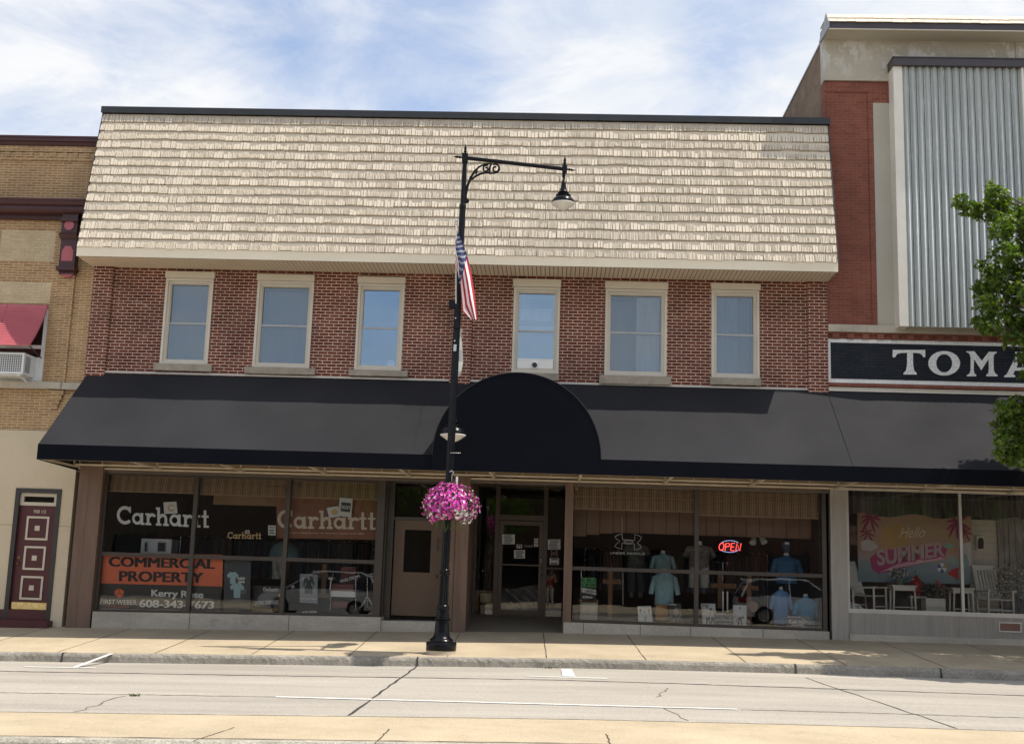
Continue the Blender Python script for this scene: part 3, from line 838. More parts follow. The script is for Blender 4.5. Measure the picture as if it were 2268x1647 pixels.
b = MB()
nx = 120
def sl(u, v):
    x = XA0 + (XA1 - XA0) * u
    s_ = -.010 * math.sin(math.pi * v) * (1 - abs(math.cos(math.pi * x / 1.85)) ** 6) + .006 * noise.noise((x * .8, v * 2, 3))
    return slope(x, v, s_)
b.grid(sl, 240, 12); 
b.poly((XA0, 0, zw(XA0)), (XA0, YA, ZV1), (XA0, YA, ZV0), (XA0, -.02, ZV0 - .05), (XA0, 0, 4.2))
fab = b.build('canopy', M_FAB, awn, smooth=True)
b = MB()
for (p0, p1) in (((942, 848), (921, 1003)), ((1840, 866), (1882, 1030)), ((2268, 872), (2330, 1040))):
    b = MB(); xa_, xb_ = W(*p0, 0).x, W(*p1, YA).x; xx = (xa_ + xb_) / 2 if p0[0] < 2000 else 10.6
    n = 10
    for k in range(n): b.add([slope(xx + e, (k + j) / n, .009) for j in (0, 1) for e in (-.007, .007)], [(0, 1, 3, 2)])
    b.build('seam', M_SEAM, awn)
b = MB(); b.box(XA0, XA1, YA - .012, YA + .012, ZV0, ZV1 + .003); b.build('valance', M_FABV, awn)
# half round
cx0, cx1 = W(957, 1004, YA).x, W(1331, 1018, YA).x; cc = (cx0 + cx1) / 2; rr = (cx1 - cx0) / 2
ztop_d = W(1155, 826, YA).z; ry = ztop_d - ZV1
b = MB(); n = 48; arc = [(cc - rr * math.cos(math.pi * k / n), ZV1 + ry * math.sin(math.pi * k / n)) for k in range(n + 1)]
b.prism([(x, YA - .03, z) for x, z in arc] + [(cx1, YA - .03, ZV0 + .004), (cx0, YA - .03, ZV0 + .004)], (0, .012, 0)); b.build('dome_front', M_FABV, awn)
b = MB(); vs = []
for x, z in arc:
    t = (zw(x) - z) / (zw(x) - ZV1); Ys = YA * t
    vs += [(x, YA - .018, z), (x, min(0, Ys + .15), z)]
b.add(vs, [(2 * i, 2 * i + 1, 2 * i + 3, 2 * i + 2) for i in range(n)]); b.build('dome_vault', M_FAB, awn, smooth=True)
b = MB(); b.tube([(x, YA - .028, z + .004) for x, z in arc], .010, 6); b.build('piping', M_SEAM, awn)
# flashing along the wall
b = MB(); b.box(XL + .05, XR, -.03, -.0, zw(0) - .005, zw(0) + .035); b.build('flashing', plain('flashing', (.55, .52, .47), .5, dirt=.4), awn)
# frame of pipes underneath
b = MB()
b.bar((XA0 + .03, -.08, HEADL + .06), (XA1, -.08, HEADR + .04), .04); b.build('rail', M_PIPE, awn); b = MB(); b.bar((XA0 + .03, -.42, HEADL + .11), (XA1, -.42, HEADR + .09), .04); b.build('rail', M_PIPE, awn); b = MB()
b.bar((XA0 + .03, YA + .03, ZV0 + .02), (XA1, YA + .03, ZV0 + .02), .04)
b.build('rail', M_PIPE, awn)
x = XA0 + .05; i = 0
while x < XA1:
    b = MB(); b.bar((x, YA + .03, ZV0 + .03), (x, -.10, HEADL + .08), .05, .04)
    b.build('rafter', M_PIPE, awn); b = MB(); b.bar((x, -.42, HEADL + .10), (x, -.42, 4.85), .03); b.build('post', M_PIPE, awn); b = MB(); b.bar((x, YA + .08, ZV1 - .10), (x, -.05, zw(x) - .14), .03); b.build('rafter', M_PIPE, awn)
    for e in (.62, 1.25): b = MB(); b.bar((x + e, -.42, HEADL + .11), (x + e, -.1, 3.95), .03); b.build('brace', M_PIPE, awn)
    x += 1.86
# ------------------------------------------------------------------ yellow brick building on the left
M_YB = brick('yellow_brick', (.34, .20, .09), (.45, .28, .135), (.66, .54, .38), w=.235, h=.062, ms=.007, var=.22, patch=.25)
M_YB2 = brick('pale_brick', (.56, .45, .29), (.64, .52, .34), (.50, .40, .26), w=.235, h=.062, ms=.006, var=.2)
M_STUC = concrete('stucco', (.60, .51, .37), var=.07, stain=.15, spk=.12, big=.7, bump=.5)
M_MAR = plain('maroon_paint', (.055, .016, .019), .45, var=.1, vs=3)
M_PINK = plain('pink_paint', (.42, .11, .13), .5, var=.08, vs=6)
M_MARD = plain('maroon_door', (.075, .012, .016), .42, var=.1, vs=2)
M_BANDS = concrete('band_stone', (.50, .45, .37), var=.2, stain=.5, spk=.2, big=1.5, bump=.4)
M_CREAM = plain('cream_paint', (.56, .50, .40), .55, var=.05)
M_ACW = plain('ac_white', (.72, .73, .72), .4, var=.05, dirt=.15)
lb = thing('yellow_brick_building', 'yellow brick building with maroon cornices and a beige stucco ground floor', 'building', (-13, .2, -.3))
X0, X1 = -18., XL - .004
z_ = lambda py, px=80, Y=0: W(px, py, Y).z
ZST = z_(953.6); ZTOP = z_(322)
wx1 = W(101, 760, 0).x; wz0, wz1 = z_(846), z_(680); wx0 = wx1 - 1.75
b = MB(); b.wall(X0, X1, ZST, ZTOP, 0, .3, [(wx0, wx1, wz0, wz1)])
# pilaster strip and brick corbels
px0, px1 = W(121, 700, -.06).x, W(157, 700, -.06).x
b.box(px0, px1, -.06, .002, z_(846), z_(605))
for k in range(4):
    e = .05 * k; b.box(px0 + e * .6, px1 - e * .8 + .0, -.075 + .012 * k, .002, z_(863) - .11 * (k + 1), z_(863) - .11 * k - .002)
b.box(X0, X1, -.035, .002, z_(300 + 56), z_(339) - .003)
x = X1 - .1
while x > X0: b.box(x - .13, x, -.055, .002, z_(348.5), z_(339) + .003); x -= .27
b.box(X0, X1, -.045, .002, z_(337), z_(325))
b.build('wall', M_YB, lb)
b = MB()
for r_ in ((5, 508.5, 118, 578.5), (-60, 621.5, 110, 673)):
    q0, q1 = W(r_[0], r_[1], 0), W(r_[2], r_[3], 0); b.wall(q0.x - (1.2 if r_[0] < 0 else 0), q1.x, q1.z, q0.z, -.004, .02, [])
b.build('brick_panel', M_YB2, lb)
def cornice(name, prof, x0, x1, par, cap=True):
    b = MB(); b.prism([(x0, y, z) for y, z in prof], (x1 - x0, 0, 0)); return b.build(name, M_MAR, par)
za = ZTOP
cornice('roof_cornice', [(.3, za - .02), (-.03, za - .02), (-.05, za), (-.09, za + .05), (-.13, za + .07), (-.13, za + .14), (-.15, za + .15), (-.15, za + .19), (.3, za + .19)], X0, X1, lb)
zc0, zc1 = z_(486), z_(450)
xc1 = W(186, 460, -.45).x
cornice('cornice', [(.02, zc0 - .02), (-.12, zc0 - .02), (-.12, zc0 + .06), (-.30, zc0 + .09), (-.36, zc0 + .14), (-.36, zc0 + .22), (-.42, zc0 + .24), (-.45, zc0 + .33), (-.47, zc0 + .34), (-.47, zc1 - .02), (.02, zc1 + .05)], X0, xc1, lb)
# bracket
bx0, bx1 = W(132, 540, -.25).x, W(167, 540, -.25).x; bc = (bx0 + bx1) / 2
Yb = -.24
zz = lambda py: W(150, py, Yb).z
b = MB(); b.box(bx0, bx1, Yb, .0, zz(516), zc0 + .08); b.box(bx0 - .03, bx1 + .03, Yb - .06, .0, zz(488) - .03, zz(488) + .02)
b.prism([(bx0 - .02, Yb - .03, zz(516)), (bx0 - .02, Yb - .06, zz(520)), (bx0 - .02, Yb + .02, zz(528)), (bx0 - .02, 0, zz(528)), (bx0 - .02, 0, zz(516))], (bx1 - bx0 + .04, 0, 0))
b.box(bx0, bx1, Yb + .04, .0, zz(590), zz(527)); b.box(bx0 - .03, bx1 + .03, Yb - .02, .0, zz(598), zz(590)); b.box(bx0, bx1, -.14, 0, zz(604), zz(598))
br = b.build('bracket', M_MAR, lb)
b = MB(); b.lathe([(.115, 0), (.115, .02)], (bc, Yb + .0, zz(499.5)), 24, (0, -1, 0)); b.build('bracket_roundel', M_PINK, br); b = MB()
w_ = (bx1 - bx0) * .36
b.prism([(bc - w_, Yb + .03, zz(577)), (bc + w_, Yb + .03, zz(577)), (bc + w_, Yb + .03, zz(553)), (bc + w_ * .7, Yb + .03, zz(549)), (bc + w_ * .55, Yb + .03, zz(544)), (bc - w_ * .55, Yb + .03, zz(544)), (bc - w_ * .7, Yb + .03, zz(549)), (bc - w_, Yb + .03, zz(553))], (0, .03, 0)); b.build('bracket_shield', M_PINK, br); b = MB()
b.prism([(bc + .15 * math.cos(a), -.13, zz(599.5) + .13 * math.sin(a)) for a in [math.pi + math.pi * k / 14 for k in range(15)]], (0, .12, 0))
b.build('bracket_drop', M_PINK, br)
# stone band
b = MB(); q0, q1 = z_(846.5), z_(861.5)
x = X1
for L_ in (.5, .62, 1.5, 1.5, 2): b.box(x - L_ + .006, x, -.1 if L_ != .62 else -.14, .0, q1, q0); x -= L_
b.build('stone_band', M_BANDS, lb)
# window of the upper floor
b = MB()
def fr(b, x0, x1, z0, z1, y0, y1, t):
    b.box(x0, x0 + t, y0, y1, z0, z1); b.box(x1 - t, x1, y0, y1, z0, z1); b.box(x0 + t, x1 - t, y0, y1, z0, z0 + t); b.box(x0 + t, x1 - t, y0, y1, z1 - t, z1)
fr(b, wx0 + .003, wx1 - .003, wz0 + .003, wz1 - .003, .03, .2, .1); zm = z_(768, 70, .06); b.box(wx0 + .1, wx1 - .1, .05, .13, zm - .04, zm + .04)
wn = b.build('window', M_ACW, lb)
b = MB(); b.box(wx0 + .1, wx1 - .1, .1, .106, zm, wz1 - .1); b.box(wx0 + .1, wx1 - .1, .08, .086, z_(783), zm - .04); b.build('pane', M_GL[0], wn)
b = MB(); b.box(wx0, wx1, .6, .65, wz0, wz1); b.build('room_wall', M_ROOM, wn)
# slatted window awning
M_RED = plain('red_awning_metal', (.46, .115, .14), .5, var=.08, vs=2, dirt=.12)
ar1 = W(106, 676, -.03).x; aw = thing('window_awning', 'red ribbed metal awning over the yellow building window', 'awning', (wx0, 0, wz1))
zt_, zb_ = z_(675, 60), W(40, 764, -.72).z
prof = []
for k in range(19):
    t = k / 18; prof.append((-.03 - .70 * (t ** 1.25), zt_ + (zb_ - zt_) * (t ** .86)))
b = MB()
for (y0, z0), (y1, z1) in zip(prof, prof[1:]):
    b.prism([(wx0 - .3, y0, z0), (wx0 - .3, y1 - .016, z1 + .004), (wx0 - .3, y1 - .006, z1 - .014), (wx0 - .3, y0 + .006, z0 - .012)], (ar1 - wx0 + .3, 0, 0))
for xx in (ar1 - .02, ar1 - .95): b.tube([(xx, y - .012, z + .004) for y, z in prof], .010, 6)
b.build('slats', M_RED, aw)
b = MB(); b.tube([(ar1 - .02, -.73, zb_), (ar1 - .03, -.03, zb_ - .16)], .013, 6); b.tube([(wx0 - .28, -.73, zb_), (wx0 - .28, -.03, zb_ - .16)], .013, 6); b.build('support_arm', M_MAR, aw)
# air conditioner
ac = thing('air_conditioner', 'white boxy air conditioner jutting from the window under the red awning', 'air conditioner', (wx0, -.3, wz0 + .05))
ax1 = W(54, 800, -.5).x; ax0 = ax1 - .78; az0, az1 = W(40, 828, -.5).z, W(40, 781, -.5).z
b = MB(); t = .035
b.box(ax0, ax1, -.49, .1, az0, az1); fr(b, ax0, ax1, az0, az1, -.53, -.49, .045)
# side louvres
b.k = 1
for i in range(5):
    for j in range(11): b.box(ax1 - .001, ax1 + .004, -.44 + i * .05, -.405 + i * .05, az0 + .06 + j * .033, az0 + .078 + j * .033)
b.box(ax0 + .045, ax1 - .045, -.512, -.492, az0 + .045, az1 - .045)
b.k = 0
for i in range(15): xx = ax0 + .045 + (ax1 - ax0 - .09) * i / 14; b.box(xx - .005, xx + .005, -.524, -.512, az0 + .045, az1 - .045)
for i in range(11): zz_ = az0 + .045 + (az1 - az0 - .09) * i / 10; b.box(ax0 + .045, ax1 - .045, -.5245, -.5125, zz_ - .005, zz_ + .005)
b.build('cabinet', [M_ACW, plain('ac_dark', (.05, .05, .055), .6)], ac)
b = MB(); b.bar((ax1 - .1, -.5, az0 - .02), (ax1 - .1, .02, wz0 - .02), .04); b.box(ax0, ax1 - .05, -.5, 0, az0 - .03, az0 - .005); b.build('support_bracket', M_ACW, ac)
b = MB(); b.box(ax1 + .005, wx1 - .1, .055, .075, wz0 + .06, az1 + .0); b.build('filler_panel', M_ACW, ac)

# stucco ground floor with door
gz = g(-11.9)
dx0_, dx1_ = W(19, 1250, -.04).x, W(122, 1250, -.04).x
dz1 = z_(1081, 70, -.04); dz0 = gz - .1
b = MB(); b.wall(X0, XL - .002 - .0, gz - .3, ZST - .002, -.04, .3, [(dx0_, dx1_, dz0, dz1)])
zj = z_(1166, 170, -.04)
b.k = 1; b.box(X0, dx0_, -.0425, -.035, zj - .004, zj + .004); b.box(dx1_, X1, -.0425, -.035, zj - .004, zj + .004)
b.build('stucco_wall', [M_STUC, M_JOINT], lb)
M_DKF = plain('door_frame_grey', (.035, .031, .028), .5)
b = MB(); t = .1
b.box(dx0_ + .002, dx0_ + t, -.06, .1, gz, dz1 - .002); b.box(dx1_ - t, dx1_ - .002, -.06, .1, gz, dz1 - .002); b.box(dx0_ + t, dx1_ - t, -.06, .1, dz1 - t, dz1 - .002)
b.build('door_frame', M_DKF, lb)
b = MB(); tz0, tz1 = z_(1119, 70, .03), z_(1091, 70, .03); fr(b, dx0_ + t, dx1_ - t, tz0, dz1 - t, .0, .08, .075); tw = b.build('transom_window', M_CREAM, lb)
b = MB(); b.box(dx0_ + t + .07, dx1_ - t - .07, .05, .055, tz0 + .07, dz1 - t - .07); b.k = 1; b.box(dx0_, dx1_, .31, .33, gz, dz1); b.build('transom_pane', [M_SGLASS, M_ROOM], tw)
sz = z_(1349.6, 60, .02)
b = MB(); b.box(dx0_ + t, dx1_ - t, .02, .07, sz, tz0 - .003); dr = b.build('door', M_MARD, lb, label='maroon door with three cream outlined squares')
dcx = (dx0_ + dx1_) / 2 + .02
b = MB()
for (x0, y0, x1, y1) in ((53, 1142, 97.5, 1196), (49, 1208, 91.5, 1262), (42, 1274, 86, 1328)):
    q0, q1 = W(x0, y0, .02), W(x1, y1, .02); h = (q1.x - q0.x) / 2; cz = (q0.z + q1.z) / 2; hz = (q0.z - q1.z) / 2; fr(b, dcx - h, dcx + h, cz - hz, cz + hz, .002, .019, .045); b.box(dcx - .055, dcx + .055, .002, .019, cz - .055, cz + .055)
b.build('moulding', M_CREAM, dr)
b = MB(); b.box(dx0_ + t + .03, dx1_ - t - .03, .008, .019, sz + .01, sz + .16); b.build('kick_plate', plain('brass', (.75, .60, .30), .3, metal=1, var=.25, vs=8), dr)
b = MB(); b.mapped(txt('908 1/2', bold=.01), qd(89, 1128, 117, 1136, .013, 117, 1137, 89, 1137) if False else [Vector((dcx - .12, .014, W(80, 1136, .014).z)), Vector((dcx + .16, .014, W(80, 1136, .014).z)), Vector((dcx + .16, .014, W(80, 1128.5, .014).z)), Vector((dcx - .12, .014, W(80, 1128.5, .014).z))]); b.build('house_number', M_CREAM, dr)
b = MB(); b.ball((dx0_ + t + .09, -.01, sz + 1.0), .03); b.build('knob', plain('old_brass', (.25, .16, .07), .4, metal=1), dr); b = MB(); b.lathe([(.03, 0), (.03, .012)], (dx0_ + t + .09, .02, sz + 1.13), 14, (0, -1, 0)); b.build('lock', bpy.data.materials['old_brass'], dr)
b = MB(); b.box(dx0_ - .6, dx1_ - .03, -.055, .02, sz - .22, sz - .002); b.box(X0, dx1_ + .07, -.34, -.041, gz - .15, sz - .215)
b.build('door_step', M_MARD, lb)
# ------------------------------------------------------------------ taller building on the right
M_RB = brick('painted_red_brick', (.225, .080, .055), (.285, .102, .07), (.33, .15, .11), w=.21, h=.070, ms=.006, var=.25, bumps=.9)
M_SB = brick('side_brick', (.24, .155, .095), (.32, .21, .13), (.26, .2, .15), var=.35, patch=.5)
M_ST2 = plain('panel_stucco', (.46, .43, .36), .85, var=.06, vs=1, bump=.2, bs=90)
def peeling(name, col, pc):
    mt, t, b = newmat(name); v = coords(t, (1.3, 1, .8))
    fac = ramp(t, nz(t, v, 3.2, 10, .72), [(.50, 0), (.56, .85)])
    area = ramp(t, nz(t, coords(t), .9, 3), [(.42, 0), (.58, 1)])
    c = mixc(t, mth(t, 'MULTIPLY', fac, area), col, pc); c = mixc(t, ramp(t, nz(t, v, 1.1, 6), [(.3, 0), (.7, .35)]), c, mul(col, .75))
    lk(t, c, b.inputs['Base Color']); b.inputs['Roughness'].default_value = .85; bumpn(t, nz(t, v, 60, 4), b, .3)
    return mt
M_PEEL = peeling('peeling_stucco', (.48, .44, .36), (.70, .69, .66))
M_WTR = plain('white_corner_trim', (.78, .74, .66), .5, var=.05, dirt=.1)
M_PLUM = plain('plum_metal', (.055, .045, .05), .4, var=.1)
M_GALV = plain('weathered_sheet', (.50, .53, .52), .38, var=.10, vs=1.2, stretch=(3, 3, .35), metal=.25)
M_NAVY = brick('navy_painted_brick', (.022, .027, .036), (.03, .035, .046), (.014, .017, .023), w=.21, h=.07, ms=.006, var=.35, bumps=.7)
M_WPB = brick('white_painted_brick', (.88, .88, .87), (.92, .92, .91), (.78, .78, .77), w=.21, h=.07, ms=.005, var=.12, bumps=.6)
M_ALU0 = plain('coping_metal', (.40, .41, .42), .5, var=.1)
rb = thing('metal_clad_building', 'taller building with ribbed metal front panel above painted brick and white sign', 'building', (10, .2, 0))
x0, x1 = XR + .004, 17.
zr = lambda py, px=1900, Y=0: W(px, py, Y).z
zT = zr(66, 1850, 0); zh = zr(180.5); zl1 = zr(721); zl0 = zr(737); zs1 = zr(750, 1840); zs0 = zr(847, 1840); zfl_ = zr(864, 1840)
b = MB(); b.wall(x0, x1, zr(868, 1840), zh, 0, .3, [])
# raised strip outline on painted brick
xs_ = W(1923, 400, 0).x; xp = W(1936, 400, 0).x; xq = W(1977, 400, 0).x
b.box(xs_ + .02, xp, -.03, .002, zl1, zr(205)); b.box(x0, xp, -.03, .002, zr(205) + .004, zh - .05); b.box(xp, xq, -.034, .002, zr(229), zh - .06)
b.box(x0, x0 + .03, -.02, .002, zl1, zr(205))
# brick course above the sign with small dentils
b.box(x0, x1, -.05, .002, zr(741), zl0 - .002)
x = x0 + .1
while x < x1: b.box(x, x + .15, -.075, -.0, zs1 + .004, zr(741) - .002); x += .33
b.box(x0, x1, -.03, .002, zfl_ + .1, zs0 - .004)
b.build('wall', M_RB, rb)
b = MB(); b.box(x0 + .301, x1, .301, 22, zT - .7, zT - .55)
b.box(x0 - .0, x0 + .3, .305, 22, 7, zT - .25); b.build('side_wall', M_SB, rb)
b = MB(); b.box(x0 - .02, x0 + .34, .31, 22, zT - .249, zT - .20); b.build('coping', M_ALU0, rb)
b = MB(); b.box(x0, x1, -.05, .3, zh, zT + .05); b.k = 1; xj = W(2250, 150, -.05).x; b.box(xj - .005, xj + .005, -.053, -.04, zh, zT); b.build('stucco_header', [M_PEEL, M_JOINT], rb)
b = MB(); b.box(xp + .002, W(1984, 400, 0).x, -.04, .002, zl1, zr(229)); b.build('stucco_panel', M_ST2, rb)
# small mansard with gutter
Ys = -.64
zg0, zg1 = W(1840, 62.5, Ys).z, W(1840, 48, Ys).z
b = MB(); b.box(x0 - .02, x1, Ys, Ys + .05, zg0, zg1); b.build('gutter', M_PLUM, rb)
b = MB(); b.box(x0, x1, Ys + .05, -.05, zg0 + .0, zg0 + .02); b.k = 1; b.box(x0 - .01, x1, Ys + .0, Ys + .04, zg0 - .015, zg0 - .002); b.build('soffit', [M_ST2, M_WTR], rb)
ztp = W(1840, 32, -.45).z
pA = Vector((0, Ys - .01, zg1)); pB = Vector((0, -.45, ztp)); d_ = pA - pB
b = MB()
for r_ in range(2):
    x = x0
    while x < x1:
        w_ = random.uniform(.16, .32); j = random.uniform(-.03, .03); t0, t1 = r_ / 2, (r_ + 1) / 2 + .03 + j
        A = pB + d_ * t0; Bq = pB + d_ * t1; xe_ = min(x + w_ - .008, x1)
        b.hexa([(x, Bq.y - .03, Bq.z + .0), (xe_, Bq.y - .03, Bq.z + .0), (xe_, A.y - .004, A.z), (x, A.y - .004, A.z)], (0, .03, 0)); x += w_
b.add([(x0, pA.y + .02, pA.z), (x1, pA.y + .02, pA.z), (x1, pB.y + .01, pB.z), (x0, pB.y + .01, pB.z), (x0, .3, pB.z), (x1, .3, pB.z)], [(0, 1, 2, 3), (3, 2, 5, 4)])
b.build('mansard', M_SHAKE, rb)
b = MB(); b.prism([(x0 - .03, Ys - .03, zg0), (x0 - .03, Ys - .03, zg1), (x0 - .03, -.45, ztp + .04), (x0 - .03, .3, ztp - .35), (x0 - .03, .3, zT - .2), (x0 - .03, -.0, zT - .25)], (.028, 0, 0)); b.build('end_panel', plain('zinc_grey', (.30, .32, .33), .5, var=.1), rb)
# ribbed metal panel box
Yp = -.42
cx0_, cx1_ = W(1984.5, 400, Yp).x, W(2277, 400, Yp).x; tr = W(2004.5, 400, Yp).x - cx0_
zp1, zp0 = W(2000, 146, Yp).z, W(2000, 722, Yp).z
b = MB(); b.box(cx0_, cx0_ + tr, Yp, -.0, zp0, zp1); b.box(cx1_ - .05, cx1_, Yp - .03, .0, zp0, zp1); b.build('corner_trim', M_WTR, rb)
b = MB(); n = 0; xx = cx0_ + tr; per = .163; pts = []
while xx < cx1_ - .05:
    pts += [(xx, Yp + .05), (xx + per * .20, Yp + .05), (xx + per * .34, Yp + .012), (xx + per * .50, Yp + .0), (xx + per * .66, Yp + .012), (xx + per * .80, Yp + .05)]; xx += per
pts = [(min(p[0], cx1_ - .05), p[1]) for p in pts]
zseg = 2
b.add([(x, y, z) for x, y in pts for z in (zp0 + .002, zp1)], [(2 * i, 2 * i + 2, 2 * i + 3, 2 * i + 1) for i in range(len(pts) - 1)])
b.k = 1
for i in range(1, len(pts) // 6): xj = cx0_ + tr + per * i; b.box(xj - .006, xj + .006, Yp + .044, Yp + .052, zp0 + .003, zp1)
def galv(name):
    mt, t, b_ = newmat(name); v = coords(t, (6, 6, .25)); u = coords(t)
    c = mixc(t, ramp(t, nz(t, v, 1.6, 8, .65), [(.4, 0), (.62, 1)]), (.36, .395, .375), (.46, .49, .47))
    c = mixc(t, ramp(t, nz(t, coords(t, (14, 14, 1)), 2.2, 6, .7), [(.56, 0), (.7, .6)]), c, (.78, .80, .84))
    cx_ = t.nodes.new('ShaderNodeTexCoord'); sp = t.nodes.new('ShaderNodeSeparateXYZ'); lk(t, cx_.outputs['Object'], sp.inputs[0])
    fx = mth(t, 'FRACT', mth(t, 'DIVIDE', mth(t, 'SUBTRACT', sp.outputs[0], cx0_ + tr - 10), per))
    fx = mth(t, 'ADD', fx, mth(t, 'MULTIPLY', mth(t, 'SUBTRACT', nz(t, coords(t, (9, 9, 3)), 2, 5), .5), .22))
    band = ramp(t, fx, [(.44, 0), (.50, 1), (.64, 1), (.70, 0)])  # pale streak just past each rib crest, fading towards the top
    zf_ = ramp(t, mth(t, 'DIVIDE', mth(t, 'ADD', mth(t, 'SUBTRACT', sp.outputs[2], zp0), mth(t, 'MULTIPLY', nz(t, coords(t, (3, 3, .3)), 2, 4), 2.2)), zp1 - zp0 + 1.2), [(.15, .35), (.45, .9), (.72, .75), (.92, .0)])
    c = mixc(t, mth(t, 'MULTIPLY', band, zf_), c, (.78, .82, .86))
    lk(t, c, b_.inputs['Base Color']); b_.inputs['Roughness'].default_value = .55
    bumpn(t, nz(t, u, 30, 3), b_, .1)
    return mt
b.build('ribbed_panel', [galv('streaked_ribbed_sheet'), M_PLUM], rb, smooth=25)
b = MB(); b.box(cx0_ - .02, cx1_ + .3, Yp - .08, -.0, W(2000, 144, Yp - .08).z, W(2000, 127.5, Yp - .08).z); b.box(cx0_ - .03, cx1_ + .3, Yp - .1, -.0, W(2000, 128, Yp - .08).z, W(2000, 126, Yp - .08).z); b.build('panel_cap', M_PLUM, rb)
b = MB()
xa2 = x0
for L_ in (.85, .35, 2.9, 2.4, 2.6): b.box(xa2 + .004, min(x1, xa2 + L_), -.10, .0, zl0, zl1); xa2 += L_
b.build('stone_band', M_BANDS, rb)
b = MB(); b.box(x0, x1, -.06, -.03, zfl_ - .02, zfl_ + .05); b.box(x0, x1, -.09, -.03, zfl_ + .05, zfl_ + .06); b.build('flashing', M_WTR, rb)
b = MB(); b.box(x0, x1, .0, .2, 3.3, zfl_); b.build('sign_panel', M_TAN, rb)
b = MB(); b.box(x0 + .3, x1, .3, 10, zh - .9, zh - .8); b.box(x0 + .3, x1, 9.8, 10, -.3, zh - .8); b.build('roof', M_CAP, rb)

# painted wall sign
sg = thing('wall_sign', 'navy painted brick sign with white border and large white serif letters', 'sign', (9, -.01, zs0))
bl_ = W(1840.5, 838, -.01); tl_ = W(1840.5, 758, -.01)
b = MB(); b.box(x0 + .004, x1, -.012, .002, zs0, zs1); b.build('border', M_WPB, sg)
b = MB(); b.box(bl_.x, x1, -.016, -.0125, bl_.z, tl_.z); b.build('sign_field', M_NAVY, sg)
def arc_(cx, cy, rx, ry, a0, a1, n=20): return [(cx + rx * math.cos(R(a0 + (a1 - a0) * i / n)), cy + ry * math.sin(R(a0 + (a1 - a0) * i / n))) for i in range(n + 1)]
GT = [[(0, 1), (1, 1), (1.0, .70), (.935, .70), (.90, .80), (.82, .86), (.625, .88), (.63, .40), (.66, .16), (.73, .07), (.74, 0), (.33, 0), (.34, .07), (.41, .16), (.44, .4), (.445, .88), (.25, .87), (.13, .82), (.08, .70), (.0, .69)]]
GO = [arc_(.5, .5, .5, .5, 0, 360, 40)[:-1], arc_(.5, .5, .25, .37, 0, 360, 30)[:-1]]
GM = [[(.02, 0), (.02, .05), (.10, .10), (.14, .25), (.14, .75), (.10, .90), (0, .97), (0, 1), (.26, 1), (.50, .62), (.72, .98), (.97, .98), (.97, .93), (.89, .86), (.87, .7), (.88, .25), (.92, .12), (1, .05), (1, 0), (.64, 0), (.64, .06), (.70, .12), (.72, .3), (.71, .68), (.48, .24), (.25, .68), (.24, .25), (.26, .12), (.32, .06), (.32, 0)]]
GA = [[(0, 0), (0, .05), (.08, .12), (.38, .88), (.34, .95), (.34, 1), (.58, 1), (.90, .14), (1, .05), (1, 0), (.60, 0), (.60, .06), (.66, .12), (.63, .26), (.33, .26), (.28, .12), (.34, .06), (.34, 0)], [(.38, .38), (.58, .38), (.48, .68)]]
for G_, q in ((GT, (1977, 774.5, 2049.3, 829)), (GO, (2056, 777, 2126.5, 831.5)), (GM, (2140, 777.5, 2209.5, 833)), (GA, (2224, 779, 2296, 835))):
    vf = outl(G_); xs = [v[0] for v in vf[0]]
    b = MB(); b.mapped(([(v[0], v[1]) for v in vf[0]], vf[1]), qd(q[0], q[1], q[2], q[3], -.020)); b.build('letter', M_WPB, sg)

# right shop front
M_RIBB = plain('ribbed_grey_cladding', (.40, .37, .33), .55, var=.1, vs=2, stretch=(6, 6, .4), dirt=.3)
M_ALU = plain('aluminium_frame', (.50, .48, .45), .4, var=.08, metal=.4, dirt=.15)
def ribs(b, xa, xb, z0, z1, Y, per=.036):
    pts = []; x = xa
    while x < xb: pts += [(x, Y), (x + per * .5, Y), (x + per * .55, Y - .012), (x + per * .95, Y - .012)]; x += per
    pts = [(min(p[0], xb), p[1]) for p in pts] + [(xb, Y)]
    b.add([(x, y, z) for x, y in pts for z in (z0, z1)], [(2 * i, 2 * i + 2, 2 * i + 3, 2 * i + 1) for i in range(len(pts) - 1)])
Yc = -.06
rx0, rx1 = x0, W(1877, 1200, Yc).x
b = MB(); ribs(b, rx0 + .02, rx1 - .02, -.1, 3.34, Yc, .045); b.box(rx0, rx1, Yc + .001, .2, -.1, 3.34); b.build('ribbed_pier', M_RIBB, rb)
zbt, zbb = W(1885, 1352, -.02).z, W(1885, 1403, -.02).z; zb2 = W(2262, 1366, -.02).z
zbk = (zbt + zb2) / 2
b = MB(); b.prism([(rx1, -.0, zbb - .05), (x1, -.0, zbb - .05), (x1, -.0, zb2 + .02), (rx1, -.0, zbt)], (0, .2, 0)); ribs(b, rx1, x1, zbb - .02, zbt - .005, -.02, .03)
b.build('bulkhead', M_RIBB, rb)
b = MB(); b.hexa([(rx1 + .01, -.10, g(rx1) - .1), (x1, -.10, g(12) - .1), (x1, -.10, zbb + .01), (rx1 + .01, -.10, zbb)], (0, .25, 0)); b.build('base_course', M_STONE, rb)
ZH2 = W(1900, 1086, .03).z
b = MB(); xm2 = W(2128, 1200, .03).x
b.box(rx1, rx1 + .05, -.0, .08, zbt, ZH2 + .05); b.box(xm2 - .03, xm2 + .03, -.005, .08, zbt, ZH2 + .02); b.box(rx1, x1, -.04, .08, zbt - .0, zbt + .05); b.box(rx1, x1, -.035, -.005, zbt - .04, zbt + .0); b.box(rx1, x1, -.01, .08, ZH2, 3.32)
b.build('window_frame', M_ALU, rb)
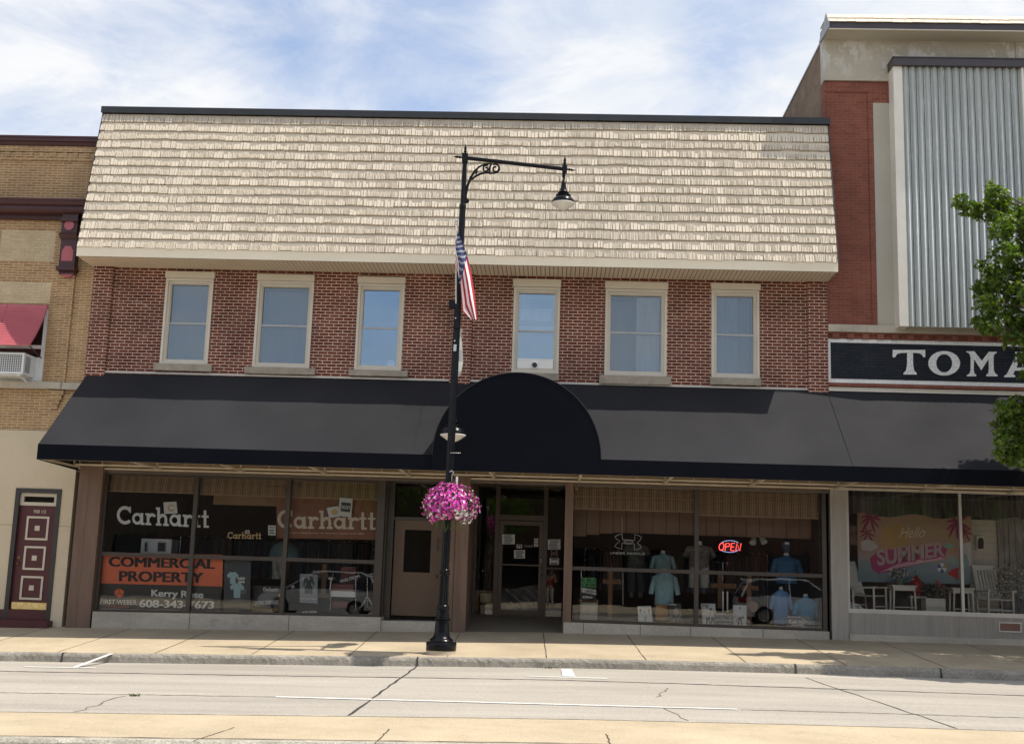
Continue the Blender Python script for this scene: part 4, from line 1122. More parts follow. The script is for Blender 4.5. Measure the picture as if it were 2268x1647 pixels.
for a, c in ((rx1 + .05, xm2 - .03), (xm2 + .03, x1)):
    b = MB(); b.box(a, c, .028, .034, zbt + .05, ZH2); b.build('shop_pane', M_SGLASS, rb)
vq0, vq1 = W(2211, 1376, -.04), W(2263, 1400.5, -.04)
vt = MB(); fr(vt, vq0.x, vq1.x, vq1.z, vq0.z, -.055, -.03, .03); vn = vt.build('vent', M_ALU, rb)
vt = MB(); vt.box(vq0.x + .03, vq1.x - .03, -.036, -.034, vq1.z + .03, vq0.z - .03); vt.k = 1
n = 22
for i in range(n): xx = vq0.x + .03 + (vq1.x - vq0.x - .06) * i / n; vt.box(xx, xx + .008, -.044, -.037, vq1.z + .03, vq0.z - .03)
for i in range(9): z__ = vq1.z + .03 + (vq0.z - vq1.z - .06) * i / 9; vt.box(vq0.x + .03, vq1.x - .03, -.0445, -.0372, z__, z__ + .008)
vt.build('vent_grille', [M_BLACK, plain('vent_brown', (.28, .14, .10), .6)], vn)
# interior of the right shop
b = MB(); b.box(rx1 - .2, x1, 2.6, 2.7, 0, 3.6); b.box(rx1 - .2, rx1, .1, 2.6, 0, 3.6); b.box(rx1, x1, .1, 2.6, zbt - .15, zbt - .1); b.box(rx1, x1, .1, 2.6, 3.5, 3.6)
b.build('interior_wall', plain('grey_shop_wall', (.20, .18, .16), .9, var=.2), rb)
# ------------------------------------------------------------------ street lamp
M_LAMP = plain('black_lamp_paint', (.004, .0045, .006), .26, var=.2, vs=3, spec=.22)
M_LENS = plain('lamp_lens', (.75, .73, .68), .35, var=.03)
YL = -3.72
L0 = W(976.5, 1444, YL); LX, LZ = L0.x, ground(L0.x, YL)
lamp = thing('street_lamp', 'tall black fluted lamp post with a scrolled arm and two bell lanterns', 'street lamp', (LX, YL, LZ))
lam = lambda px, py, Y=YL: W(px, py, Y)
ph = lambda py: W(990, py, YL).z - LZ
top = W(1030.5, 340, YL); lean = (top.x - LX) / (top.z - LZ)
def ax(h): return Vector((LX + lean * h, YL, LZ + h))
b = MB(); b.lathe([(.275, -.1), (.275, .06), (.26, .065)], ax(0), 40); b.build('footing', concrete('lamp_footing', (.46, .40, .31), stain=.3), lamp)
b = MB()
pr = [(.277, .06), (.283, .07), (.283, .20), (.275, .212), (.228, .214), (.230, .24), (.215, .262), (.19, .275), (.165, .30), (.147, .34), (.137, .40), (.130, .575), (.146, .585), (.146, .605), (.130, .613), (.146, .622), (.146, .645), (.118, .655), (.113, .775), (.126, .785), (.126, .805), (.112, .812), (.120, .84), (.112, .868), (.095, .885)]
def lathe_ax(b, pr, n=28, flute=None):
    rings = []
    for r, z in pr:
        c = ax(z)
        rings.append([c + Vector((r * math.cos(2 * math.pi * k / n) * (1 - (flute or 0) * (k % 2)), r * math.sin(2 * math.pi * k / n) * (1 - (flute or 0) * (k % 2)), 0)) for k in range(n)])
    b.loft(rings)
lathe_ax(b, pr, 40); b.build('base', M_LAMP, lamp, smooth=35)
h2 = ph(1262)
b = MB(); lathe_ax(b, [(.090, .88), (.082, h2 - .09)], 32, .09); b.build('fluted_shaft', M_LAMP, lamp)
hr = h2
b = MB(); lathe_ax(b, [(.082, hr - .1), (.095, hr - .09), (.097, hr - .06), (.085, hr - .05), (.095, hr - .03), (.095, hr - .0), (.078, hr + .02)], 32); hc = ph(457)
b.build('collar', M_LAMP, lamp, smooth=35)
b = MB(); lathe_ax(b, [(.079, hr + .01), (.063, hc - .03)], 32, .06); b.build('pole', M_LAMP, lamp)
ht = ph(358)
b = MB(); lathe_ax(b, [(.063, hc - .05), (.068, hc - .03), (.068, hc), (.056, hc + .05), (.05, hc + .07), (.047, ht)], 24); b.build('upper_pole', M_LAMP, lamp, smooth=35)
P1 = ax(ph(349)); e = .058
b = MB(); b.box(P1.x - e, P1.x + e, YL - e, YL + e, P1.z - .10, P1.z + .085); b.build('pole_head', M_LAMP, lamp)
FIN = [(.035, 0), (.02, .01), (.018, .03), (.034, .045), (.034, .06), (.016, .075), (.030, .095), (.026, .125), (.004, .20)]
def finial(c, ax_, par, s=1):
    b = MB(); b.lathe([(r * s, z * s) for r, z in FIN], c, 14, ax_); return b.build('finial', M_LAMP, par, smooth=40)
finial(P1 + Vector((0, 0, .08)), (0, 0, 1), lamp)
P2 = W(1250.5, 374.5, YL + .25); arm_d = (P2 - P1).normalized()
finial(P1 - arm_d * .055, -arm_d, lamp, .9)
b = MB(); b.tube([P1, P2], .040, 14); b.tube([P1.lerp(P2, .83), P1.lerp(P2, .84)], .043, 14); arm = b.build('arm', M_LAMP, lamp, smooth=40)
b = MB(); b.box(P2.x - .05, P2.x + .05, P2.y - .05, P2.y + .05, P2.z - .085, P2.z + .075); b.build('arm_head', M_LAMP, lamp)
finial(P2 + Vector((0, 0, .07)), (0, 0, 1), lamp); finial(P2 + arm_d * .05, arm_d, lamp, .9)
# scroll bracket, traced as metal straps in the plane of the arm
sp = lambda px, py: W(px, py, YL + .25 * max(0, (px - 1030)) / 220)
cq = lambda x, y: (959.8 + x * .17928, 310 + y * .17928)
b = MB()
def strap(pts, r): b.tube([sp(*cq(*p)) for p in pts], r, 8)
strap([(395, 770), (398, 680), (425, 560), (460, 470), (510, 385), (570, 330), (640, 300), (720, 292)], [.03, .03, .028, .026, .022, .02, .018, .016])
strap([(470, 490), (520, 450), (580, 420), (640, 405), (690, 405)], .022)
def spiral(cx_, cy_, r0, r1, a0, a1, w): strap([(cx_ + (r0 + (r1 - r0) * k / 22) * math.cos(R(a0 + (a1 - a0) * k / 22)), cy_ + (r0 + (r1 - r0) * k / 22) * math.sin(R(a0 + (a1 - a0) * k / 22))) for k in range(23)], w)
spiral(768, 355, 58, 18, -120, 300, .020); spiral(652, 358, 46, 14, 300, -120, .017)
strap([(720, 292), (700, 330), (690, 405)], .018); strap([(690, 405), (740, 412), (790, 400), (820, 360)], .02); strap([(540, 380), (535, 400), (520, 420)], .02)
c = sp(*cq(410, 750)); b.ball(c, .055, (1, .5, 1.1)); c = sp(*cq(702, 412)); b.ball(c, .025)
b.build('scroll_bracket', M_LAMP, lamp, smooth=50)
# bell lanterns
def lantern(c, s, stem_top, name='lantern'):
    b = MB(); pr = [(.012, .52), (.03, .50), (.045, .47), (.05, .43), (.06, .36), (.085, .27), (.10, .245), (.125, .235), (.10, .215), (.13, .19), (.165, .18), (.165, .165), (.135, .155), (.17, .14), (.215, .095), (.245, .04), (.25, .0), (.24, -.005), (.232, .0)]
    b.lathe([(r * s, z * s) for r, z in pr], c, 36); b.tube([Vector(c) + Vector((0, 0, .5 * s)), stem_top], .022, 10)
    b.ball(Vector(c) + Vector((0, 0, .62 * s)), .038 * s, (1, 1, 1.5)); b.ball(Vector(c) + Vector((0, 0, .51 * s)), .036 * s, (1, 1, .7))
    o = b.build(name, M_LAMP, lamp, smooth=45)
    b = MB(); b.lathe([(.249 * s, -.004), (.252 * s, -.016 * s), (.235 * s, -.03 * s), (.12 * s, -.11 * s), (.03 * s, -.155 * s), (.002, -.165 * s)], c, 36); b.build('lens', M_LENS, o, smooth=60)
    return o
c1 = W(1247.2, 450.5, YL + .25); lantern((c1.x, c1.y, c1.z), .93, P2)
YL2 = YL + .95
c2 = W(1003.3, 962, YL2); st = Vector((c2.x, YL2, c2.z + .62)); lantern((c2.x, c2.y, c2.z), 1.02, st)
hh_ = c2.z + .62 - LZ
b = MB(); b.tube([ax(hh_ + .05), st + Vector((0, .02, 0))], .03, 10); b.build('arm', M_LAMP, lamp, smooth=40)
# fittings on the pole
b = MB(); pF = ax(ph(676)); b.box(pF.x - .17, pF.x - .06, YL - .06, YL + .06, pF.z - .05, pF.z + .10); pG = ax(ph(690)); b.box(pG.x - .06, pG.x + .04, YL - .11, YL - .05, pG.z - .35, pG.z + .12); b.build('flag_bracket', M_LAMP, lamp)
for py in (706.5, 756): b = MB(); q = ax(ph(py)); b.ball(q + Vector((-.02, -.115 if py < 720 else -.08, 0)), .018); b.build('bolt', M_STEEL, lamp)
b = MB(); q = ax(ph(771)); b.box(q.x - .035, q.x + .02, YL - .10, YL - .06, q.z - .07, q.z + .06); b.build('banner_clip', M_STEEL, lamp); b = MB(); q = ax(ph(1003)); b.tube([q + Vector((0, -.07, 0)), q + Vector((.2, -.1, .0))], .008, 6); b.build('banner_clip', M_STEEL, lamp)

# torn white strip behind the pole
b = MB(); pts = [(1022, 726), (1018, 745), (1019, 775), (1020, 800), (1018, 822), (1015, 834)]; wd_ = [.01, .03, .05, .05, .035, .01]
L_ = [W(px, py, YL + .12) for px, py in pts]
b.add([q + Vector((s * w, .02 * (i % 2), 0)) for i, (q, w) in enumerate(zip(L_, wd_)) for s in (-1, 1)], [(2 * i, 2 * i + 1, 2 * i + 3, 2 * i + 2) for i in range(len(L_) - 1)])
o = b.build('banner_remnant', plain('pale_cloth', (.72, .74, .70), .8), at=L_[0]); o['label'] = 'narrow torn pale banner strip hanging behind the lamp post below the flag'; o['category'] = 'banner'

# flag
fl_ = thing('flag', 'american flag hanging limp from a thin pole on the lamp post', 'flag', ax(ph(680)))
F0, F1 = W(1009.8, 672, YL - .13), W(1010.4, 500, YL - .20)
b = MB(); b.tube([F0, F1], .014, 8); b.build('staff', plain('staff_cream', (.62, .58, .48), .4), fl_)
b = MB(); b.ball(W(1010.4, 488, YL - .2), .035, (1, 1, 1.3)); b.ball(W(1010.4, 496, YL - .2), .025); b.build('staff_ornament', M_STEEL, fl_)
# cloth : hoist edge on the staff, fly edge drooping down to the right
M_FR = plain('flag_red', (.45, .02, .035), .8); M_FW = plain('flag_white', (.82, .81, .80), .8); M_FB = plain('flag_blue', (.025, .035, .13), .8)
HO = [(1011, 508), (1011, 592)]
def fcloth(u, v):
    """u along the fly, v from top of hoist down"""
    # top edge runs from the hoist top down to the right, bottom edge folds underneath
    topx = [(1011, 508), (1024, 535), (1035, 566), (1044, 605), (1051, 650), (1057, 708)]
    botx = [(1008, 594), (1013, 604), (1019, 630), (1022, 662), (1025, 690), (1042, 706)]
    def at(P_, u):
        k = min(len(P_) - 2, int(u * (len(P_) - 1))); f = u * (len(P_) - 1) - k
        return P_[k][0] * (1 - f) + P_[k + 1][0] * f, P_[k][1] * (1 - f) + P_[k + 1][1] * f
    a = at(topx, u); c = at(botx, u)
    vm = 1 - .5 * min(1, u / .35); f = min(1, v / vm); bk_ = max(0, (v - vm) / max(.01, 1 - vm)) if vm < 1 else 0
    f -= .75 * bk_
    px, py = a[0] * (1 - f) + c[0] * f, a[1] * (1 - f) + c[1] * f
    fold = .05 * math.sin(f * 9 + u * 2.5) * min(1, u * 2.5) + (.10 * math.sin(min(1, bk_ * 3) * 1.57) if bk_ else 0)
    return W(px, py, YL - .2 + fold)
NU, NV = 40, 39
vs = [fcloth(i / NU, j / NV) for i in range(NU + 1) for j in range(NV + 1)]
b = MB()
for i in range(NU):
    for j in range(NV):
        s_ = int(j / NV * 13); canton = i / NU < .40 and s_ < 7
        b.k = 2 if canton else (0 if s_ % 2 == 0 else 1)
        b.f.append([i * (NV + 1) + j, (i + 1) * (NV + 1) + j, (i + 1) * (NV + 1) + j + 1, i * (NV + 1) + j + 1]); b.mi.append(b.k)
b.v = vs
cl_ = b.build('cloth', [M_FR, M_FW, M_FB], fl_, smooth=80)
b = MB()
for r_ in range(9):
    for k in range(6 if r_ % 2 == 0 else 5):
        u = (.035 + .0667 * (k + (0 if r_ % 2 == 0 else .5))) ; v = (.045 + .058 * r_)
        c = fcloth(u, v); du = (fcloth(u + .01, v) - c) / .01; dv = (fcloth(u, v + .01) - c) / .01
        P_ = [c + du * (.016 * (1 if q % 2 == 0 else .42)) * math.sin(R(36 * q)) + dv * (-.026 * (1 if q % 2 == 0 else .42)) * math.cos(R(36 * q)) + Vector((0, -.012, 0)) for q in range(10)]
        b.poly(*P_)
b.build('stars', M_FW, cl_)

# hanging flower basket
YBK = YL - .42
bc_ = W(996, 1117, YBK)
bk = thing('hanging_flower_basket', 'hanging basket overflowing with magenta and white petunias on the lamp post', 'flower basket', bc_)
M_LEAF = plain('petunia_leaf', (.075, .11, .025), .6, var=.35, vs=12)
M_MAG = plain('petal_magenta', (.78, .06, .50), .6, var=.3, vs=9); M_PUR = plain('petal_violet', (.70, .05, .58), .6, var=.25, vs=9); M_WHT = plain('petal_white', (.85, .82, .80), .6, var=.06); M_PNK = plain('petal_pink', (.88, .26, .55), .6, var=.2, vs=9); M_EYE = plain('flower_eye', (.85, .62, .72), .6)
b = MB(); b.lathe([(.1, -.28), (.19, -.2), (.24, 0), (.25, .06), (.22, .06), (.2, .0)], bc_, 24); b.build('pot', plain('pot_brown', (.06, .04, .025), .8), bk)
hk = W(1001, 1052, YBK); b = MB(); b.tube([bc_ + Vector((-.2, 0, .05)), hk + Vector((0, 0, -.1)), bc_ + Vector((.2, 0, .05))], .006, 6); b.tube([hk + Vector((0, 0, -.1)), hk + Vector((0, 0, .0)), hk + Vector((.03, .0, .05)), hk + Vector((-.01, 0, .09)), hk + Vector((-.05, .0, .06))], .008, 6)
b.tube([hk + Vector((0, 0, .07)), Vector((ax(3).x, YL, hk.z + .07))], .012, 6); b.build('hook', M_STEEL, bk)
q = W(1012, 1062, YBK); b = MB(); b.box(q.x - .02, q.x + .02, YBK - .003, YBK + .003, q.z - .1, q.z + .06); b.build('plant_tag', M_WHT, bk)
rf = random.Random(3)
def shell():
    a = rf.uniform(0, 2 * math.pi); ct = rf.uniform(-.80, .98); s_ = math.sqrt(1 - ct * ct)
    rx = .455 + .05 * math.sin(3 * a) + .035 * math.sin(5 * a + 1); rz_ = .40 if ct > 0 else .33 + .05 * math.sin(2 * a + 1)
    n = Vector((s_ * math.cos(a), s_ * math.sin(a), ct)); wob = rf.uniform(.86, 1.05)
    if ct < -.3: wob *= 1.02
    return Vector((n.x * rx * wob, n.y * rx * wob, n.z * rz_ * wob - .02)), n
b = MB()
for i in range(2200):
    p, n = shell(); p *= rf.uniform(.72, 1.08); d = (n + Vector((rf.uniform(-.8, .8), rf.uniform(-.8, .8), rf.uniform(-.6, .4)))).normalized(); l = rf.uniform(.03, .07); e = d.cross(Vector((rf.random(), rf.random(), rf.random()))).normalized() * l * .3; c = bc_ + p
    b.poly(c, c + d * l * .5 + e, c + d * l, c + d * l * .5 - e)
for i in range(26):
    a = rf.uniform(0, 6.28); r_ = rf.uniform(.1, .42); c = bc_ + Vector((r_ * math.cos(a), r_ * math.sin(a), -.30)); b.tube([c, c + Vector((rf.uniform(-.03, .03), 0, -.1)), c + Vector((rf.uniform(-.06, .06), 0, -rf.uniform(.12, .22)))], .004, 4)
b.build('foliage', M_LEAF, bk)
def bloom(b, c, n, r):
    n = n.normalized(); e = n.orthogonal().normalized(); f = n.cross(e); ro = rf.uniform(0, 6.28)
    ring = [c + (e * math.cos(ro + 2 * math.pi * k / 10) + f * math.sin(ro + 2 * math.pi * k / 10)) * r * (1.0 if k % 2 == 0 else .80) + n * r * (.12 if k % 2 == 0 else .22) for k in range(10)]
    b.add([c - n * r * .35] + ring, [(0, 1 + k, 1 + (k + 1) % 10) for k in range(10)])
bm, bw = MB(), MB()
for i in range(1700):
    p, n = shell()
    c = bc_ + p * rf.choice((rf.uniform(.9, 1.0), rf.uniform(.96, 1.05), rf.uniform(1.0, 1.12))); dirn = n + Vector((rf.uniform(-.45, .45), rf.uniform(-.45, .45), rf.uniform(-.2, .4)))
    whitez = (p.x > .10 and p.z < -.10 and rf.random() < .5) or (p.z < .0 and rf.random() < .10) or (p.x > .2 and p.z > .0 and rf.random() < .18) or rf.random() < .02
    if whitez: bloom(bw, c, dirn, rf.uniform(.024, .033))
    else: bm.k = rf.choice((0, 0, 0, 0, 1, 2)); bloom(bm, c, dirn, rf.uniform(.019, .030))
    if not whitez and rf.random() < .5: bm.k = 3; nn_ = dirn.normalized(); bm.lathe([(.006, 0), (.001, .004)], c - nn_ * .0, 5, nn_)
o = bm.build('magenta_blossoms', [M_MAG, M_PUR, M_PNK, M_EYE], bk, kind='stuff'); o = bw.build('white_blossoms', M_WHT, bk, kind='stuff')
# ------------------------------------------------------------------ maple tree at the right edge
M_BARK = plain('bark', (.11, .085, .065), .9, var=.3, vs=6, stretch=(3, 3, .6), bump=.8, bs=25)
def leafmat(name, col):
    mt, t, b_ = newmat(name); v = coords(t)
    c = mixc(t, ramp(t, nz(t, v, 2.2, 3), [(.35, 0), (.65, 1)]), mul(col, .75), mul(col, 1.25))
    lk(t, c, b_.inputs['Base Color']); b_.inputs['Roughness'].default_value = .45; b_.inputs['Specular IOR Level'].default_value = .4
    tl = nn(t, 'ShaderNodeBsdfTranslucent'); lk(t, mixc(t, 1., c, (1.25, 1.35, .45), 'MULTIPLY'), tl.inputs['Color'])
    mx = nn(t, 'ShaderNodeMixShader'); mx.inputs[0].default_value = .38; lk(t, b_.outputs[0], mx.inputs[1]); lk(t, tl.outputs[0], mx.inputs[2])
    out = [n for n in t.nodes if n.type == 'OUTPUT_MATERIAL'][0]; lk(t, mx.outputs[0], out.inputs[0])
    return mt
YT = -3.55
TX = W(2420, 1200, YT).x
tree = thing('maple_tree', 'leafy green maple growing by the curb before the white lettered wall sign', 'tree', (TX, YT, ground(TX, YT)))
rt = random.Random(8)
LEAF = [(0, 0), (.16, -.04), (.40, .02), (.33, .16), (.52, .36), (.30, .40), (.22, .62), (.12, .58), (0, 1.0), (-.12, .58), (-.22, .62), (-.30, .40), (-.52, .36), (-.33, .16), (-.40, .02), (-.16, -.04)]
clumps = []
def cl_add(px, py, rp, dy=0., sq=.8): 
    c = W(px, py, YT + dy); clumps.append((c, rp / 116., sq))
for a in [(2188, 418, 26, 0), (2206, 440, 32, .1), (2128, 444, 20, -.1), (2150, 462, 26, -.1), (2180, 470, 28, 0), (2235, 458, 34, .2), (2265, 490, 40, 0), (2215, 500, 34, -.2), (2250, 530, 40, .2), (2225, 560, 32, -.3), (2270, 575, 44, .1),
          (2182, 592, 24, -.2), (2200, 618, 36, -.1), (2178, 640, 26, .1), (2232, 620, 44, .3), (2272, 640, 46, -.2), (2190, 672, 32, -.2), (2225, 680, 42, .1), (2172, 712, 20, 0), (2200, 716, 32, -.1), (2250, 716, 42, .2), (2245, 752, 26, -.2), (2288, 730, 44, 0), (2286, 790, 36, .1), (2275, 830, 18, -.1),
          (2258, 892, 24, .3), (2228, 905, 28, -.1), (2250, 930, 38, 0), (2212, 938, 20, .1), (2238, 970, 36, -.2), (2272, 975, 44, .2), (2225, 1005, 24, .1), (2262, 1018, 34, 0), (2290, 920, 44, .1)]:
    cl_add(*a)
for i in range(100):
    px = rt.uniform(2310, 2720); top_ = 330 + abs(px - 2470) * .5; py = rt.uniform(top_ + 40, 1040); cl_add(px, py, rt.uniform(36, 62), rt.uniform(-1.7, .95))
lv = [MB() for _ in range(3)]
def leaf(b, c, s, up):
    d = Vector((rt.gauss(0, .7), rt.gauss(0, .7), -.55 + rt.gauss(0, .35))).normalized(); n = (Vector((rt.gauss(0, .55), rt.gauss(0, .55), 1))).normalized(); e = d.cross(n).normalized(); n = e.cross(d)
    fold = rt.uniform(.05, .35)
    vs = [c + (e * x + d * y + n * (abs(x) * fold - y * y * .25)) * s for x, y in LEAF]
    b.add(vs, [(0, 1, 2, 3, 4, 5, 6, 7, 8), (0, 8, 9, 10, 11, 12, 13, 14, 15)])
for (c, r_, sq) in clumps:
    far = c.x > W(2330, 800, YT).x
    nl = int((235 if not far else 130) * (r_ / .3) ** 1.7)
    for i in range(nl):
        v = Vector((rt.gauss(0, 1), rt.gauss(0, 1), rt.gauss(0, 1))).normalized() * r_ * rt.uniform(.25, 1.12) ** .6
        v.z *= sq
        if noise.noise((c + v) * 3.1) < -.23: continue
        b = lv[rt.choice((0, 0, 1, 1, 2))]; leaf(b, c + v, rt.uniform(.07, .125) * (1 if not far else 1.25), None)
crown = MB()
for k, q in enumerate(lv):
    crown.k = k; crown.add(q.v, q.f)
crown.build('crown', [leafmat('maple_leaf', (.10, .165, .025)), leafmat('maple_leaf_light', (.15, .22, .03)), leafmat('maple_leaf_dark', (.065, .115, .022))], tree)
b = MB(); gz_ = ground(TX, YT); H = W(2420, 520, YT).z
trunk = [(TX, YT, gz_ - .1), (TX + .02, YT, gz_ + .4), (TX - .03, YT + .02, gz_ + 1.6), (TX + .02, YT, gz_ + 2.6), (TX, YT + .05, gz_ + 4.2), (TX + .1, YT, gz_ + 6), (TX + .05, YT, H)]
b.tube(trunk, [.24, .17, .15, .14, .11, .07, .02], 12); b.build('trunk', M_BARK, tree, smooth=60)
b = MB()
for (c, r_, sq) in clumps:
    hz = min(max(gz_ + 2.3, c.z - rt.uniform(.5, 1.6)), H - .3); s_ = Vector((TX + .03, YT, hz)); d = c - s_; mid = s_ + d * .5 + Vector((0, 0, .12 + .1 * rt.random()))
    r0 = .035 if d.length < 1.5 else .05
    b.tube([s_, s_.lerp(mid, .5) + Vector((0, 0, .05)), mid, mid.lerp(c, .6) + Vector((0, 0, .05)), c + d.normalized() * r_ * .5], [r0, r0 * .8, r0 * .55, r0 * .3, .004], 5)
b.build('limbs', M_BARK, tree)
# ------------------------------------------------------------------ what stands and hangs in the shop windows
cA = lambda x, y: (206.7 + x * .29297, 1048.4 + y * .29297)      # orange banner window detail coordinates
cB = lambda x, y: (1240.3 + x * .26042, 1033.6 + y * .26042)     # neon sign window
cC = lambda x, y: (1860.5 + x * .20175, 1070.5 + y * .20175)     # right shop
cDr = lambda x, y: (1033.6 + x * .21512, 1048.4 + y * .21512)    # entrance


def Q(cf, Y, *c):
    """quad (bl, br, tr, tl) from detail coordinates: two corners or four (tl, tr, br, bl)"""
    if len(c) == 4: c = (c[0], c[1], c[2], c[1], c[2], c[3], c[0], c[3])
    P_ = [W(*cf(c[i], c[i + 1]), Y) for i in range(0, 8, 2)]
    return [P_[3], P_[2], P_[1], P_[0]]


def sq(b, q, dy=-.002):
    b.poly(*[Vector(p) + Vector((0, dy, 0)) for p in q])


def tq(b, body, q, dy=-.004, **kw): b.mapped(txt(body, **kw), [Vector(p) + Vector((0, dy, 0)) for p in q])


def tqb(b, body, q, d):
    vf = txt(body)
    for k in range(-2, 3):
        for j in (-1, 1):
            q2 = [Vector(p) + (q[1] - q[0]) * d * k + (q[3] - q[0]) * .02 * j + Vector((0, -.004 - .00012 * (k + 2) - .0006 * (j > 0), 0)) for p in q]; b.mapped(vf, q2)


def tagd(o, label, cat, group=None):
    o['label'] = label; o['category'] = cat
    if group: o['group'] = group
    return o


def flat(name, col, rough=.6, **k): return plain(name, col, rough, var=k.pop('var', .06), **k)


M_INKW = flat('print_white', (.80, .80, .78)); M_INKK = flat('print_black', (.012, .012, .014)); M_INKO = flat('print_orange', (.80, .17, .07), .45)
M_CREAMI = flat('print_cream', (.70, .60, .48)); M_AMB = flat('print_amber', (.62, .42, .20)); M_BRN = plain('banner_brown', (.24, .095, .05), .7, var=.2, vs=5, stretch=(1, 1, .5), bump=.4, bs=14)
M_PAPER = flat('paper', (.70, .71, .68)); M_KRAFT = plain('cardboard', (.34, .22, .10), .8, var=.1)
M_WOODX = plain('rough_wood', (.17, .085, .04), .7, var=.2, vs=4, stretch=(4, 4, .7), bump=.2)


def rng(cx, cy, ro, ri, a0, a1, n=20, sy=1):
    o_ = [(cx + ro * math.cos(R(a0 + (a1 - a0) * i / n)), cy + sy * ro * math.sin(R(a0 + (a1 - a0) * i / n))) for i in range(n + 1)]
    i_ = [(cx + ri * math.cos(R(a0 + (a1 - a0) * i / n)), cy + sy * ri * math.sin(R(a0 + (a1 - a0) * i / n))) for i in range(n + 1)]
    return [(o_[k], o_[k + 1], i_[k + 1], i_[k]) for k in range(n)]


def rc(a, b_, c, d): return [((a, b_), (c, b_), (c, d), (a, d))]


SL = {'C': (1.42, rng(.78, .75, .78, .50, 42, 318, 26) + rc(1.20, .98, 1.36, 1.5)),
      'a': (1.22, rng(.5, .5, .5, .26, 0, 360, 26) + rc(.82, .0, 1.07, 1.0) + rc(.84, 0, 1.2, .18)),
      'r': (.95, rc(.14, .0, .40, 1.0) + rc(0, 0, .56, .18) + rc(0, .82, .2, 1) + rng(.66, .60, .41, .16, 25, 165, 14)),
      'h': (1.26, rc(.14, 0, .40, 1.52) + rc(0, 1.34, .2, 1.52) + rc(0, 0, .54, .18) + rng(.67, .58, .43, .17, 0, 175, 16) + rc(.84, 0, 1.10, .58) + rc(.70, 0, 1.25, .18)),
      't': (.74, rc(.2, 0, .46, 1.42) + rc(0, .82, .68, 1.0) + rc(.4, 0, .70, .18))}


def slab(b, body, q, dy=-.004):
    x = 0; pcs = []
    for ch in body:
        w_, ps = SL[ch]; pcs += [[(u + x, v) for u, v in p] for p in ps]; x += w_ + .06
    W_, H_ = x - .06, 1.53
    for i, p in enumerate(pcs):
        vf = ([(u / W_, v / H_) for u, v in p], [tuple(range(len(p)))])
        b.mapped(vf, [Vector(c) + Vector((0, dy - .00012 * i, 0)) for c in q])


YS = .13
# --- bamboo shades
def weave(name, c1, c2):
    mt, t, b_ = newmat(name); v = coords(t)
    c = t.nodes.new('ShaderNodeTexCoord'); sp = t.nodes.new('ShaderNodeSeparateXYZ'); lk(t, c.outputs['Object'], sp.inputs[0])
    sx = mth(t, 'SINE', mth(t, 'MULTIPLY', sp.outputs[0], 2 * math.pi / .038)); sz_ = mth(t, 'SINE', mth(t, 'MULTIPLY', sp.outputs[2], 2 * math.pi / .028))
    sl_ = mth(t, 'SINE', mth(t, 'MULTIPLY', sp.outputs[0], 2 * math.pi / .19))
    f = mth(t, 'ADD', mth(t, 'MULTIPLY', sx, .32), mth(t, 'ADD', mth(t, 'MULTIPLY', sz_, .18), mth(t, 'MULTIPLY', sl_, .12)))
    f = mth(t, 'ADD', mth(t, 'ADD', f, .5), mth(t, 'MULTIPLY', mth(t, 'SUBTRACT', nz(t, coords(t, (3, 3, 30)), 3, 5), .5), .5))
    lk(t, mixc(t, ramp(t, f, [(.25, 0), (.75, 1)]), c1, c2), b_.inputs['Base Color']); b_.inputs['Roughness'].default_value = .8
    return mt
M_BAM = weave('bamboo_weave', (.10, .062, .034), (.44, .29, .17))
M_BAMF = plain('bamboo_fringe', (.42, .28, .17), .8, var=.2)
def shade(name, label, x0, x1, ztop_, tiers, Y=.2):
    b = MB()
    for k, (za_, zb_) in enumerate(tiers):
        y = Y - .02 * k
        b.add([(x0 + (x1 - x0) * i / 12, y + random.uniform(-.006, .006), z + random.uniform(-.008, .008) * (j == 0)) for i in range(13) for j, z in enumerate((zb_, za_))], [(2 * i, 2 * i + 2, 2 * i + 3, 2 * i + 1) for i in range(12)])
        b.k = 1; b.box(x0, x1, y - .008, y + .008, zb_ - .012, zb_ + .012); b.k = 0
    tagd(b.build(name, [M_BAM, M_BAMF], at=((x0 + x1) / 2, Y, ztop_)), label, 'window shade', 'bamboo shades in the shop windows')
zz_ = lambda cf, x, y, Y=.2: W(*cf(x, y), Y).z
shade('bamboo_shade', 'plaid bamboo shade rolled over the pane with the white cloth wordmark', mx_[0] + .05, mx_[1], HEADL, [(HEADL, zz_(cA, 400, 78)), (zz_(cA, 400, 70), zz_(cA, 400, 140))])
shade('bamboo_shade', 'plaid bamboo shade over the middle pane of the orange banner window', mx_[1], mx_[2], HEADL, [(HEADL, zz_(cA, 1100, 100)), (zz_(cA, 1100, 90), zz_(cA, 1100, 165))])
shade('bamboo_shade', 'plaid bamboo shade above the brown cloth banner', mx_[2], mx_[3] - .05, HEADL, [(HEADL, zz_(cA, 1800, 118)), (zz_(cA, 1800, 108), zz_(cA, 1800, 188))])
shade('bamboo_shade', 'plaid bamboo shade above the white outlined emblem', xr0 + .1, xm, HEADR, [(HEADR, zz_(cB, 600, 262)), (zz_(cB, 600, 268), zz_(cB, 600, 368))])
shade('bamboo_shade', 'plaid bamboo shade above the red neon sign', xm, xr1, HEADR, [(HEADR, zz_(cB, 1700, 300)), (zz_(cB, 1700, 300), zz_(cB, 1700, 425))])
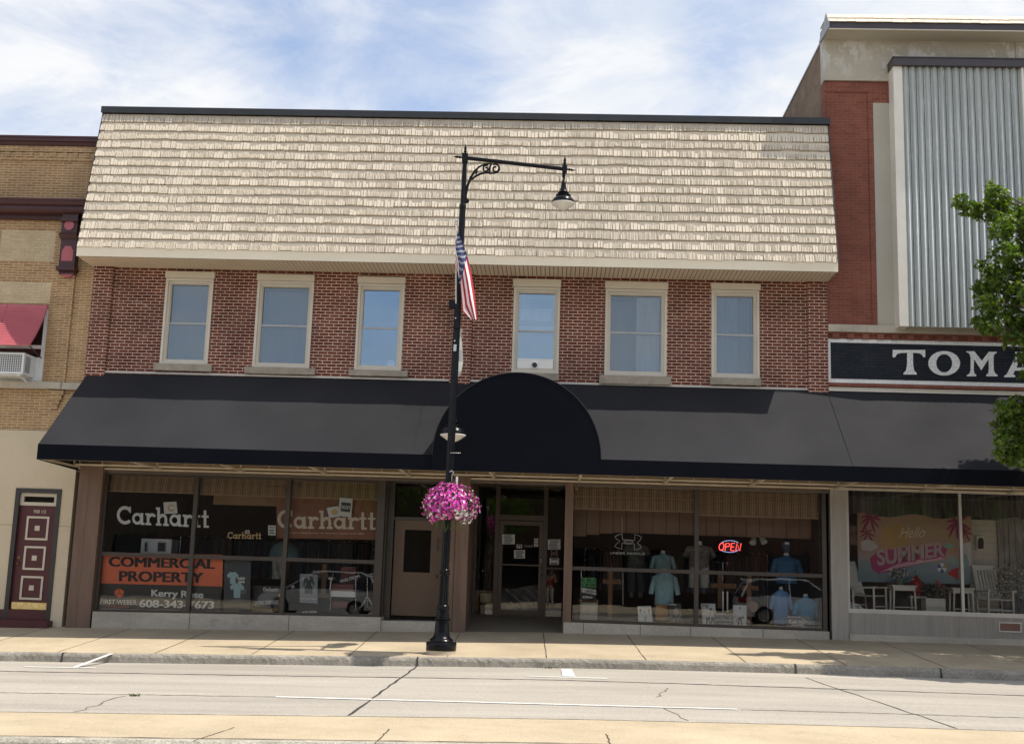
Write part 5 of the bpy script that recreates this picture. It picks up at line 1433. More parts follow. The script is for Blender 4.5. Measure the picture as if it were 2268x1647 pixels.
# --- boarded valance hung inside the neon sign window
b = MB(); zv1 = HEADR + .02; zvb = zz_(cB, 1000, 572, .9)
M_VAL = plain('valance_boards', (.20, .115, .07), .6, var=.15, vs=1.2)
x = xr0 + .12; n_ = 0
while x < xr1 - .1:
    tt = (x - xr0) / (xr1 - xr0); zz0 = zvb - (.12 * max(0, 1 - tt * 6)) ** 1.0 - .02 * tt
    b.box(x, min(x + .285, xr1 - .1), .88, .91, zz0, zv1); x += .3
b.k = 1; b.box(xr0 + .12, xr1 - .1, .905, .92, zvb + .02, zv1)
tagd(b.build('wood_valance', [M_VAL, M_INKK], at=(3, .9, zv1)), 'brown boarded valance hanging inside the neon sign window', 'valance')

# --- orange banner window : wordmarks, banner, stickers
b = MB(); slab(b, 'Carhartt', Q(cA, YS, 178, 243, 878, 268, 878, 410, 178, 378), 0)
tagd(b.build('window_lettering', M_INKW), 'big white slab serif wordmark on the first pane above the orange banner', 'lettering')
def card(name, label, cat, q, mats, th=.008, group=None):
    b = MB(); b.hexa(q, (0, th, 0)); return b, lambda: tagd(b.build(name, mats, at=q[0]), label, cat, group)
b, fin = card('sticker', 'white square sticker with a yellow swirl stuck on the white wordmark', 'sticker', Q(cA, YS - .03, 530, 216, 628, 211, 636, 300, 536, 304), [M_PAPER, M_AMB], .003)
b.k = 1
qs = Q(cA, YS - .03, 560, 232, 615, 228, 620, 284, 564, 288)
for p in rng(.5, .5, .5, .26, 30, 330, 16): b.mapped((list(p), [(0, 1, 2, 3)]), [v + Vector((0, -.003, 0)) for v in qs])
fin()
bn = thing('banner', 'orange and black real estate banner taped inside the shop window', 'banner', W(*cA(500, 1035), YS + .02))
YB = YS + .02
qo = Q(cA, YB, 62, 592, 980, 612, 975, 852, 46, 828); qk = Q(cA, YB, 46, 829, 975, 853, 948, 1042, 20, 1034)
b = MB(); b.hexa(qo, (0, .004, 0)); b.build('orange_field', M_INKO, bn)
b = MB(); b.hexa(qk, (0, .004, 0)); b.build('black_field', flat('banner_black', (.028, .027, .026), .4), bn)
b = MB(); tqb(b, 'COMMERCIAL', Q(cA, YB, 122, 628, 918, 647, 914, 718, 122, 699), .0038); tqb(b, 'PROPERTY', Q(cA, YB, 201, 735, 829, 749, 825, 823, 199, 811), .0045); b.build('black_lettering', M_INKK, bn)
b = MB(); tqb(b, 'Kerry Rose', Q(cA, YB, 442, 876, 832, 890, 828, 955, 440, 940), .004); tqb(b, '608-343-7673', Q(cA, YB, 352, 951, 912, 965, 908, 1019, 350, 1007), .0032); tq(b, 'FIRST WEBER', Q(cA, YB, 58, 949, 330, 954, 328, 990, 55, 982), bold=.012); b.build('white_lettering', M_INKW, bn)
b = MB(); tq(b, 'REALTORS', Q(cA, YB, 112, 994, 268, 998, 268, 1014, 112, 1010), space=1.3)
hx = [(.5 + .5 * math.cos(R(90 + 60 * k)), .5 + .5 * math.sin(R(90 + 60 * k))) for k in range(6)]
for k in range(3):
    a = [(.5, .5), hx[(2 * k + 0) % 6], hx[(2 * k + 1) % 6], hx[(2 * k + 2) % 6]]; cx_, cy_ = sum(p[0] for p in a) / 4, sum(p[1] for p in a) / 4
    b.mapped(([(cx_ + (u - cx_) * .9, cy_ + (v - cy_) * .9) for u, v in a], [(0, 1, 2, 3)]), [v + Vector((0, -.004, 0)) for v in Q(cA, YB, 155, 864, 238, 940)])
b.build('orange_emblem', M_INKO, bn)
# machine behind
mq = Q(cA, 1.0, 356, 496, 586, 600)
mc = thing('metal_cabinet', 'white enamel cabinet with rounded dark doors behind the first pane', 'cabinet', mq[0])
b = MB(); b.box(mq[0].x, mq[1].x, 1.0, 1.5, mq[0].z - .5, mq[2].z); b.build('case', M_ACW, mc)
for (a, c) in ((382, 412), (480, 552)):
    q = Q(cA, .998, a, 512, c, 592); b = MB(); b.prism([(q[0].x + (q[1].x - q[0].x) * u, .99, q[0].z + (q[2].z - q[0].z) * v) for u, v in ((0, 0), (1, 0), (1, .88), (.85, 1), (.15, 1), (0, .88))], (0, .008, 0)); b.build('door_panel', M_GREY, mc)
    q = Q(cA, .988, a + 8, 522, c - 8, 585); b = MB(); b.hexa(q, (0, .002, 0)); b.build('dark_opening', M_INKK, mc)
# small amber wordmark and the brown banner
b = MB(); slab(b, 'Carhartt', Q(cA, YS, 1015, 440, 1272, 444, 1272, 494, 1015, 490), 0); tagd(b.build('window_lettering', M_AMB), 'small amber slab serif wordmark on the middle pane of the orange banner window', 'lettering')
b, fin = card('sticker', 'tiny tilted pale sticker above the amber wordmark', 'sticker', Q(cA, YS - .03, 1145, 430, 1178, 426, 1184, 452, 1150, 456), [M_CREAMI, M_BRN], .003); b.k = 1; sq(b, Q(cA, YS - .03, 1157, 436, 1176, 448)); fin()
bb = thing('cloth_banner', 'brown cloth banner with big cream wordmark across the third pane', 'banner', W(*cA(1760, 490), .22))
qb = Q(cA, .24, 1385, 176, 2150, 190, 2145, 500, 1385, 486)
b = MB(); bl2, br2, tr2, tl2 = qb
b.grid(lambda u, v: (bl2 * (1 - u) + br2 * u) * (1 - v) + (tl2 * (1 - u) + tr2 * u) * v + Vector((0, .010 * noise.noise((u * 22 + v * 9, v * 3, 1)) + .006 * math.sin(u * 31 + v * 17), 0)), 60, 10)
b.build('cloth', M_BRN, bb, smooth=True)
b = MB(); slab(b, 'Carhartt', Q(cA, .222, 1392, 272, 2140, 284, 2138, 424, 1392, 412), 0); tq(b, 'Original equipment for the American worker since 1889', Q(cA, .222, 1475, 438, 2046, 447, 2046, 464, 1475, 454)); b.build('cream_lettering', M_CREAMI, bb)
b, fin = card('sticker', 'tilted white sticker with an orange spot on the brown banner', 'sticker', Q(cA, YS, 1764, 258, 1852, 244, 1862, 322, 1782, 336), [M_PAPER, M_AMB], .003); b.k = 1
qs = Q(cA, YS, 1800, 266, 1850, 312)
for p in rng(.5, .5, .5, .05, 0, 360, 14): b.mapped((list(p), [(0, 1, 2, 3)]), [v + Vector((0, -.003, 0)) for v in qs])
fin()
b, fin = card('hang_tag', 'tall white tag with a dark label stuck over the brown banner', 'sign', Q(cA, YS - .02, 1862, 180, 1962, 188, 1950, 330, 1852, 318), [M_PAPER, flat('label_violet', (.06, .05, .075)), M_INKW], .003); b.k = 1
sq(b, Q(cA, YS - .02, 1876, 214, 1948, 222, 1940, 292, 1870, 284)); b.k = 2; tq(b, 'ROCKY', Q(cA, YS - .024, 1882, 240, 1944, 246, 1940, 270, 1880, 264), bold=.02); fin()
b, fin = card('paper_sign', 'small white printed sign between the amber wordmark and the brown banner', 'sign', Q(cA, YS, 1322, 390, 1378, 392, 1378, 466, 1322, 464), [M_PAPER, M_INKK], .003); b.k = 1; tq(b, 'THE K', Q(cA, YS, 1328, 398, 1374, 414), bold=.03)
for k in range(3): sq(b, Q(cA, YS, 1330, 422 + k * 13, 1372 - 8 * (k % 2), 429 + k * 13))
fin()
# stacked tan boxes
for i, (a, y0, c, y1, lab) in enumerate(((984, 672, 1068, 735, 'tan shoe box, topmost of the stack beside the orange banner'), (980, 738, 1060, 800, 'tan shoe box in the middle of the stack beside the orange banner'), (980, 803, 1056, 866, 'tan shoe box at the bottom of the stack beside the orange banner'))):
    q = Q(cA, .5, a, y0, c, y1); b = MB(); b.box(q[0].x, q[1].x, .5, .85, q[0].z, q[2].z); b.k = 1; b.box(q[0].x - .006, q[1].x + .006, .494, .856, q[2].z - .05, q[2].z + .004)
    tagd(b.build('shoe_box', [M_KRAFT, flat('box_lid', (.40, .27, .08))], at=q[0]), lab, 'box')
q = Q(cA, .5, 985, 868, 1065, 1045); b = MB(); b.box(q[0].x, q[1].x, .48, .9, q[0].z - .1, q[2].z - .01); b.box(q[0].x - .03, q[1].x + .03, .46, .92, q[2].z - .04, q[2].z - .005); tagd(b.build('display_block', M_WOODB, at=q[0]), 'brown block carrying the stack of tan shoe boxes', 'display block')
# posters
def shirt_poly(cx, cy, w, h): return [(cx + w * x, cy + h * y) for x, y in ((-.28, -.5), (.28, -.5), (.30, .1), (.5, -.02), (.62, .22), (.26, .5), (.1, .46), (-.1, .46), (-.26, .5), (-.62, .22), (-.5, -.02), (-.30, .1))]
def person_polys(cx, y0, h, w=1.0, lean=0.):
    """a small printed standing figure in unit coordinates: head, torso with arms, legs"""
    H = h; x = cx; hd = [(x + lean * H + .075 * H * w * math.cos(R(30 * k)), y0 + H * .92 + .085 * H * math.sin(R(30 * k))) for k in range(12)]
    tor = [(x - .10 * H * w, y0 + .48 * H), (x + .10 * H * w, y0 + .48 * H), (x + .13 * H * w, y0 + .62 * H), (x + .22 * H * w, y0 + .50 * H), (x + .26 * H * w, y0 + .54 * H), (x + .19 * H * w, y0 + .80 * H), (x + .06 * H * w, y0 + .84 * H), (x - .06 * H * w, y0 + .84 * H), (x - .19 * H * w, y0 + .80 * H), (x - .25 * H * w, y0 + .52 * H), (x - .20 * H * w, y0 + .48 * H), (x - .13 * H * w, y0 + .64 * H)]
    leg = [(x - .11 * H * w, y0 + .48 * H), (x - .16 * H * w, y0), (x - .08 * H * w, y0), (x, y0 + .36 * H), (x + .10 * H * w, y0), (x + .18 * H * w, y0), (x + .11 * H * w, y0 + .48 * H)]
    return hd, tor, leg
def fillp(b, poly_, q, dy=-.003): vf = outl([poly_]); b.mapped(([(v[0], v[1]) for v in vf[0]], vf[1]), [Vector(p) + Vector((0, dy, 0)) for p in q])
M_PBLUE = flat('poster_blue_cloth', (.36, .52, .58)); M_PDARK = flat('poster_slate', (.06, .065, .075)); M_PMID = flat('poster_grey', (.22, .23, .24)); M_SKIN = flat('printed_skin', (.30, .27, .25))
q = Q(cA, .16, 992, 640, 1190, 646, 1185, 1030, 985, 1024)
b, fin = card('poster', 'dark poster with two pale blue work shirts in the orange banner window', 'poster', q, [M_PDARK, M_PBLUE, M_INKW, M_PMID], .006); b.k = 1
fillp(b, shirt_poly(.33, .62, .36, .24), q); fillp(b, shirt_poly(.5, .38, .44, .30), q, -.0045); b.k = 2; tq(b, 'HARD\nGEAR', Q(cA, .16, 1092, 782, 1146, 826), bold=.04); b.k = 3
for k in range(4): sq(b, [q[0].lerp(q[1], .45) + (q[3] - q[0]) * (.40 - .025 * k), q[0].lerp(q[1], .85) + (q[3] - q[0]) * (.40 - .025 * k), q[0].lerp(q[1], .85) + (q[3] - q[0]) * (.41 - .025 * k), q[0].lerp(q[1], .45) + (q[3] - q[0]) * (.41 - .025 * k)], -.003)
fin()
q = Q(cA, .4, 1208, 848, 1418, 1022)
b, fin = card('display_box', 'black display carton with white wordmark and a framed slogan', 'box', q, [flat('carton_black', (.03, .028, .026)), M_INKW, M_INKK, M_AMB], .3); b.k = 1; slab(b, 'Carhartt', Q(cA, .4, 1284, 858, 1396, 862, 1396, 888, 1284, 886)); sq(b, Q(cA, .4, 1210, 962, 1398, 956, 1398, 984, 1210, 992), -.003); b.k = 2; sq(b, Q(cA, .4, 1213, 965, 1395, 959, 1395, 981, 1213, 989), -.0045); b.k = 1; tq(b, 'WORK STRONG', Q(cA, .4, 1218, 968, 1390, 962, 1390, 979, 1218, 986), -.006, bold=.03); b.k = 3; fillp(b, [(.5 + .5 * math.cos(R(30 * k)), .5 + .5 * math.sin(R(30 * k))) for k in range(12)], Q(cA, .4, 1396, 908, 1416, 932)); fin()
q = Q(cA, .3, 1194, 1020, 1390, 1036); b = MB(); b.box(q[0].x, q[1].x, .3, .6, q[0].z, q[2].z); tagd(b.build('shelf_board', M_KRAFT, at=q[0]), 'pale wooden board under the black display carton', 'shelf board')
q = Q(cA, .2, 1562, 756, 1696, 760, 1694, 980, 1560, 974)
b, fin = card('poster', 'grey poster of a figure in a dark hooded jacket below the brown banner', 'poster', q, [flat('poster_mist', (.26, .29, .30)), flat('poster_jacket', (.035, .05, .055)), M_INKW, M_SKIN], .006)
b.k = 1; hd, tor, leg = person_polys(.5, .1, 1.0, 1.25); fillp(b, [(u, min(v, 1.)) for u, v in tor], q); fillp(b, [(.5 + .14 * math.cos(R(30 * k)), .86 + .11 * math.sin(R(30 * k))) for k in range(12)], q, -.004); fillp(b, [(.28, .32), (.72, .32), (.72, .6), (.28, .6)], q, -.0035); b.k = 3; fillp(b, [(.5 + .07 * math.cos(R(30 * k)), .86 + .06 * math.sin(R(30 * k))) for k in range(12)], q, -.005); b.k = 2; tq(b, 'work in any weather', [q[0].lerp(q[3], .12), q[1].lerp(q[2], .12), q[1].lerp(q[2], .17), q[0].lerp(q[3], .17)]); fin()
def cross(label, cf, Y, post, arm, low=None):
    q = Q(cf, Y, *post); qa = Q(cf, Y, *arm); b = MB(); b.box(q[0].x, q[1].x, Y, Y + .05, q[0].z, q[2].z); b.box(qa[0].x, qa[1].x, Y - .02, Y + .049, qa[0].z, qa[2].z)
    if low: ql = Q(cf, Y, *low); b.box(ql[0].x, ql[1].x, Y - .1, Y + .12, ql[0].z, ql[2].z)
    tagd(b.build('wooden_cross', M_WOODX, at=q[0]), label, 'wooden cross', 'wooden display crosses in the shop windows')
cross('brown wooden cross stand beside the hooded jacket poster', cA, .55, (1718, 684, 1752, 934), (1700, 758, 1776, 788), (1700, 905, 1780, 935))
cross('brown wooden cross beside the green sign', cB, .8, (405, 872, 443, 1292), (360, 956, 524, 992))
cross('brown wooden cross behind two white tubes', cB, .8, (1342, 908, 1380, 1200), (1280, 992, 1500, 1028))
cross('brown wooden cross with a round spool between the tubes and blue shirts', cB, .8, (1592, 918, 1630, 1352), (1545, 1012, 1688, 1044))
# salon chair
ch = thing('salon_chair', 'old maroon chair with steel arms in the orange banner window', 'chair', W(*cA(1880, 1030), .8))
M_MVIN = flat('maroon_vinyl', (.16, .035, .03), .4); M_CHRM = plain('chrome', (.7, .7, .7), .2, metal=1)
def qbox(cf, Y, x0, y0, x1, y1, d): q = Q(cf, Y, x0, y0, x1, y1); b = MB(); b.box(q[0].x, q[1].x, Y, Y + d, q[0].z, q[2].z); return b
qbox(cA, 1.15, 1868, 705, 1980, 830, .1).build('backrest', M_MVIN, ch); qbox(cA, .7, 1800, 836, 1966, 886, .5).build('seat', M_MVIN, ch); qbox(cA, .66, 1796, 890, 1978, 928, .03).build('front_band', M_WHITE, ch); qbox(cA, .62, 1806, 966, 1920, 1008, .2).build('footrest', M_MVIN, ch)
for xx in (1792, 1984):
    b = MB(); b.tube([W(*cA(xx, 930), .7), W(*cA(xx, 800), .7), W(*cA(xx, 795), 1.15)], .015); b.tube([W(*cA(xx, 930), .7), W(*cA(xx, 1035), .7)], .013); b.k = 1; p = W(*cA(xx, 800), .7); b.box(p.x - .04, p.x + .04, .66, 1.1, p.z - .0, p.z + .05); b.build('armrest', [M_CHRM, M_WHITE], ch)
def slogan(label, cf, Y, c, body='WORK STRONG', mats=None):
    q = Q(cf, Y, *c); b, fin = card('slogan_sign', label, 'sign', q, mats or [M_INKK, M_INKW], .01, 'black slogan signs in the orange banner window'); b.k = 1; tq(b, body, [q[0].lerp(q[2], .08), q[1].lerp(q[3], .08), q[2].lerp(q[0], .08), q[3].lerp(q[1], .08)], -.003, bold=.03); fin()
slogan('black slogan sign propped diagonally against the maroon chair', cA, .62, (1850, 806, 2024, 756, 2028, 780, 1856, 832))
slogan('black slogan sign lying at the foot of the window below the hooded poster', cA, .16, (1568, 1038, 1696, 1034, 1696, 1052, 1568, 1056))
b = MB(); p = W(*cA(2075, 950), .6)
for e in (-50, 0, 52): b.tube([W(*cA(2072, 780), .6), W(*cA(2072, 930), .6), W(*cA(2072 + e, 1010), .55 + .1 * (e == 0))], .010, 6)
tagd(b.build('display_stand', M_STEEL, at=p), 'thin steel tripod stand behind the maroon chair in the orange banner window', 'stand')
b = MB(); p = W(*cA(1440, 620), 1.3); b.loft([[p + Vector((r_ * math.cos(2 * math.pi * k / 20), .3 * r_ * math.sin(2 * math.pi * k / 20), z)) for k in range(20)] for r_, z in ((.36, -.1), (.36, 0), (.33, .14), (.24, .25), (.1, .32), (.02, .33))]); tagd(b.build('folded_jacket', flat('teal_jacket', (.10, .17, .17)), at=p, smooth=60), 'teal grey jacket draped on a stand behind the small amber wordmark', 'jacket')
b = MB(); b.grid(lambda u, v: W(*cA(1350 + u * 85, 645 + 150 * (1 - v)), .5) + Vector((0, .05 * math.sin(u * 9 + v * 3), 0)), 12, 8); tagd(b.build('garment_bag', plain('cloudy_plastic', (.30, .31, .32), .25, var=.4, vs=6), at=W(*cA(1390, 800), .5), smooth=True), 'crumpled clear garment bag hanging beside the black display carton', 'bag')
b = MB(); q = Q(cA, .9, 905, 165, 1390, 232); b.box(q[0].x, q[1].x, .9, .95, q[0].z, q[2].z); tagd(b.build('hanging_board', plain('tan_board', (.34, .22, .12), .7), at=q[0]), 'tan board hanging below the middle bamboo shade', 'board')

# --- clothes forms
M_NECK = flat('form_white', (.60, .60, .58), .5); M_POLE = flat('form_pole', (.08, .08, .08), .4)
def cloth(name, col, camo=None):
    mt, t, b_ = newmat(name); v = coords(t)
    c = mixc(t, ramp(t, nz(t, v, 7, 5), [(.3, 0), (.7, 1)]), mul(col, .86), mul(col, 1.12))
    if camo:
        f = nz(t, coords(t, (1, 1, 2.2)), 13, 5, .65); c = ramp(t, f, [(.38, camo[0]), (.45, camo[1]), (.55, camo[2]), (.62, camo[0])])
    lk(t, c, b_.inputs['Base Color']); b_.inputs['Roughness'].default_value = .85; bumpn(t, nz(t, coords(t, (1, 1, .35)), 16, 4), b_, .5, .02)
    return mt
CAMO = ((.045, .045, .04), (.22, .21, .18), (.11, .105, .09))
def ell(c, rx, ry, n=20, e=1.0): return [Vector((c[0] + rx * math.copysign(abs(math.cos(2 * math.pi * k / n)) ** e, math.cos(2 * math.pi * k / n)), c[1] + ry * math.sin(2 * math.pi * k / n), c[2])) for k in range(n)]
def form(label, cf, Y, xl, xr_, ysh, yhem, mat_, sleeve=.5, neck=True, head=None, shorts=None, base=None, polo=True, rot=0):
    """shirt on a bust form: xl..xr body width in the detail picture, shoulder and hem heights"""
    a, c = W(*cf(xl, (ysh + yhem) / 2), Y), W(*cf(xr_, (ysh + yhem) / 2), Y); w_ = (c.x - a.x); cx = (a.x + c.x) / 2
    z1 = W(*cf((xl + xr_) / 2, ysh), Y).z; z0 = W(*cf((xl + xr_) / 2, yhem), Y).z; h = z1 - z0
    root = thing('clothes_form', label, 'clothes form', (cx, Y, z0), 'clothes forms in the neon sign window')
    b = MB(); hw = w_ * .5 * .74; d_ = hw * .62
    rings = [ell((cx, Y, z0 + h * f), hw * s, d_ * s2, 24, .85) for f, s, s2 in ((0, .97, .95), (.03, .98, .97), (.3, .93, .92), (.55, .98, 1.0), (.75, 1.05, 1.05), (.85, 1.08, .98), (.92, .98, .85), (.965, .72, .68), (1.0, .40, .55))]
    for i, rg in enumerate(rings):
        for k, p in enumerate(rg): p.y += .012 * math.sin(k * 2.1 + i * 1.3); p.x += .006 * math.sin(k * 1.7 + i)
    b.loft(rings)
    for s in (-1, 1):
        sx = cx + s * hw * .92; zs_ = z0 + h * .88
        L_ = [Vector((sx - s * hw * .2, Y, zs_ + h * .0)), Vector((sx + s * hw * .08, Y - .01, zs_ - h * .04)), Vector((cx + s * w_ * .455, Y - .03, z0 + h * (.88 - sleeve * .45))), Vector((cx + s * w_ * .5, Y - .05, z0 + h * (.88 - sleeve * .78)))]
        b.tube(L_, [hw * .20, hw * .27, hw * .26, hw * .25], 14)
    sh = b.build('shirt', mat_, root, smooth=50)
    if polo:
        b = MB()
        for s in (-1, 1): b.loft([ell((cx + s * .0, Y - .01, z1 - .02), hw * .42, d_ * .62, 16), ell((cx, Y, z1 + .035), hw * .33, d_ * .5, 16)], False) if s == 1 else None
        b.box(cx - .016, cx + .016, Y - d_ * 1.07, Y - d_ * .5, z0 + h * .70, z1 - .03); b.build('collar', mat_, sh, smooth=50)
    if neck: b = MB(); b.lathe([(hw * .34, -.05), (hw * .29, .0), (hw * .25, .05), (hw * .24, .09)], (cx, Y, z1), 18); b.build('neck', M_NECK, root, smooth=50)
    if head:
        b = MB(); r_ = h * .17; b.ball((cx, Y, z1 + .10 + r_), r_, (.85, 1, 1.25), 16); b.build('head', head, root, smooth=60)
        b = MB(); b.ball((cx, Y + .01, z1 + .14 + r_ * 1.35), r_ * 1.02, (.95, 1.08, .85), 16); b.prism([(cx + r_ * .8 * math.cos(R(a_)), Y - r_ * .7 - r_ * .95 * math.sin(R(a_)), z1 + .12 + r_ * 1.3) for a_ in range(0, 181, 20)], (0, 0, .015)); cp = b.build('cap', mat_, root, smooth=60)
        b = MB(); b.box(cx - .05, cx + .04, Y - r_ * 1.13, Y - r_ * 1.06, z1 + .14 + r_ * 1.42, z1 + .14 + r_ * 1.85); b.build('cap_patch', M_INKW, cp)
    if shorts:
        m_, ye, yk = shorts; zs0_ = W(*cf((xl + xr_) / 2, ye), Y).z; b = MB(); b.loft([ell((cx, Y, z0 - .0), hw * .92, d_ * .9), ell((cx, Y, z0 + .08), hw * .9, d_ * .88)])
        for s in (-1, 1): b.loft([ell((cx + s * hw * .46, Y, z0 + .02), hw * .47, d_ * .9), ell((cx + s * hw * .5, Y, (z0 + zs0_) / 2), hw * .47, d_ * .85), ell((cx + s * hw * .53, Y, zs0_), hw * .46, d_ * .8)])
        b.build('shorts', m_, root, smooth=50)
        b = MB(); zk = W(*cf((xl + xr_) / 2, yk), Y).z
        for s in (-1, 1): b.lathe([(.05, 0), (.045, -(zs0_ - zk))], (cx + s * hw * .5, Y, zs0_), 12)
        b.build('legs', M_POLE, root)
    else:
        b = MB(); zb_ = base if base is not None else zR0 - .02; b.tube([(cx, Y + .03, zb_), (cx, Y + .03, z0 + .1)], .02); b.lathe([(.14, 0), (.14, .015), (.02, .03)], (cx, Y + .03, zb_), 18); b.build('stand', M_POLE, root)
    return root
M_TEAL = cloth('teal_knit', (.17, .27, .28)); M_LBL = cloth('pale_blue_knit', (.26, .42, .46)); M_NVB = cloth('deep_blue_knit', (.035, .12, .24)); M_BLU = cloth('cornflower_knit', (.13, .27, .50)); M_TBL = cloth('azure_knit', (.06, .25, .40))
M_CAMO = cloth('camo_print', (.1, .1, .1), CAMO); M_CAMOD = cloth('dark_camo_print', (.1, .1, .1), ((.025, .025, .022), (.10, .10, .085), (.05, .05, .042))); M_KHA = cloth('stone_cotton', (.40, .39, .35)); M_CHA = cloth('charcoal_cotton', (.045, .045, .048))
form('dim camouflage shirt with charcoal shorts behind the white outlined emblem', cB, 1.5, 545, 755, 655, 850, M_CAMOD, neck=False, shorts=(M_CHA, 1060, 1110), polo=False)
form('teal polo shirt on a high bust form above the paler blue shirt', cB, .95, 775, 975, 745, 905, M_TEAL, sleeve=.8)
form('pale blue hooded shirt on the bust form above the folded tan trousers', cB, .6, 772, 1002, 900, 1175, M_LBL, sleeve=.7)
form('grey camouflage shirt with stone coloured shorts at the middle mullion', cB, 1.0, 1062, 1306, 665, 862, M_CAMO, shorts=(M_KHA, 1025, 1075), polo=False)
form('dark blue polo shirt with a matching cap on a full head form', cB, 1.0, 1802, 2050, 765, 990, M_NVB, sleeve=.7, head=flat('form_navy', (.03, .06, .10)))
form('cornflower blue polo shirt, the narrow one below the dark blue polo', cB, .55, 1792, 1968, 1052, 1338, M_BLU, sleeve=.55)
form('azure blue polo shirt beside the cornflower blue one', cB, .5, 1988, 2192, 1115, 1366, M_TBL, sleeve=.6)
# small chest marks on the polos stay inside the material scale; folded trousers
b = MB(); q = Q(cB, .35, 815, 1172, 925, 1300); M_TRO = cloth('tan_twill', (.36, .20, .07))
for k in range(4): b.box(q[0].x, q[1].x - .01 * k, .35 + .006 * k, .5, q[0].z + (q[2].z - q[0].z) * k / 4 + .004, q[0].z + (q[2].z - q[0].z) * (k + 1) / 4)
tagd(b.build('folded_trousers', M_TRO, at=q[0]), 'stack of folded tan trousers below the pale blue shirt', 'trousers')

# --- white outlined emblem with lettering, neon
M_TUBE = flat('white_tube', (.62, .62, .60), .4)
cU = lambda x, y: (1255 + x * .15238, 1151.7 + y * .15238)
em = thing('tube_sign', 'white outlined curved emblem with thin lettering hung in the neon sign window', 'sign', W(*cU(890, 500), .2))
def ut(pts, r=.008): b.tube([W(*cU(*p), .2) for p in pts], r, 6)
b = MB()
ut([(812, 282), (806, 195), (745, 212), (702, 238), (720, 265), (775, 306), (740, 328), (698, 376), (735, 400), (800, 421), (806, 326), (850, 338), (900, 342), (945, 340), (982, 335), (984, 432), (1040, 420), (1084, 400), (1070, 365), (1024, 322), (1062, 295), (1092, 246), (1050, 222), (990, 204), (988, 292), (940, 286), (890, 282), (812, 282)])
ut([(900 + 70 * math.cos(R(20 * k)), 311 + 17 * math.sin(R(20 * k))) for k in range(19)], .006)
b.build('emblem', M_TUBE, em)
b = MB(); tq(b, 'UNDER ARMOUR', Q(cU, .2, 638, 455, 1142, 470, 1140, 505, 636, 488), 0, shear=.12); b.build('lettering', M_TUBE, em)
b = MB(); b.tube([W(*cU(818, 690), .2), W(*cU(818, 1230), .2)], .006); b.tube([W(*cU(806, 192), .2), W(*cU(806, -60), .2)], .003); b.build('cord', M_TUBE, em)
ne = thing('neon_sign', 'red neon open sign in a pale blue neon oval', 'sign', W(*cB(1450, 740), .35))
def neon(name, col, e):
    mt, t, b_ = newmat(name); b_.inputs['Base Color'].default_value = (*col, 1); b_.inputs['Emission Color'].default_value = (*col, 1); b_.inputs['Emission Strength'].default_value = e; return mt
cN = lambda u, v: cB(1352 + (u) * 193, 645 + (1 - v) * 66 + u * 2)
def ns(b, pts, r=.0075): b.tube([W(*cN(*p), .32) for p in pts], r, 6)
b = MB(); ns(b, [(.115 + .105 * math.cos(R(20 * k)) + .02 * math.sin(R(20 * k)), .52 + .47 * math.sin(R(20 * k))) for k in range(19)])
ns(b, [(.27, .02), (.31, .96), (.43, .96), (.475, .80), (.44, .58), (.30, .50)]); ns(b, [(.70, .97), (.55, .97), (.515, .02), (.67, .02)]); ns(b, [(.53, .50), (.66, .50)]); ns(b, [(.745, .0), (.78, .97), (.93, .0), (.975, .97)])
b.build('letters', neon('neon_red', (1, .07, .06), 2.8), ne)
cO = lambda a: cB(1445 + 92 * math.cos(R(a)), 675 - 50 * math.sin(R(a)))
b = MB(); b.tube([W(*cO(a), .34) for a in range(38, 143, 8)], .008, 6); b.tube([W(*cO(a), .34) for a in range(215, 331, 8)], .008, 6); b.build('oval', neon('neon_blue', (.30, .40, .75), .8), ne)
b = MB(); q = Q(cB, .37, 1372, 648, 1530, 705); b.box(q[0].x, q[1].x, .37, .385, q[0].z, q[2].z); b.build('backing', M_INKK, ne)
# --- green sign and appliance
q = Q(cB, .2, 178, 940, 306, 942, 308, 1132, 178, 1130)
b, fin = card('poster', 'green and white recycling slogan poster on a white stick', 'poster', q, [flat('poster_green', (.07, .30, .09)), M_INKK, M_INKW], .006); b.k = 1
GQ = lambda *c: Q(cB, .2, *c)
tq(b, 'N  BE G', GQ(180, 944, 304, 946, 304, 974, 180, 972), bold=.03, shear=.1); tq(b, 'GREEN BE GREEN BE', GQ(180, 977, 304, 979, 304, 986, 180, 984), bold=.02); tq(b, 'N  BE GRE', GQ(180, 990, 304, 992, 304, 1015, 180, 1013), bold=.03, shear=.1)
sq(b, GQ(178, 1018, 307, 1024, 308, 1132, 178, 1130), -.003); b.k = 2; sq(b, GQ(179, 1026, 307, 1046, 308, 1086, 179, 1062), -.0045); tq(b, 'BUFFALO', GQ(194, 1096, 274, 1098, 274, 1116, 194, 1114), -.0055, bold=.03); b.k = 1; tq(b, 'E GREEN', GQ(182, 1032, 306, 1050, 306, 1080, 182, 1060), -.006, bold=.035, shear=.1); b.k = 2
b.tube([W(*cB(181, 875), .22), W(*cB(179, 1140), .22)], .009, 6); fin()
ap = thing('display_case', 'pale boxy cabinet on the floor beneath the green poster', 'cabinet', W(*cB(240, 1310), .4))
qbox(cB, .4, 170, 1148, 318, 1300, .45).build('case', plain('cabinet_grey', (.36, .34, .29), .4), ap); qbox(cB, .392, 184, 1160, 304, 1240, .006).build('front_panel', plain('cabinet_panel', (.46, .44, .38), .3), ap); qbox(cB, .38, 158, 1132, 330, 1146, .5).build('top', M_WOODX, ap)
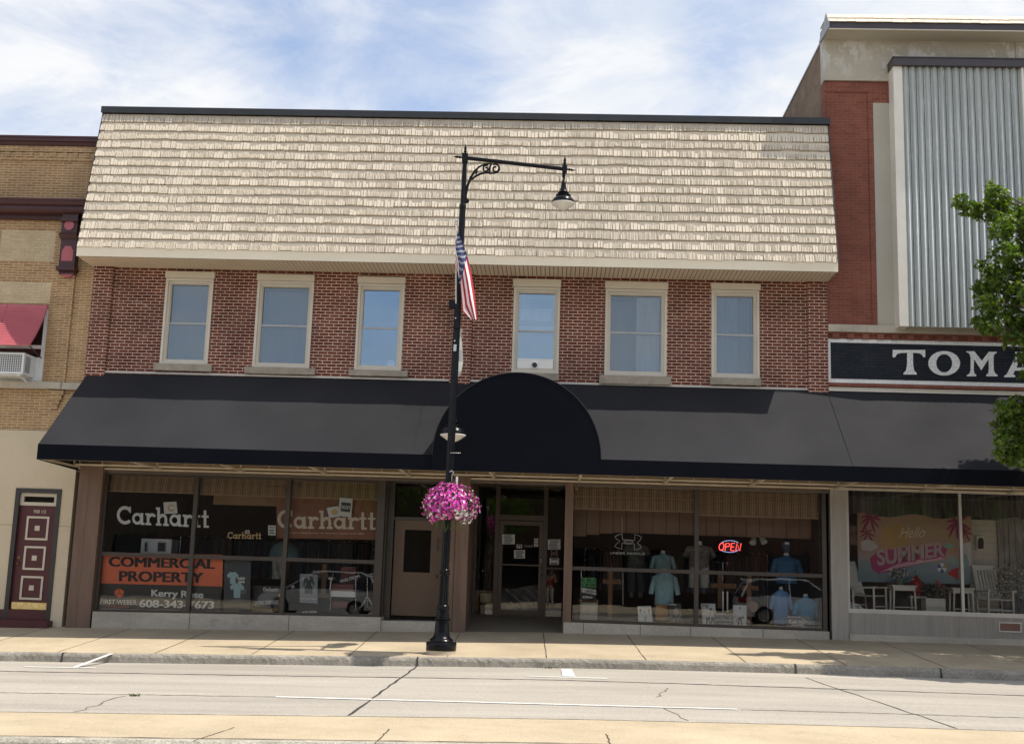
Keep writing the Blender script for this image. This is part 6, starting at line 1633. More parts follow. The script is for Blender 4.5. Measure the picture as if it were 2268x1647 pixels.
# --- photo boards
def photo(label, c, Y, seedy, tones, fig=None, word=None):
    q = Q(cB, Y, *c); rnd_ = random.Random(seedy)
    b, fin = card('photo_board', label, 'photo board', q, [flat('photo_%s' % t_, (v, v, v * 1.02)) for t_, v in zip(('light', 'mid', 'dark'), tones)] + [M_INKW], .008, 'photo boards leaning at the window foot')
    for k in range(26 if not fig else 10):
        b.k = rnd_.choice((1, 2, 1)); u, v = rnd_.random() * .8, rnd_.random() * .75; w_, h_ = rnd_.uniform(.06, .24), rnd_.uniform(.03, .14); s_ = rnd_.uniform(-.12, .12)
        b.mapped(([(u, v), (min(1, u + w_), min(1, max(0, v + s_))), (min(1, u + w_ * .8), min(1, max(0, v + h_ + s_))), (u + .02, v + h_)], [(0, 1, 2, 3)]), [p + Vector((0, -.0025 - .00008 * k, 0)) for p in q])
    for j, (cx, y0, h, w_) in enumerate(fig or []):
        hd, tor, leg = person_polys(cx, y0, h, w_)
        b.k = 2; fillp(b, [(min(.99, max(.01, u)), max(.01, min(.99, v))) for u, v in leg], q, -.006); b.k = 0 if tones[0] > .5 else 1; fillp(b, [(min(.99, max(.01, u)), v) for u, v in tor], q, -.0065); b.k = 1; fillp(b, hd, q, -.007); b.k = 2; fillp(b, [(u, max(v, y0 + h * .93)) for u, v in hd], q, -.0075)
    if word: b.k = 3 if tones[0] < .5 else 2; tq(b, word, [q[0].lerp(q[3], .88).lerp(q[1].lerp(q[2], .88), .08), q[0].lerp(q[3], .88).lerp(q[1].lerp(q[2], .88), .6), q[0].lerp(q[3], .96).lerp(q[1].lerp(q[2], .96), .6), q[0].lerp(q[3], .96).lerp(q[1].lerp(q[2], .96), .08)], -.008, bold=.03)
    fin()
q = Q(cB, .18, 658, 1183, 774, 1181, 788, 1326, 668, 1328)
b, fin = card('photo_board', 'white board with small figures in jeans between the wooden cross and the folded trousers', 'photo board', q, [M_PAPER, M_PMID], .008, 'photo boards leaning at the window foot'); b.k = 1
for cx, y0 in ((.2, .55), (.5, .55), (.82, .52), (.5, .08)): 
    hd, tor, leg = person_polys(cx, y0, .36, .8); fillp(b, leg, q)
    if cx != .5 or y0 < .2: fillp(b, tor, q)
tq(b, 'BUFFALO', Q(cB, .18, 692, 1188, 742, 1196)); fin()
photo('dark photo board of a crouching figure beside the folded trousers', (922, 1152, 1030, 1158, 1042, 1340, 934, 1332), .2, 2, (.05, .22, .10), [(.55, .02, .8, 1.3)], 'BUFFALO')
photo('pale photo board of two standing figures at the middle mullion', (1198, 1160, 1320, 1162, 1332, 1348, 1216, 1344), .2, 3, (.62, .40, .12), [(.40, -.1, 1.0, 1.1), (.72, .0, .8, .9)], 'BUFFALO')
photo('wide dark photo board of bent legs leaning between the two pale boards', (1312, 1240, 1474, 1242, 1476, 1354, 1312, 1350), .17, 4, (.20, .32, .09), None, 'BUFFALO')
photo('pale photo board of a seated figure under the wooden cross with the spool', (1474, 1172, 1588, 1176, 1586, 1356, 1474, 1352), .2, 5, (.58, .36, .12), [(.5, .02, .9, 1.2)], None)
photo('crumpled grey photo board in front of the azure polo', (1922, 1264, 2124, 1268, 2126, 1380, 1928, 1378), .17, 6, (.16, .55, .30), None, 'BUFFALO')
for xx, lab in ((1386, 'white fluorescent tube standing nearer the middle mullion than its twin'), (1424, 'white fluorescent tube standing farther from the middle mullion than its twin')):
    b = MB(); b.tube([W(*cB(xx, 1232), .6), W(*cB(xx, 1058), .6)], .018, 10); tagd(b.build('white_tube', flat('tube_white', (.85, .85, .82), .3), at=W(*cB(xx, 1232), .6)), lab, 'tube')
b = MB(); p = W(*cB(1625, 1185), .7); b.lathe([(.12, 0), (.12, .03), (.05, .035), (.05, .10), (.12, .105), (.12, .13)], p, 20, (.2, -1, 0)); tagd(b.build('spool', plain('spool_wood', (.25, .14, .08), .6), at=p), 'small round wooden spool resting on the cross arm end', 'spool')
b = MB(); q = Q(cB, 1.6, 2100, 450, 2148, 1100); b.box(q[0].x, q[1].x, 1.6, 1.75, q[0].z, q[2].z); b.build('interior_post', plain('post_grey', (.34, .34, .32), .6), bld)
b = MB(); b.tube([W(*cB(1262, 806), 1.4), W(*cB(1480, 812), 1.4)], .012); b.tube([W(*cB(1385, 808), 1.4), W(*cB(1385, 1150), 1.4)], .014); b.tube([W(*cB(1422, 810), 1.4), W(*cB(1422, 840), 1.4)], .01); tagd(b.build('clothes_rail', M_STEEL, at=W(*cB(1385, 1150), 1.4)), 'thin steel clothes rail behind the camouflage shirt', 'rail')
for k, (xx, yy) in enumerate(((1650, 588), (1706, 582))):
    b = MB(); p = W(*cB(xx, yy), 1.2); b.tube([p, p + Vector((-.05 if k == 0 else .06, -.14, -.16))], [.05, .075], 14); b.tube([p, p + Vector((0, 0, .3))], .012, 6); tagd(b.build('spot_lamp', flat('lamp_white', (.55, .55, .52), .4), at=p), ('white spot lamp below the valance, nearer the neon sign than its pair', 'white spot lamp below the valance, nearer the capped form than its pair')[k], 'spot lamp')
# dark shelving deep in the shop
for k, (xa3, xb3, lab) in enumerate(((-9.6, -4.6, 'dark clothes rack deep inside the orange banner window'), (.8, 5.4, 'dark clothes rack deep inside the neon sign window'))):
    b = MB(); b.tube([(xa3, 4.2, 1.9), (xb3, 4.2, 1.9)], .02)
    for xx in (xa3, xb3): b.tube([(xx, 4.2, .2), (xx, 4.2, 1.9)], .02)
    rr_ = random.Random(k); x = xa3 + .1; b.k = 1
    while x < xb3 - .1: b.k = rr_.choice((1, 2, 3)); b.hexa([(x, 4.0, .9), (x + .07, 4.0, .9), (x + .07, 4.05, 1.85), (x, 4.05, 1.85)], (0, .4, 0)); x += .085
    tagd(b.build('clothes_rack', [M_STEEL, M_CHA, flat('rack_red', (.10, .03, .03)), flat('rack_blue', (.05, .06, .09))], at=(xa3, 4.2, .2)), lab, 'clothes rack')

# --- entrance : notices and boxes
YN = YE - .03
def notice(label, c, lines=5, mats=None, dark=0):
    q = Q(cDr, YN, *c); b, fin = card('paper_notice', label, 'notice', q, mats or [M_PAPER, M_PMID], .004, 'paper notices on the entrance glass'); b.k = 1
    for k in range(lines):
        t_ = .12 + .76 * k / max(1, lines - 1); a = random.uniform(.08, .2); c_ = random.uniform(.7, .92); h_ = .05 if lines > 2 else .18
        sq(b, [q[0].lerp(q[1], a).lerp(q[3].lerp(q[2], a), t_ - h_), q[0].lerp(q[1], c_).lerp(q[3].lerp(q[2], c_), t_ - h_), q[0].lerp(q[1], c_).lerp(q[3].lerp(q[2], c_), t_ + h_), q[0].lerp(q[1], a).lerp(q[3].lerp(q[2], a), t_ + h_)], -.003)
    fin()
notice('large grey printed notice high on the door glass', (366, 625, 496, 725), 6)
notice('white sheet with two columns of text in the middle of the door', (488, 785, 600, 872), 7)
notice('grey printed notice high on the narrow pane between the door and the post', (836, 676, 966, 780), 6)
notice('small notice with a bold mark below the rail on the narrow pane beside the door', (854, 870, 950, 936), 2)
notice('reddish brown card on the pane between the two grey notices', (866, 788, 936, 856), 2, [flat('card_brown', (.16, .09, .08)), M_INKK])
notice('topmost of three tiny cards along the door glass edge', (694, 666, 736, 690), 2)
notice('middle of three tiny cards along the door glass edge', (694, 696, 736, 716), 1)
notice('lowest of three tiny cards along the door glass edge', (694, 722, 736, 752), 2)
q = Q(cDr, YN, 514, 728, 570, 766); b, fin = card('sticker', 'white square sticker with a black crossed mark on the door glass', 'sticker', q, [M_INKW, M_INKK], .002); b.k = 1
for u0 in (.12, .62): fillp(b, [(u0, .12), (u0 + .26, .12), (u0 + .2, .5), (u0 + .26, .88), (u0, .88), (u0 + .08, .5)], q)
sq(b, [q[0].lerp(q[2], .3) + Vector((0, 0, .02)), q[1].lerp(q[3], .3) + Vector((0, 0, .02)), q[1].lerp(q[3], .3) + Vector((0, 0, .05)), q[0].lerp(q[2], .3) + Vector((0, 0, .05))], -.0035); fin()
b = MB(); slab(b, 'Carhartt', Q(cDr, YN, 594, 732, 682, 756), 0); tagd(b.build('window_lettering', flat('print_dim', (.4, .36, .3))), 'tiny pale wordmark on the entrance door glass', 'lettering')
for (c, lab, mt_) in (((84, 1204, 262, 1442), 'large cardboard box at the bottom of the pane beside the brown pier', M_KRAFT), ((140, 1232, 262, 1320), 'pale carton stacked on another behind the pane beside the brown pier', flat('carton_pale', (.42, .33, .20))), ((140, 1352, 262, 1440), 'pale carton at the bottom behind the pane beside the brown pier', flat('carton_pale', (.42, .33, .20)))):
    Yc_ = YE + (.45 if c[0] < 100 else .08); q = Q(cDr, Yc_, *c); b = MB(); b.box(q[0].x, q[1].x, Yc_, Yc_ + .3, q[0].z, q[2].z); b.k = 1; b.box((q[0].x + q[1].x) / 2 - .02, (q[0].x + q[1].x) / 2 + .02, Yc_ - .002, Yc_ + .301, q[0].z + .01, q[2].z + .002); tagd(b.build('carton', [mt_, flat('tape', (.5, .4, .25))], at=q[0]), lab, 'box')
b = MB(); b.grid(lambda u, v: W(*cDr(322 + u * 425, 1165 + 240 * (1 - v) + 20 * math.sin(u * 5)), YE + .3) + Vector((0, .09 * math.sin(u * 16 + v * 5 + 3 * v * v), 0)), 40, 14); tagd(b.build('plastic_sheet', plain('grey_sheeting', (.16, .155, .15), .35, var=.4, vs=5), at=W(*cDr(322, 1400), YE + .3), smooth=True), 'crumpled grey plastic sheet lying behind the entrance door', 'sheet')
b = MB(); b.wall(xr0 + .02, xr0 + .03, -.1, 3.3, .1, 2.0, []); b.build('recess_wall', M_BRONZE, bld)

# --- right shop : summer banner, rocking chairs, tables
def sky_b(name):
    mt, t, b_ = newmat(name); c = t.nodes.new('ShaderNodeTexCoord'); sp = t.nodes.new('ShaderNodeSeparateXYZ'); lk(t, c.outputs['Generated'], sp.inputs[0])
    w_ = mth(t, 'ADD', sp.outputs[2], mth(t, 'MULTIPLY', mth(t, 'SUBTRACT', nz(t, coords(t, (1, 1, 4)), 2.2, 3), .5), .25))
    lk(t, ramp(t, w_, [(.0, (.20, .29, .33)), (.28, (.28, .34, .36)), (.34, (.46, .37, .36)), (.50, (.50, .29, .22)), (.75, (.50, .34, .22)), (1, (.46, .29, .20))]), b_.inputs['Base Color']); b_.inputs['Roughness'].default_value = .6; return mt
sb = thing('summer_banner', 'colourful summer greeting banner with palms and beach ball in the rocking chair shop', 'banner', W(*cC(760, 1100), 1.3))
YQ = 1.3
qb = Q(cC, YQ, 190, 318, 1440, 352, 1450, 1105, 200, 1075)
M_PALM = flat('banner_magenta', (.34, .05, .13)); M_HOT = flat('banner_pink', (.45, .05, .18)); M_LPK = flat('banner_pale_pink', (.80, .42, .48)); M_SUN = flat('banner_sun', (.54, .33, .14)); M_CLD = flat('banner_cloud', (.62, .56, .55)); M_SEA = flat('banner_leaf', (.28, .42, .38))
b = MB(); b.grid(lambda u, v: qb[0].lerp(qb[1], u).lerp(qb[3].lerp(qb[2], u), v) + Vector((0, .004 * math.sin(u * 25), 0)), 20, 6); b.build('field', sky_b('summer_field'), sb)
layer = [0]
def L(shape, mt, name):
    b = MB(); layer[0] += 1
    for s_ in shape: vf = outl([s_]); b.mapped(([(v[0], v[1]) for v in vf[0]], vf[1]), [W(*cC(0, 1000), YQ - .008 - .0008 * layer[0]), W(*cC(1000, 1000), YQ - .008 - .0008 * layer[0]), W(*cC(1000, 0), YQ - .008 - .0008 * layer[0]), W(*cC(0, 0), YQ - .008 - .0008 * layer[0])])
    return b.build(name, mt, sb)
T_ = lambda pts: [(x / 1000, 1 - y / 1000) for x, y in pts]
circ = lambda cx, cy, r, n=20, sy=1: [(cx + r * math.cos(2 * math.pi * k / n), cy + sy * r * math.sin(2 * math.pi * k / n)) for k in range(n)]
L([T_(circ(600, 590, 155, 26))], M_SUN, 'sun')
rp_ = random.Random(4)
def palm(cx, cy, r, n=9):
    out_ = []
    for k in range(n):
        a = R(360 * k / n + rp_.uniform(-12, 12)); l = r * rp_.uniform(.75, 1.1); e = (math.cos(a), math.sin(a)); f = (-e[1], e[0]); dr_ = l * .35
        P_ = []
        for t_, w_ in ((0, .03), (.3, .13), (.6, .15), (.85, .08), (1, 0), (.85, -.05), (.6, -.07), (.3, -.06), (0, -.03)):
            P_.append((cx + e[0] * l * t_ + f[0] * w_ * l, cy + e[1] * l * t_ + f[1] * w_ * l + dr_ * t_ * t_))
        out_.append(T_(P_))
    return out_
L(palm(340, 380, 150) + palm(300, 545, 110, 7), M_PALM, 'palm_leaves'); L(palm(1290, 430, 150) + palm(1370, 540, 110, 7), M_PALM, 'palm_leaves')
L([T_([(330, 820), (420, 740), (900, 690), (1180, 690), (1150, 800), (900, 870), (420, 990), (350, 930)])], M_HOT, 'pink_wave')
L([T_([(430, 975), (640, 880), (900, 830), (1160, 800), (1120, 830), (900, 870), (640, 925)])], M_LPK, 'pink_stripe')
L([T_([(230, 640), (300, 610), (380, 640), (420, 700), (350, 740), (240, 730)]), T_([(1330, 660), (1440, 640), (1445, 900), (1340, 900)])], M_CLD, 'cloud')
L([T_([(1130, 700), (1180, 640), (1260, 690), (1200, 720)]), T_([(1180, 830), (1260, 800), (1290, 900), (1230, 880)]), T_([(1340, 800), (1380, 760), (1420, 880), (1350, 950)])], M_SEA, 'leaves')
b = MB(); cb_ = []
for k in range(6): a0, a1 = R(60 * k), R(60 * k + 60); cb_.append([(1120, 925)] + [(1120 + 52 * math.cos(a0 + (a1 - a0) * j / 5), 925 + 52 * math.sin(a0 + (a1 - a0) * j / 5)) for j in range(6)])
L([T_(c) for c in cb_[::2]], M_INKW, 'ball_white'); L([T_(cb_[1]), T_(cb_[3])], flat('ball_blue', (.06, .12, .40)), 'ball_blue'); L([T_(cb_[5])], M_SUN, 'ball_yellow')
L([T_([(1180, 990), (1230, 940), (1300, 920), (1300, 1060), (1240, 1020)])], flat('parasol_red', (.50, .02, .03)), 'parasol')
L([T_([(1040, 1040), (1075, 1060), (1130, 1150), (1100, 1160)])], flat('surfboard_red', (.55, .08, .04)), 'surfboard')
layer[0] += 1; dyt = YQ - .008 - .0008 * layer[0]
b = MB(); b.mapped(txt('SUMMER', bold=.05, space=.96), Q(cC, dyt + .004, 412, 726, 1162, 640, 1164, 806, 426, 912)); b.build('shadow_lettering', M_HOT, sb)
b = MB(); b.mapped(txt('SUMMER', bold=.03, space=.96), Q(cC, dyt, 400, 720, 1150, 634, 1152, 796, 412, 904)); b.build('lettering', flat('letter_pale', (.52, .40, .40)), sb)
b = MB(); b.mapped(txt('Hello', shear=.35), Q(cC, dyt, 660, 482, 940, 470, 930, 590, 650, 596)); b.build('script_lettering', flat('letter_cream', (.80, .66, .50)), sb)
# grey curtain valance
M_DRP = plain('grey_drape', (.10, .095, .09), .9, var=.5, vs=2.5, stretch=(5, 5, .3))
for (xa4, xb4, yb_, lab) in ((95, 1290, 335, 'dark grey gathered valance above the summer banner'), (1310, 2300, 372, 'grey gathered valance above the rocking chair facing the street')):
    zt4 = ZH2 + .05; b = MB(); a, c = W(*cC(xa4, yb_), .5), W(*cC(xb4, yb_), .5)
    b.grid(lambda u, v: Vector((a.x + (c.x - a.x) * u, .5 + .05 * math.sin(u * (c.x - a.x) * 32 + 2 * math.sin(u * 21)) * (.5 + .5 * (1 - v)), a.z + .04 * math.sin(u * 13) * (1 - v) + (zt4 - a.z) * v)), 160, 4); tagd(b.build('valance', M_DRP, at=(a.x, .5, zt4), smooth=60), lab, 'curtain')
# plank backdrop and clapboard
q = Q(cC, 1.6, 1436, 450, 1760, 1400); b = MB(); z = q[0].z
while z < q[2].z: b.hexa([(q[0].x - 1.2 * 0, 1.6, z), (q[1].x, 1.6, z), (q[1].x, 1.615, z + .125), (q[0].x, 1.615, z + .125)], (0, .03, 0)); z += .13
tagd(b.build('clapboard_panel', plain('clapboard_white', (.66, .60, .52), .6, var=.08), at=q[0]), 'cream clapboard panel standing behind the rocking chair facing the street', 'panel')
q = Q(cC, 1.55, 1765, 380, 2300, 1420); b = MB(); x = q[0].x
while x < q[1].x: w_ = random.uniform(.12, .2); b.box(x, x + w_ - .012, 1.55, 1.58 + random.uniform(0, .02), q[0].z, q[2].z + random.uniform(-.05, .05)); x += w_
tagd(b.build('plank_panel', plain('weathered_planks', (.27, .26, .24), .9, var=.5, vs=4, stretch=(3, 3, .5)), at=q[0]), 'weathered grey plank screen behind the bushy silver plant', 'panel')
M_CHAIR = flat('chair_white', (.70, .66, .58), .5)
def rocker(label, cx, Y, zf_, rot, s=1.0):
    r_ = thing('rocking_chair', label, 'rocking chair', (cx, Y, zf_), 'white rocking chairs in the rocking chair shop')
    M_ = lambda x, y, z: Vector((cx + s * (x * math.cos(rot) - y * math.sin(rot)), Y + s * (x * math.sin(rot) + y * math.cos(rot)), zf_ + s * z))
    def B(name, segs, w=.04, h=None):
        b = MB(); [b.bar(M_(*a), M_(*c), w * s, (h or w) * s) for a, c in segs]; return b.build(name, M_CHAIR, r_)
    for sx in (-.29, .29):
        b = MB(); b.tube([M_(sx, -.42 + .92 * k / 10, .035 + .12 * ((k - 4.6) / 5.4) ** 2) for k in range(11)], .022 * s, 8); b.build('rocker', M_CHAIR, r_)
        B('leg', [((sx, -.28, .05), (sx, -.28, .62))]); B('leg', [((sx, .20, .05), (sx, .24, .45))]); B('armrest', [((sx, -.36, .63), (sx, .30, .60))], .09, .03); B('back_post', [((sx * .86, .22, .40), (sx * .86, .48, 1.20))])
    B('seat', [((-.27 + .045 * 0, -.28 + .065 * k, .44 - .02 * math.sin(math.pi * k / 7)), (.27, -.28 + .065 * k, .44 - .02 * math.sin(math.pi * k / 7))) for k in range(8)], .05, .02)
    for k in range(6): B('back_slat', [((-.19 + .076 * k, .25, .48), (-.19 + .076 * k, .46, 1.12))], .045, .015)
    B('top_rail', [((-.27, .46, 1.14), (.27, .46, 1.14))], .02, .12); B('lower_rail', [((-.27, .25, .47), (.27, .25, .47))], .02, .06); B('stretcher', [((-.29, -.28, .2), (.29, -.28, .2))], .03); B('stretcher', [((-.29, .20, .22), (.29, .20, .22))], .03)
zf2 = zbt - .10
pL = W(*cC(330, 1330), .9); pR = W(*cC(1690, 1385), .9)
rocker('white slatted rocking chair turned sideways by the dark framed picture', pL.x - .02, .95, zf2, R(48), .98)
rocker('white slatted rocking chair facing the street beside the weathered planks', pR.x, .85, zf2, R(8), .98)
def stand(label, cx, Y, w_, h_):
    t_ = thing('side_table', label, 'side table', (cx, Y, zf2), 'white side tables in the rocking chair shop')
    b = MB(); b.box(cx - w_ / 2, cx + w_ / 2, Y - .18, Y + .18, zf2 + h_ - .03, zf2 + h_); b.box(cx - w_ / 2 + .03, cx + w_ / 2 - .03, Y - .15, Y + .15, zf2 + h_ - .12, zf2 + h_ - .031); b.build('table_top', M_CHAIR, t_)
    for sx in (-1, 1):
        for sy in (-1, 1): b = MB(); b.bar((cx + sx * (w_ / 2 - .03), Y + sy * .14, zf2), (cx + sx * (w_ / 2 - .05), Y + sy * .14, zf2 + h_ - .12), .035); b.build('leg', M_CHAIR, t_)
    b = MB(); b.bar((cx - w_ / 2 + .04, Y - .14, zf2 + .2), (cx + w_ / 2 - .04, Y - .14, zf2 + .2), .025); b.build('stretcher', M_CHAIR, t_)
s1 = W(*cC(690, 1350), .8); s2 = W(*cC(1335, 1390), .8)
stand('white side table between the sideways rocking chair and the red bucket', s1.x, .8, .55, .68); stand('white side table behind the pale window mullion', s2.x, .8, .5, .66)
bq = W(*cC(840, 1180), .9)
b = MB(); b.lathe([(.10, 0), (.16, .10), (.17, .2), (.14, .30), (.06, .40), (.01, .46)], (bq.x, .9, zf2 + .45), 18); b.k = 1; b.box(bq.x - .18, bq.x + .18, .75, 1.05, zf2 + .40, zf2 + .45); [b.bar((bq.x + sx * .15, .78, zf2), (bq.x + sx * .15, .78, zf2 + .42), .03) for sx in (-1, 1)]
tagd(b.build('red_bucket', [flat('bucket_red', (.35, .02, .02), .4), M_CHAIR], at=(bq.x, .9, zf2)), 'dark red bucket on a low white stool before the summer banner', 'bucket')
cq0 = Q(cC, .45, 946, 1258, 1160, 1385); cr = thing('crate', 'white slatted wooden crate on the floor below the summer banner', 'crate', cq0[0])
for k in range(2): b = MB(); hh2 = (cq0[2].z - zf2) / 2; b.box(cq0[0].x, cq0[1].x, .45, .47, zf2 + hh2 * k + .005, zf2 + hh2 * (k + 1) - .008); b.build('slat', M_CHAIR, cr)
b = MB(); b.box(cq0[0].x + .003, cq0[1].x - .003, .471, .80, zf2 + .002, cq0[2].z - .04); b.build('body', M_CHAIR, cr)
def greenery(name, label, cat, c, w_, h_, n, mats, pot=None):
    b = MB(); r_ = random.Random(n)
    for i in range(n):
        p = Vector(c) + Vector((r_.gauss(0, w_ / 2), r_.gauss(0, w_ / 4), r_.uniform(0, h_))); d = Vector((r_.gauss(0, 1), r_.gauss(0, .6), r_.gauss(.4, .8))).normalized(); l = r_.uniform(.04, .10); e = d.orthogonal().normalized() * l * .28
        b.k = r_.randrange(len(mats)); b.poly(p, p + d * l * .5 + e, p + d * l, p + d * l * .5 - e)
    if pot: b.k = 0; b.lathe([(.08, -.2), (.11, 0)], c, 14)
    b.tube([Vector(c) + Vector((0, 0, -.18)), Vector(c) + Vector((0, 0, h_ * .6))], .02, 6)
    tagd(b.build(name, mats, at=c), label, cat)
greenery('potted_flowers', 'white flowers in a pot on the side table by the sideways rocking chair', 'flowers', (s1.x - .05, .8, zf2 + .80), .25, .22, 120, [flat('stem_grey', (.12, .14, .10)), M_CHAIR, flat('bloom_dark', (.10, .05, .05))], True)
greenery('dried_plant', 'grey dried plant in the crate on the floor', 'plant', ((cq0[0].x + cq0[1].x) / 2, .62, cq0[2].z + .02), .4, .28, 220, [flat('dry_dark', (.05, .055, .05)), flat('dry_grey', (.22, .23, .2))])
greenery('tall_plant', 'bushy silver plant by the weathered planks', 'plant', (W(*cC(1970, 1250), .7).x, .8, zf2 + .45), .55, .75, 420, [flat('silver_leaf', (.34, .34, .31)), flat('silver_dark', (.12, .13, .11)), M_CHAIR])
ln = W(*cC(1545, 660), 1.5); ld = thing('wall_lantern', 'small arched lantern picture hung on the clapboard panel', 'lantern', ln)
b = MB(); q = Q(cC, 1.52, 1500, 575, 1588, 730); b.hexa(q, (0, .03, 0)); b.build('backing', M_CHAIR, ld); b = MB(); q = Q(cC, 1.51, 1512, 590, 1578, 715); vf = outl([[(0, 0), (1, 0), (1, .7), (.85, .92), (.5, 1), (.15, .92), (0, .7)]]); b.mapped(([(v[0], v[1]) for v in vf[0]], vf[1]), q); b.build('dark_arch', M_INKK, ld)
b = MB(); q = Q(cC, 1.35, 95, 455, 235, 675); b.hexa(q, (0, .03, 0)); b.k = 1; q = Q(cC, 1.345, 108, 470, 222, 660); sq(b, q); tagd(b.build('framed_picture', [plain('frame_brown', (.12, .07, .05)), plain('picture_dull', (.17, .09, .08), var=.6, vs=7)], at=q[0]), 'dark framed picture behind the sideways rocking chair', 'picture')
# ------------------------------------------------------------------ across the street, seen only in the glass
M_CARS = plain('silver_paint', (.72, .73, .75), .28, metal=.0, var=.02, coat=.6); M_CARW = plain('white_paint', (.70, .71, .72), .28, var=.02, coat=.6)
M_CGL = plain('car_glass', (.015, .017, .02), .08); M_TYRE = plain('tyre', (.02, .02, .02), .85); M_RIM = plain('rim', (.45, .45, .46), .3, metal=.8); M_TAIL = flat('tail_red', (.30, .01, .01), .2)
def car(label, cx, cy, paint, flip=1, s=1.0):
    zg = g(cx) - .42; r_ = thing('parked_car', label, 'car', (cx, cy, zg), 'cars on the far side of the median')
    V = lambda x, y, z: Vector((cx + flip * x * s, cy + y * s, zg + z * s))
    st = [(-2.34, .50, .80, .70), (-2.26, .34, .98, .82), (-1.9, .28, 1.04, .90), (-1.2, .24, 1.05, .92), (0, .22, 1.02, .93), (1.0, .24, 1.0, .92), (1.45, .26, .97, .90), (2.0, .28, .86, .86), (2.28, .34, .74, .76), (2.36, .42, .62, .66)]
    b = MB(); b.loft([[V(x, -w, zl), V(x, -w * 1.0, zl + (zt - zl) * .55), V(x, -w * .93, zt), V(x, -w * .5, zt + .03), V(x, w * .5, zt + .03), V(x, w * .93, zt), V(x, w, zl + (zt - zl) * .55), V(x, w, zl)] for x, zl, zt, w in st]); b.build('body', paint, r_, smooth=35)
    cab = [(-2.22, 1.0, 1.06, .80), (-1.95, 1.0, 1.52, .66), (-1.4, 1.0, 1.64, .64), (-.3, 1.0, 1.66, .64), (.35, 1.0, 1.58, .64), (1.25, .98, 1.02, .78)]
    b = MB(); b.loft([[V(x, -.86, zl), V(x, -w, zt), V(x, w, zt), V(x, .86, zl)] for x, zl, zt, w in cab]); b.build('windows', M_CGL, r_, smooth=30)
    b = MB(); b.loft([[V(x, -w - .015, zt - .07), V(x, -w + .05, zt + .03), V(x, w - .05, zt + .03), V(x, w + .015, zt - .07)] for x, zl, zt, w in cab[1:5]])
    for sy in (-1, 1):
        b.tube([V(.35, sy * .655, 1.55), V(1.3, sy * .80, 1.0)], .035 * s, 6); b.tube([V(-1.95, sy * .67, 1.5), V(-2.2, sy * .82, 1.02)], .05 * s, 6); b.tube([V(-.45, sy * .655, 1.6), V(-.4, sy * .875, 1.0)], .03 * s, 6); b.tube([V(-2.0, sy * .70, 1.62), V(.3, sy * .68, 1.66)], .018 * s, 6)
    b.build('roof', paint, r_, smooth=35)
    for x in (-1.42, 1.42):
        for sy in (-1, 1):
            b = MB(); b.lathe([(.2, -.1), (.33, -.11), (.345, -.05), (.345, .05), (.33, .11), (.2, .1)], V(x, sy * .83, .345), 26, (0, 1, 0)); w_ = b.build('wheel', M_TYRE, r_, smooth=40)
            b = MB(); b.lathe([(.05, .118), (.22, .10), (.23, .115), (.235, .09)], V(x, sy * .83, .345), 20, (0, sy, 0)); [b.bar(V(x, sy * .955, .345), V(x + .21 * math.cos(R(72 * k)), sy * .95, .345 + .21 * math.sin(R(72 * k))), .05, .02, (0, 1, 0)) for k in range(5)]; b.build('rim', M_RIM, w_)
    for sy in (-1, 1):
        b = MB(); b.hexa([V(-2.33, sy * .80, .80), V(-2.05, sy * .93, .80), V(-2.05, sy * .93, .98), V(-2.3, sy * .80, .98)], (0, -.02 * sy, 0)); b.build('taillight', M_TAIL, r_); b = MB(); b.hexa([V(2.3, sy * .62, .62), V(2.05, sy * .85, .70), V(2.05, sy * .85, .80), V(2.27, sy * .62, .74)], (0, -.02 * sy, 0)); b.build('headlight', M_LENS, r_)
        b = MB(); b.ball(V(.95, sy * 1.0, 1.06), .11 * s, (.7, .9, .7)); b.build('mirror', paint, r_)
car('silver crossover on the far side of the median, reflected in the glass', 9.2, -19.2, M_CARS)
car('white crossover on the far side of the median, reflected in the glass', -8.8, -19.4, M_CARW, -1)
# buildings opposite, made taller and darker to keep reflected sky out of the glass
def block(label, x0, x1, h, wallm, roofm):
    r_ = thing('low_building', label, 'building', ((x0 + x1) / 2, -36, -.3), 'low buildings across the street')
    b = MB(); hs = []; x = x0 + 1
    while x < x1 - 3: hs.append((x, x + 2.2, .6, 2.6)); x += 3.2
    b.wall(x0, x1, -.6, h, -36.3, -36, hs); b.build('wall', wallm, r_)
    b = MB(); [b.box(a, c, -36.25, -36.2, z0, z1) for a, c, z0, z1 in hs]; b.build('window', M_CGL, r_); b = MB(); b.box(x0 - .3, x1 + .3, -45, -35.4, h, h + .35); b.build('roof', roofm, r_)
block('low tan building across the street', -34, -7, 6.6, plain('tan_wall', (.10, .08, .065), .8), M_CAP); block('low brown building across the street', -7, 10.1, 6.3, plain('brown_wall', (.07, .045, .032), .7), M_WOODB); block('low brick building across the street', 10.1, 38, 6.8, M_BRICKD, M_CAP)
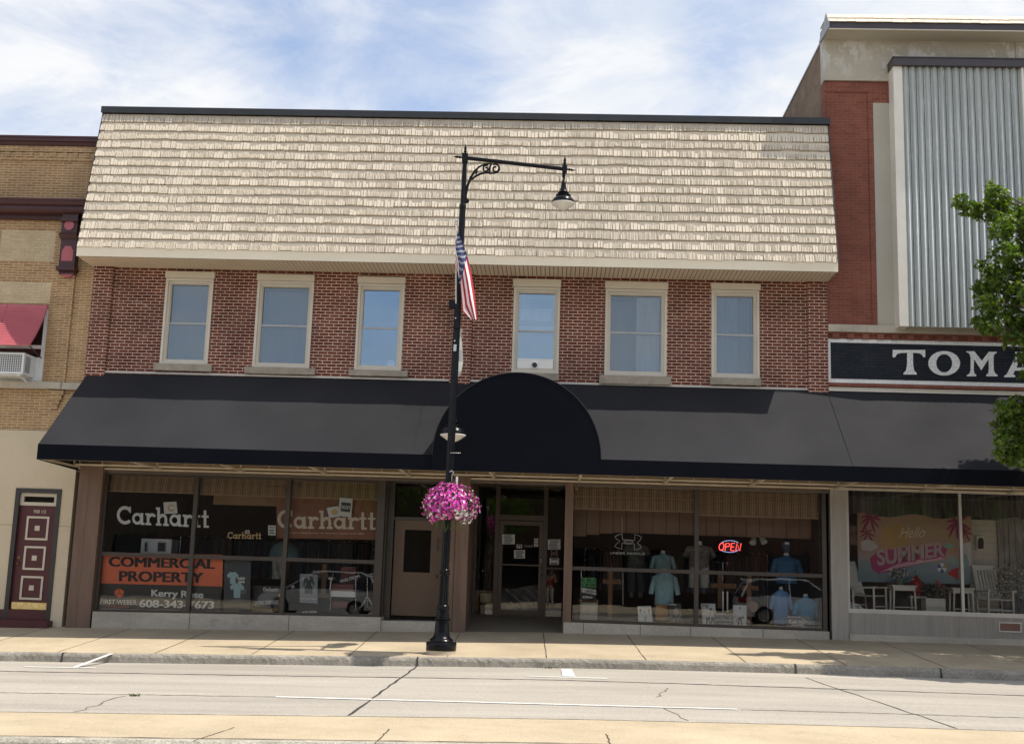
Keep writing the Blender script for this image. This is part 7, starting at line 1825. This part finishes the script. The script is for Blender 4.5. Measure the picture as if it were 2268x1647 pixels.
def far_tree(label, x, y, h, r, n):
    t_ = thing('shade_tree', label, 'tree', (x, y, -.3), 'shade trees across the street'); b = MB(); b.tube([(x, y, -.4), (x + .1, y, h * .35), (x, y, h * .7)], [.22, .17, .08], 10); b.build('trunk', M_BARK, t_)
    b = MB(); q_ = random.Random(n)
    for i in range(n):
        v = Vector((q_.gauss(0, 1), q_.gauss(0, 1), q_.gauss(0, 1))).normalized() * r * q_.uniform(.3, 1) ** .5; p = Vector((x, y, h * .68)) + Vector((v.x, v.y, v.z * .85))
        if noise.noise(p * .9) < -.15: continue
        d = Vector((q_.gauss(0, 1), q_.gauss(0, 1), q_.gauss(0, 1))).normalized(); l = q_.uniform(.2, .4); e = d.orthogonal().normalized() * l * .4; b.poly(p, p + d * l * .5 + e, p + d * l, p + d * l * .5 - e)
    b.build('crown', bpy.data.materials['maple_leaf_dark'], t_)
for a in (('tallest shade tree across the street', -9, -33, 9, 3.4, 2600), ('broad shade tree across the street in the middle', -3.5, -32.5, 7, 2.6, 1700), ('round shade tree across the street opposite the gift shop', 19, -33, 8, 3.2, 2200)): far_tree(*a)

# the person taking the picture, standing behind the camera
PX, PY = -.12, -26.75; PZ = ground(PX, PY)
pr_ = thing('person', 'person in a red shirt and pale trousers raising a phone, reflected in the door', 'person', (PX, PY, PZ))
def skin(name, nodes, edges, mat_, par, lv=2):
    me = bpy.data.meshes.new(name); off = Vector(par.location); me.from_pydata([Vector(n[0]) + Vector((PX, PY, PZ)) - off for n in nodes], edges, []); o = bpy.data.objects.new(name, me); COL.objects.link(o)
    md = o.modifiers.new('skin', 'SKIN'); md.use_smooth_shade = True; md.branch_smoothing = .5; o.modifiers.new('sub', 'SUBSURF').levels = lv
    for i, n in enumerate(nodes): me.skin_vertices[0].data[i].radius = (n[1], n[2] if len(n) > 2 else n[1])
    me.skin_vertices[0].data[0].use_root = True
    bpy.context.view_layer.update(); m2 = bpy.data.meshes.new_from_object(o.evaluated_get(bpy.context.evaluated_depsgraph_get())); m2.materials.clear(); m2.materials.append(mat_); bpy.data.objects.remove(o)
    m2.name = name; o2 = bpy.data.objects.new(name, m2); COL.objects.link(o2); o2.parent = par; return o2
M_SKN = flat('skin', (.42, .25, .17), .5); M_SHR = flat('red_shirt', (.42, .05, .09), .8); M_TRS = flat('pale_trousers', (.48, .47, .45), .8); M_HAIR = flat('brown_hair', (.07, .04, .025), .5)
# body: pelvis, spine, neck, head, arms up to the phone, legs
N = [((0, 0, .92), .13, .10), ((0, 0, 1.15), .12, .09), ((0, 0, 1.33), .14, .09), ((0, .01, 1.42), .055), ((0, .02, 1.48), .05), ((0, .03, 1.55), .085, .095), ((0, .03, 1.62), .08, .09),
     ((-.17, 0, 1.35), .055), ((-.27, .12, 1.18), .045), ((-.17, .38, 1.40), .034), ((-.12, .44, 1.47), .03), ((.17, 0, 1.35), .055), ((.27, .12, 1.18), .045), ((.20, .38, 1.40), .034), ((.15, .44, 1.47), .03),
     ((-.09, 0, .80), .095), ((-.10, .01, .48), .065), ((-.11, -.02, .10), .045), ((-.12, .12, .04), .04), ((.09, 0, .80), .095), ((.10, .01, .48), .065), ((.11, -.02, .10), .045), ((.12, .12, .04), .04)]
Ed = [(0, 1), (1, 2), (2, 3), (3, 4), (4, 5), (5, 6), (2, 7), (7, 8), (8, 9), (9, 10), (2, 11), (11, 12), (12, 13), (13, 14), (0, 15), (15, 16), (16, 17), (17, 18), (0, 19), (19, 20), (20, 21), (21, 22)]
skin('body', N, Ed, M_SKN, pr_)
skin('shirt', [((0, 0, .92), .15, .12), ((0, 0, 1.15), .135, .105), ((0, 0, 1.34), .155, .105), ((-.18, 0, 1.355), .068), ((-.235, .07, 1.26), .062), ((.18, 0, 1.355), .068), ((.235, .07, 1.26), .062)], [(0, 1), (1, 2), (2, 3), (3, 4), (2, 5), (5, 6)], M_SHR, pr_)
skin('trousers', [((0, 0, .93), .14, .115), ((-.09, 0, .80), .108), ((-.10, .01, .48), .08), ((-.11, -.02, .12), .062), ((.09, 0, .80), .108), ((.10, .01, .48), .08), ((.11, -.02, .12), .062)], [(0, 1), (1, 2), (2, 3), (0, 4), (4, 5), (5, 6)], M_TRS, pr_)
b = MB(); b.ball((PX, PY + .0, PZ + 1.635), .105, (.95, 1.05, 1.0), 16); b.tube([(PX, PY - .07, PZ + 1.62), (PX, PY - .09, PZ + 1.45)], [.08, .05], 10); b.build('hair', M_HAIR, pr_, smooth=60)
b = MB()
for sx in (-.035, .035): b.ball((PX + sx, PY + .118, PZ + 1.595), .013)
b.ball((PX, PY + .13, PZ + 1.565), .016, (1, 1, 1.4)); b.box(PX - .025, PX + .025, PY + .108, PY + .118, PZ + 1.515, PZ + 1.522); b.build('face', M_HAIR, pr_)
for sx, hx_ in ((-1, -.12), (1, .15)):
    b = MB()
    for k in range(4): z = PZ + 1.455 + .02 * k; x = PX + hx_; b.tube([(x, PY + .45, z), (x - sx * .02, PY + .50, z + .004), (x - sx * .05, PY + .525, z + .004), (x - sx * (.072 - .006 * abs(k - 1)), PY + .515, z)], [.010, .010, .009, .007], 7)
    b.tube([(PX + hx_, PY + .45, PZ + 1.45), (PX + hx_ - sx * .02, PY + .46, PZ + 1.44), (PX + hx_ - sx * .05, PY + .475, PZ + 1.455)], [.012, .011, .008], 7); b.build('hand', M_SKN, pr_, smooth=60)
b = MB(); b.box(PX - .06, PX + .09, PY + .485, PY + .494, PZ + 1.45, PZ + 1.525); tagd(b.build('phone', M_BLACK, at=(PX, PY + .49, PZ + 1.45)), 'black phone held up by the person in the red shirt', 'phone')
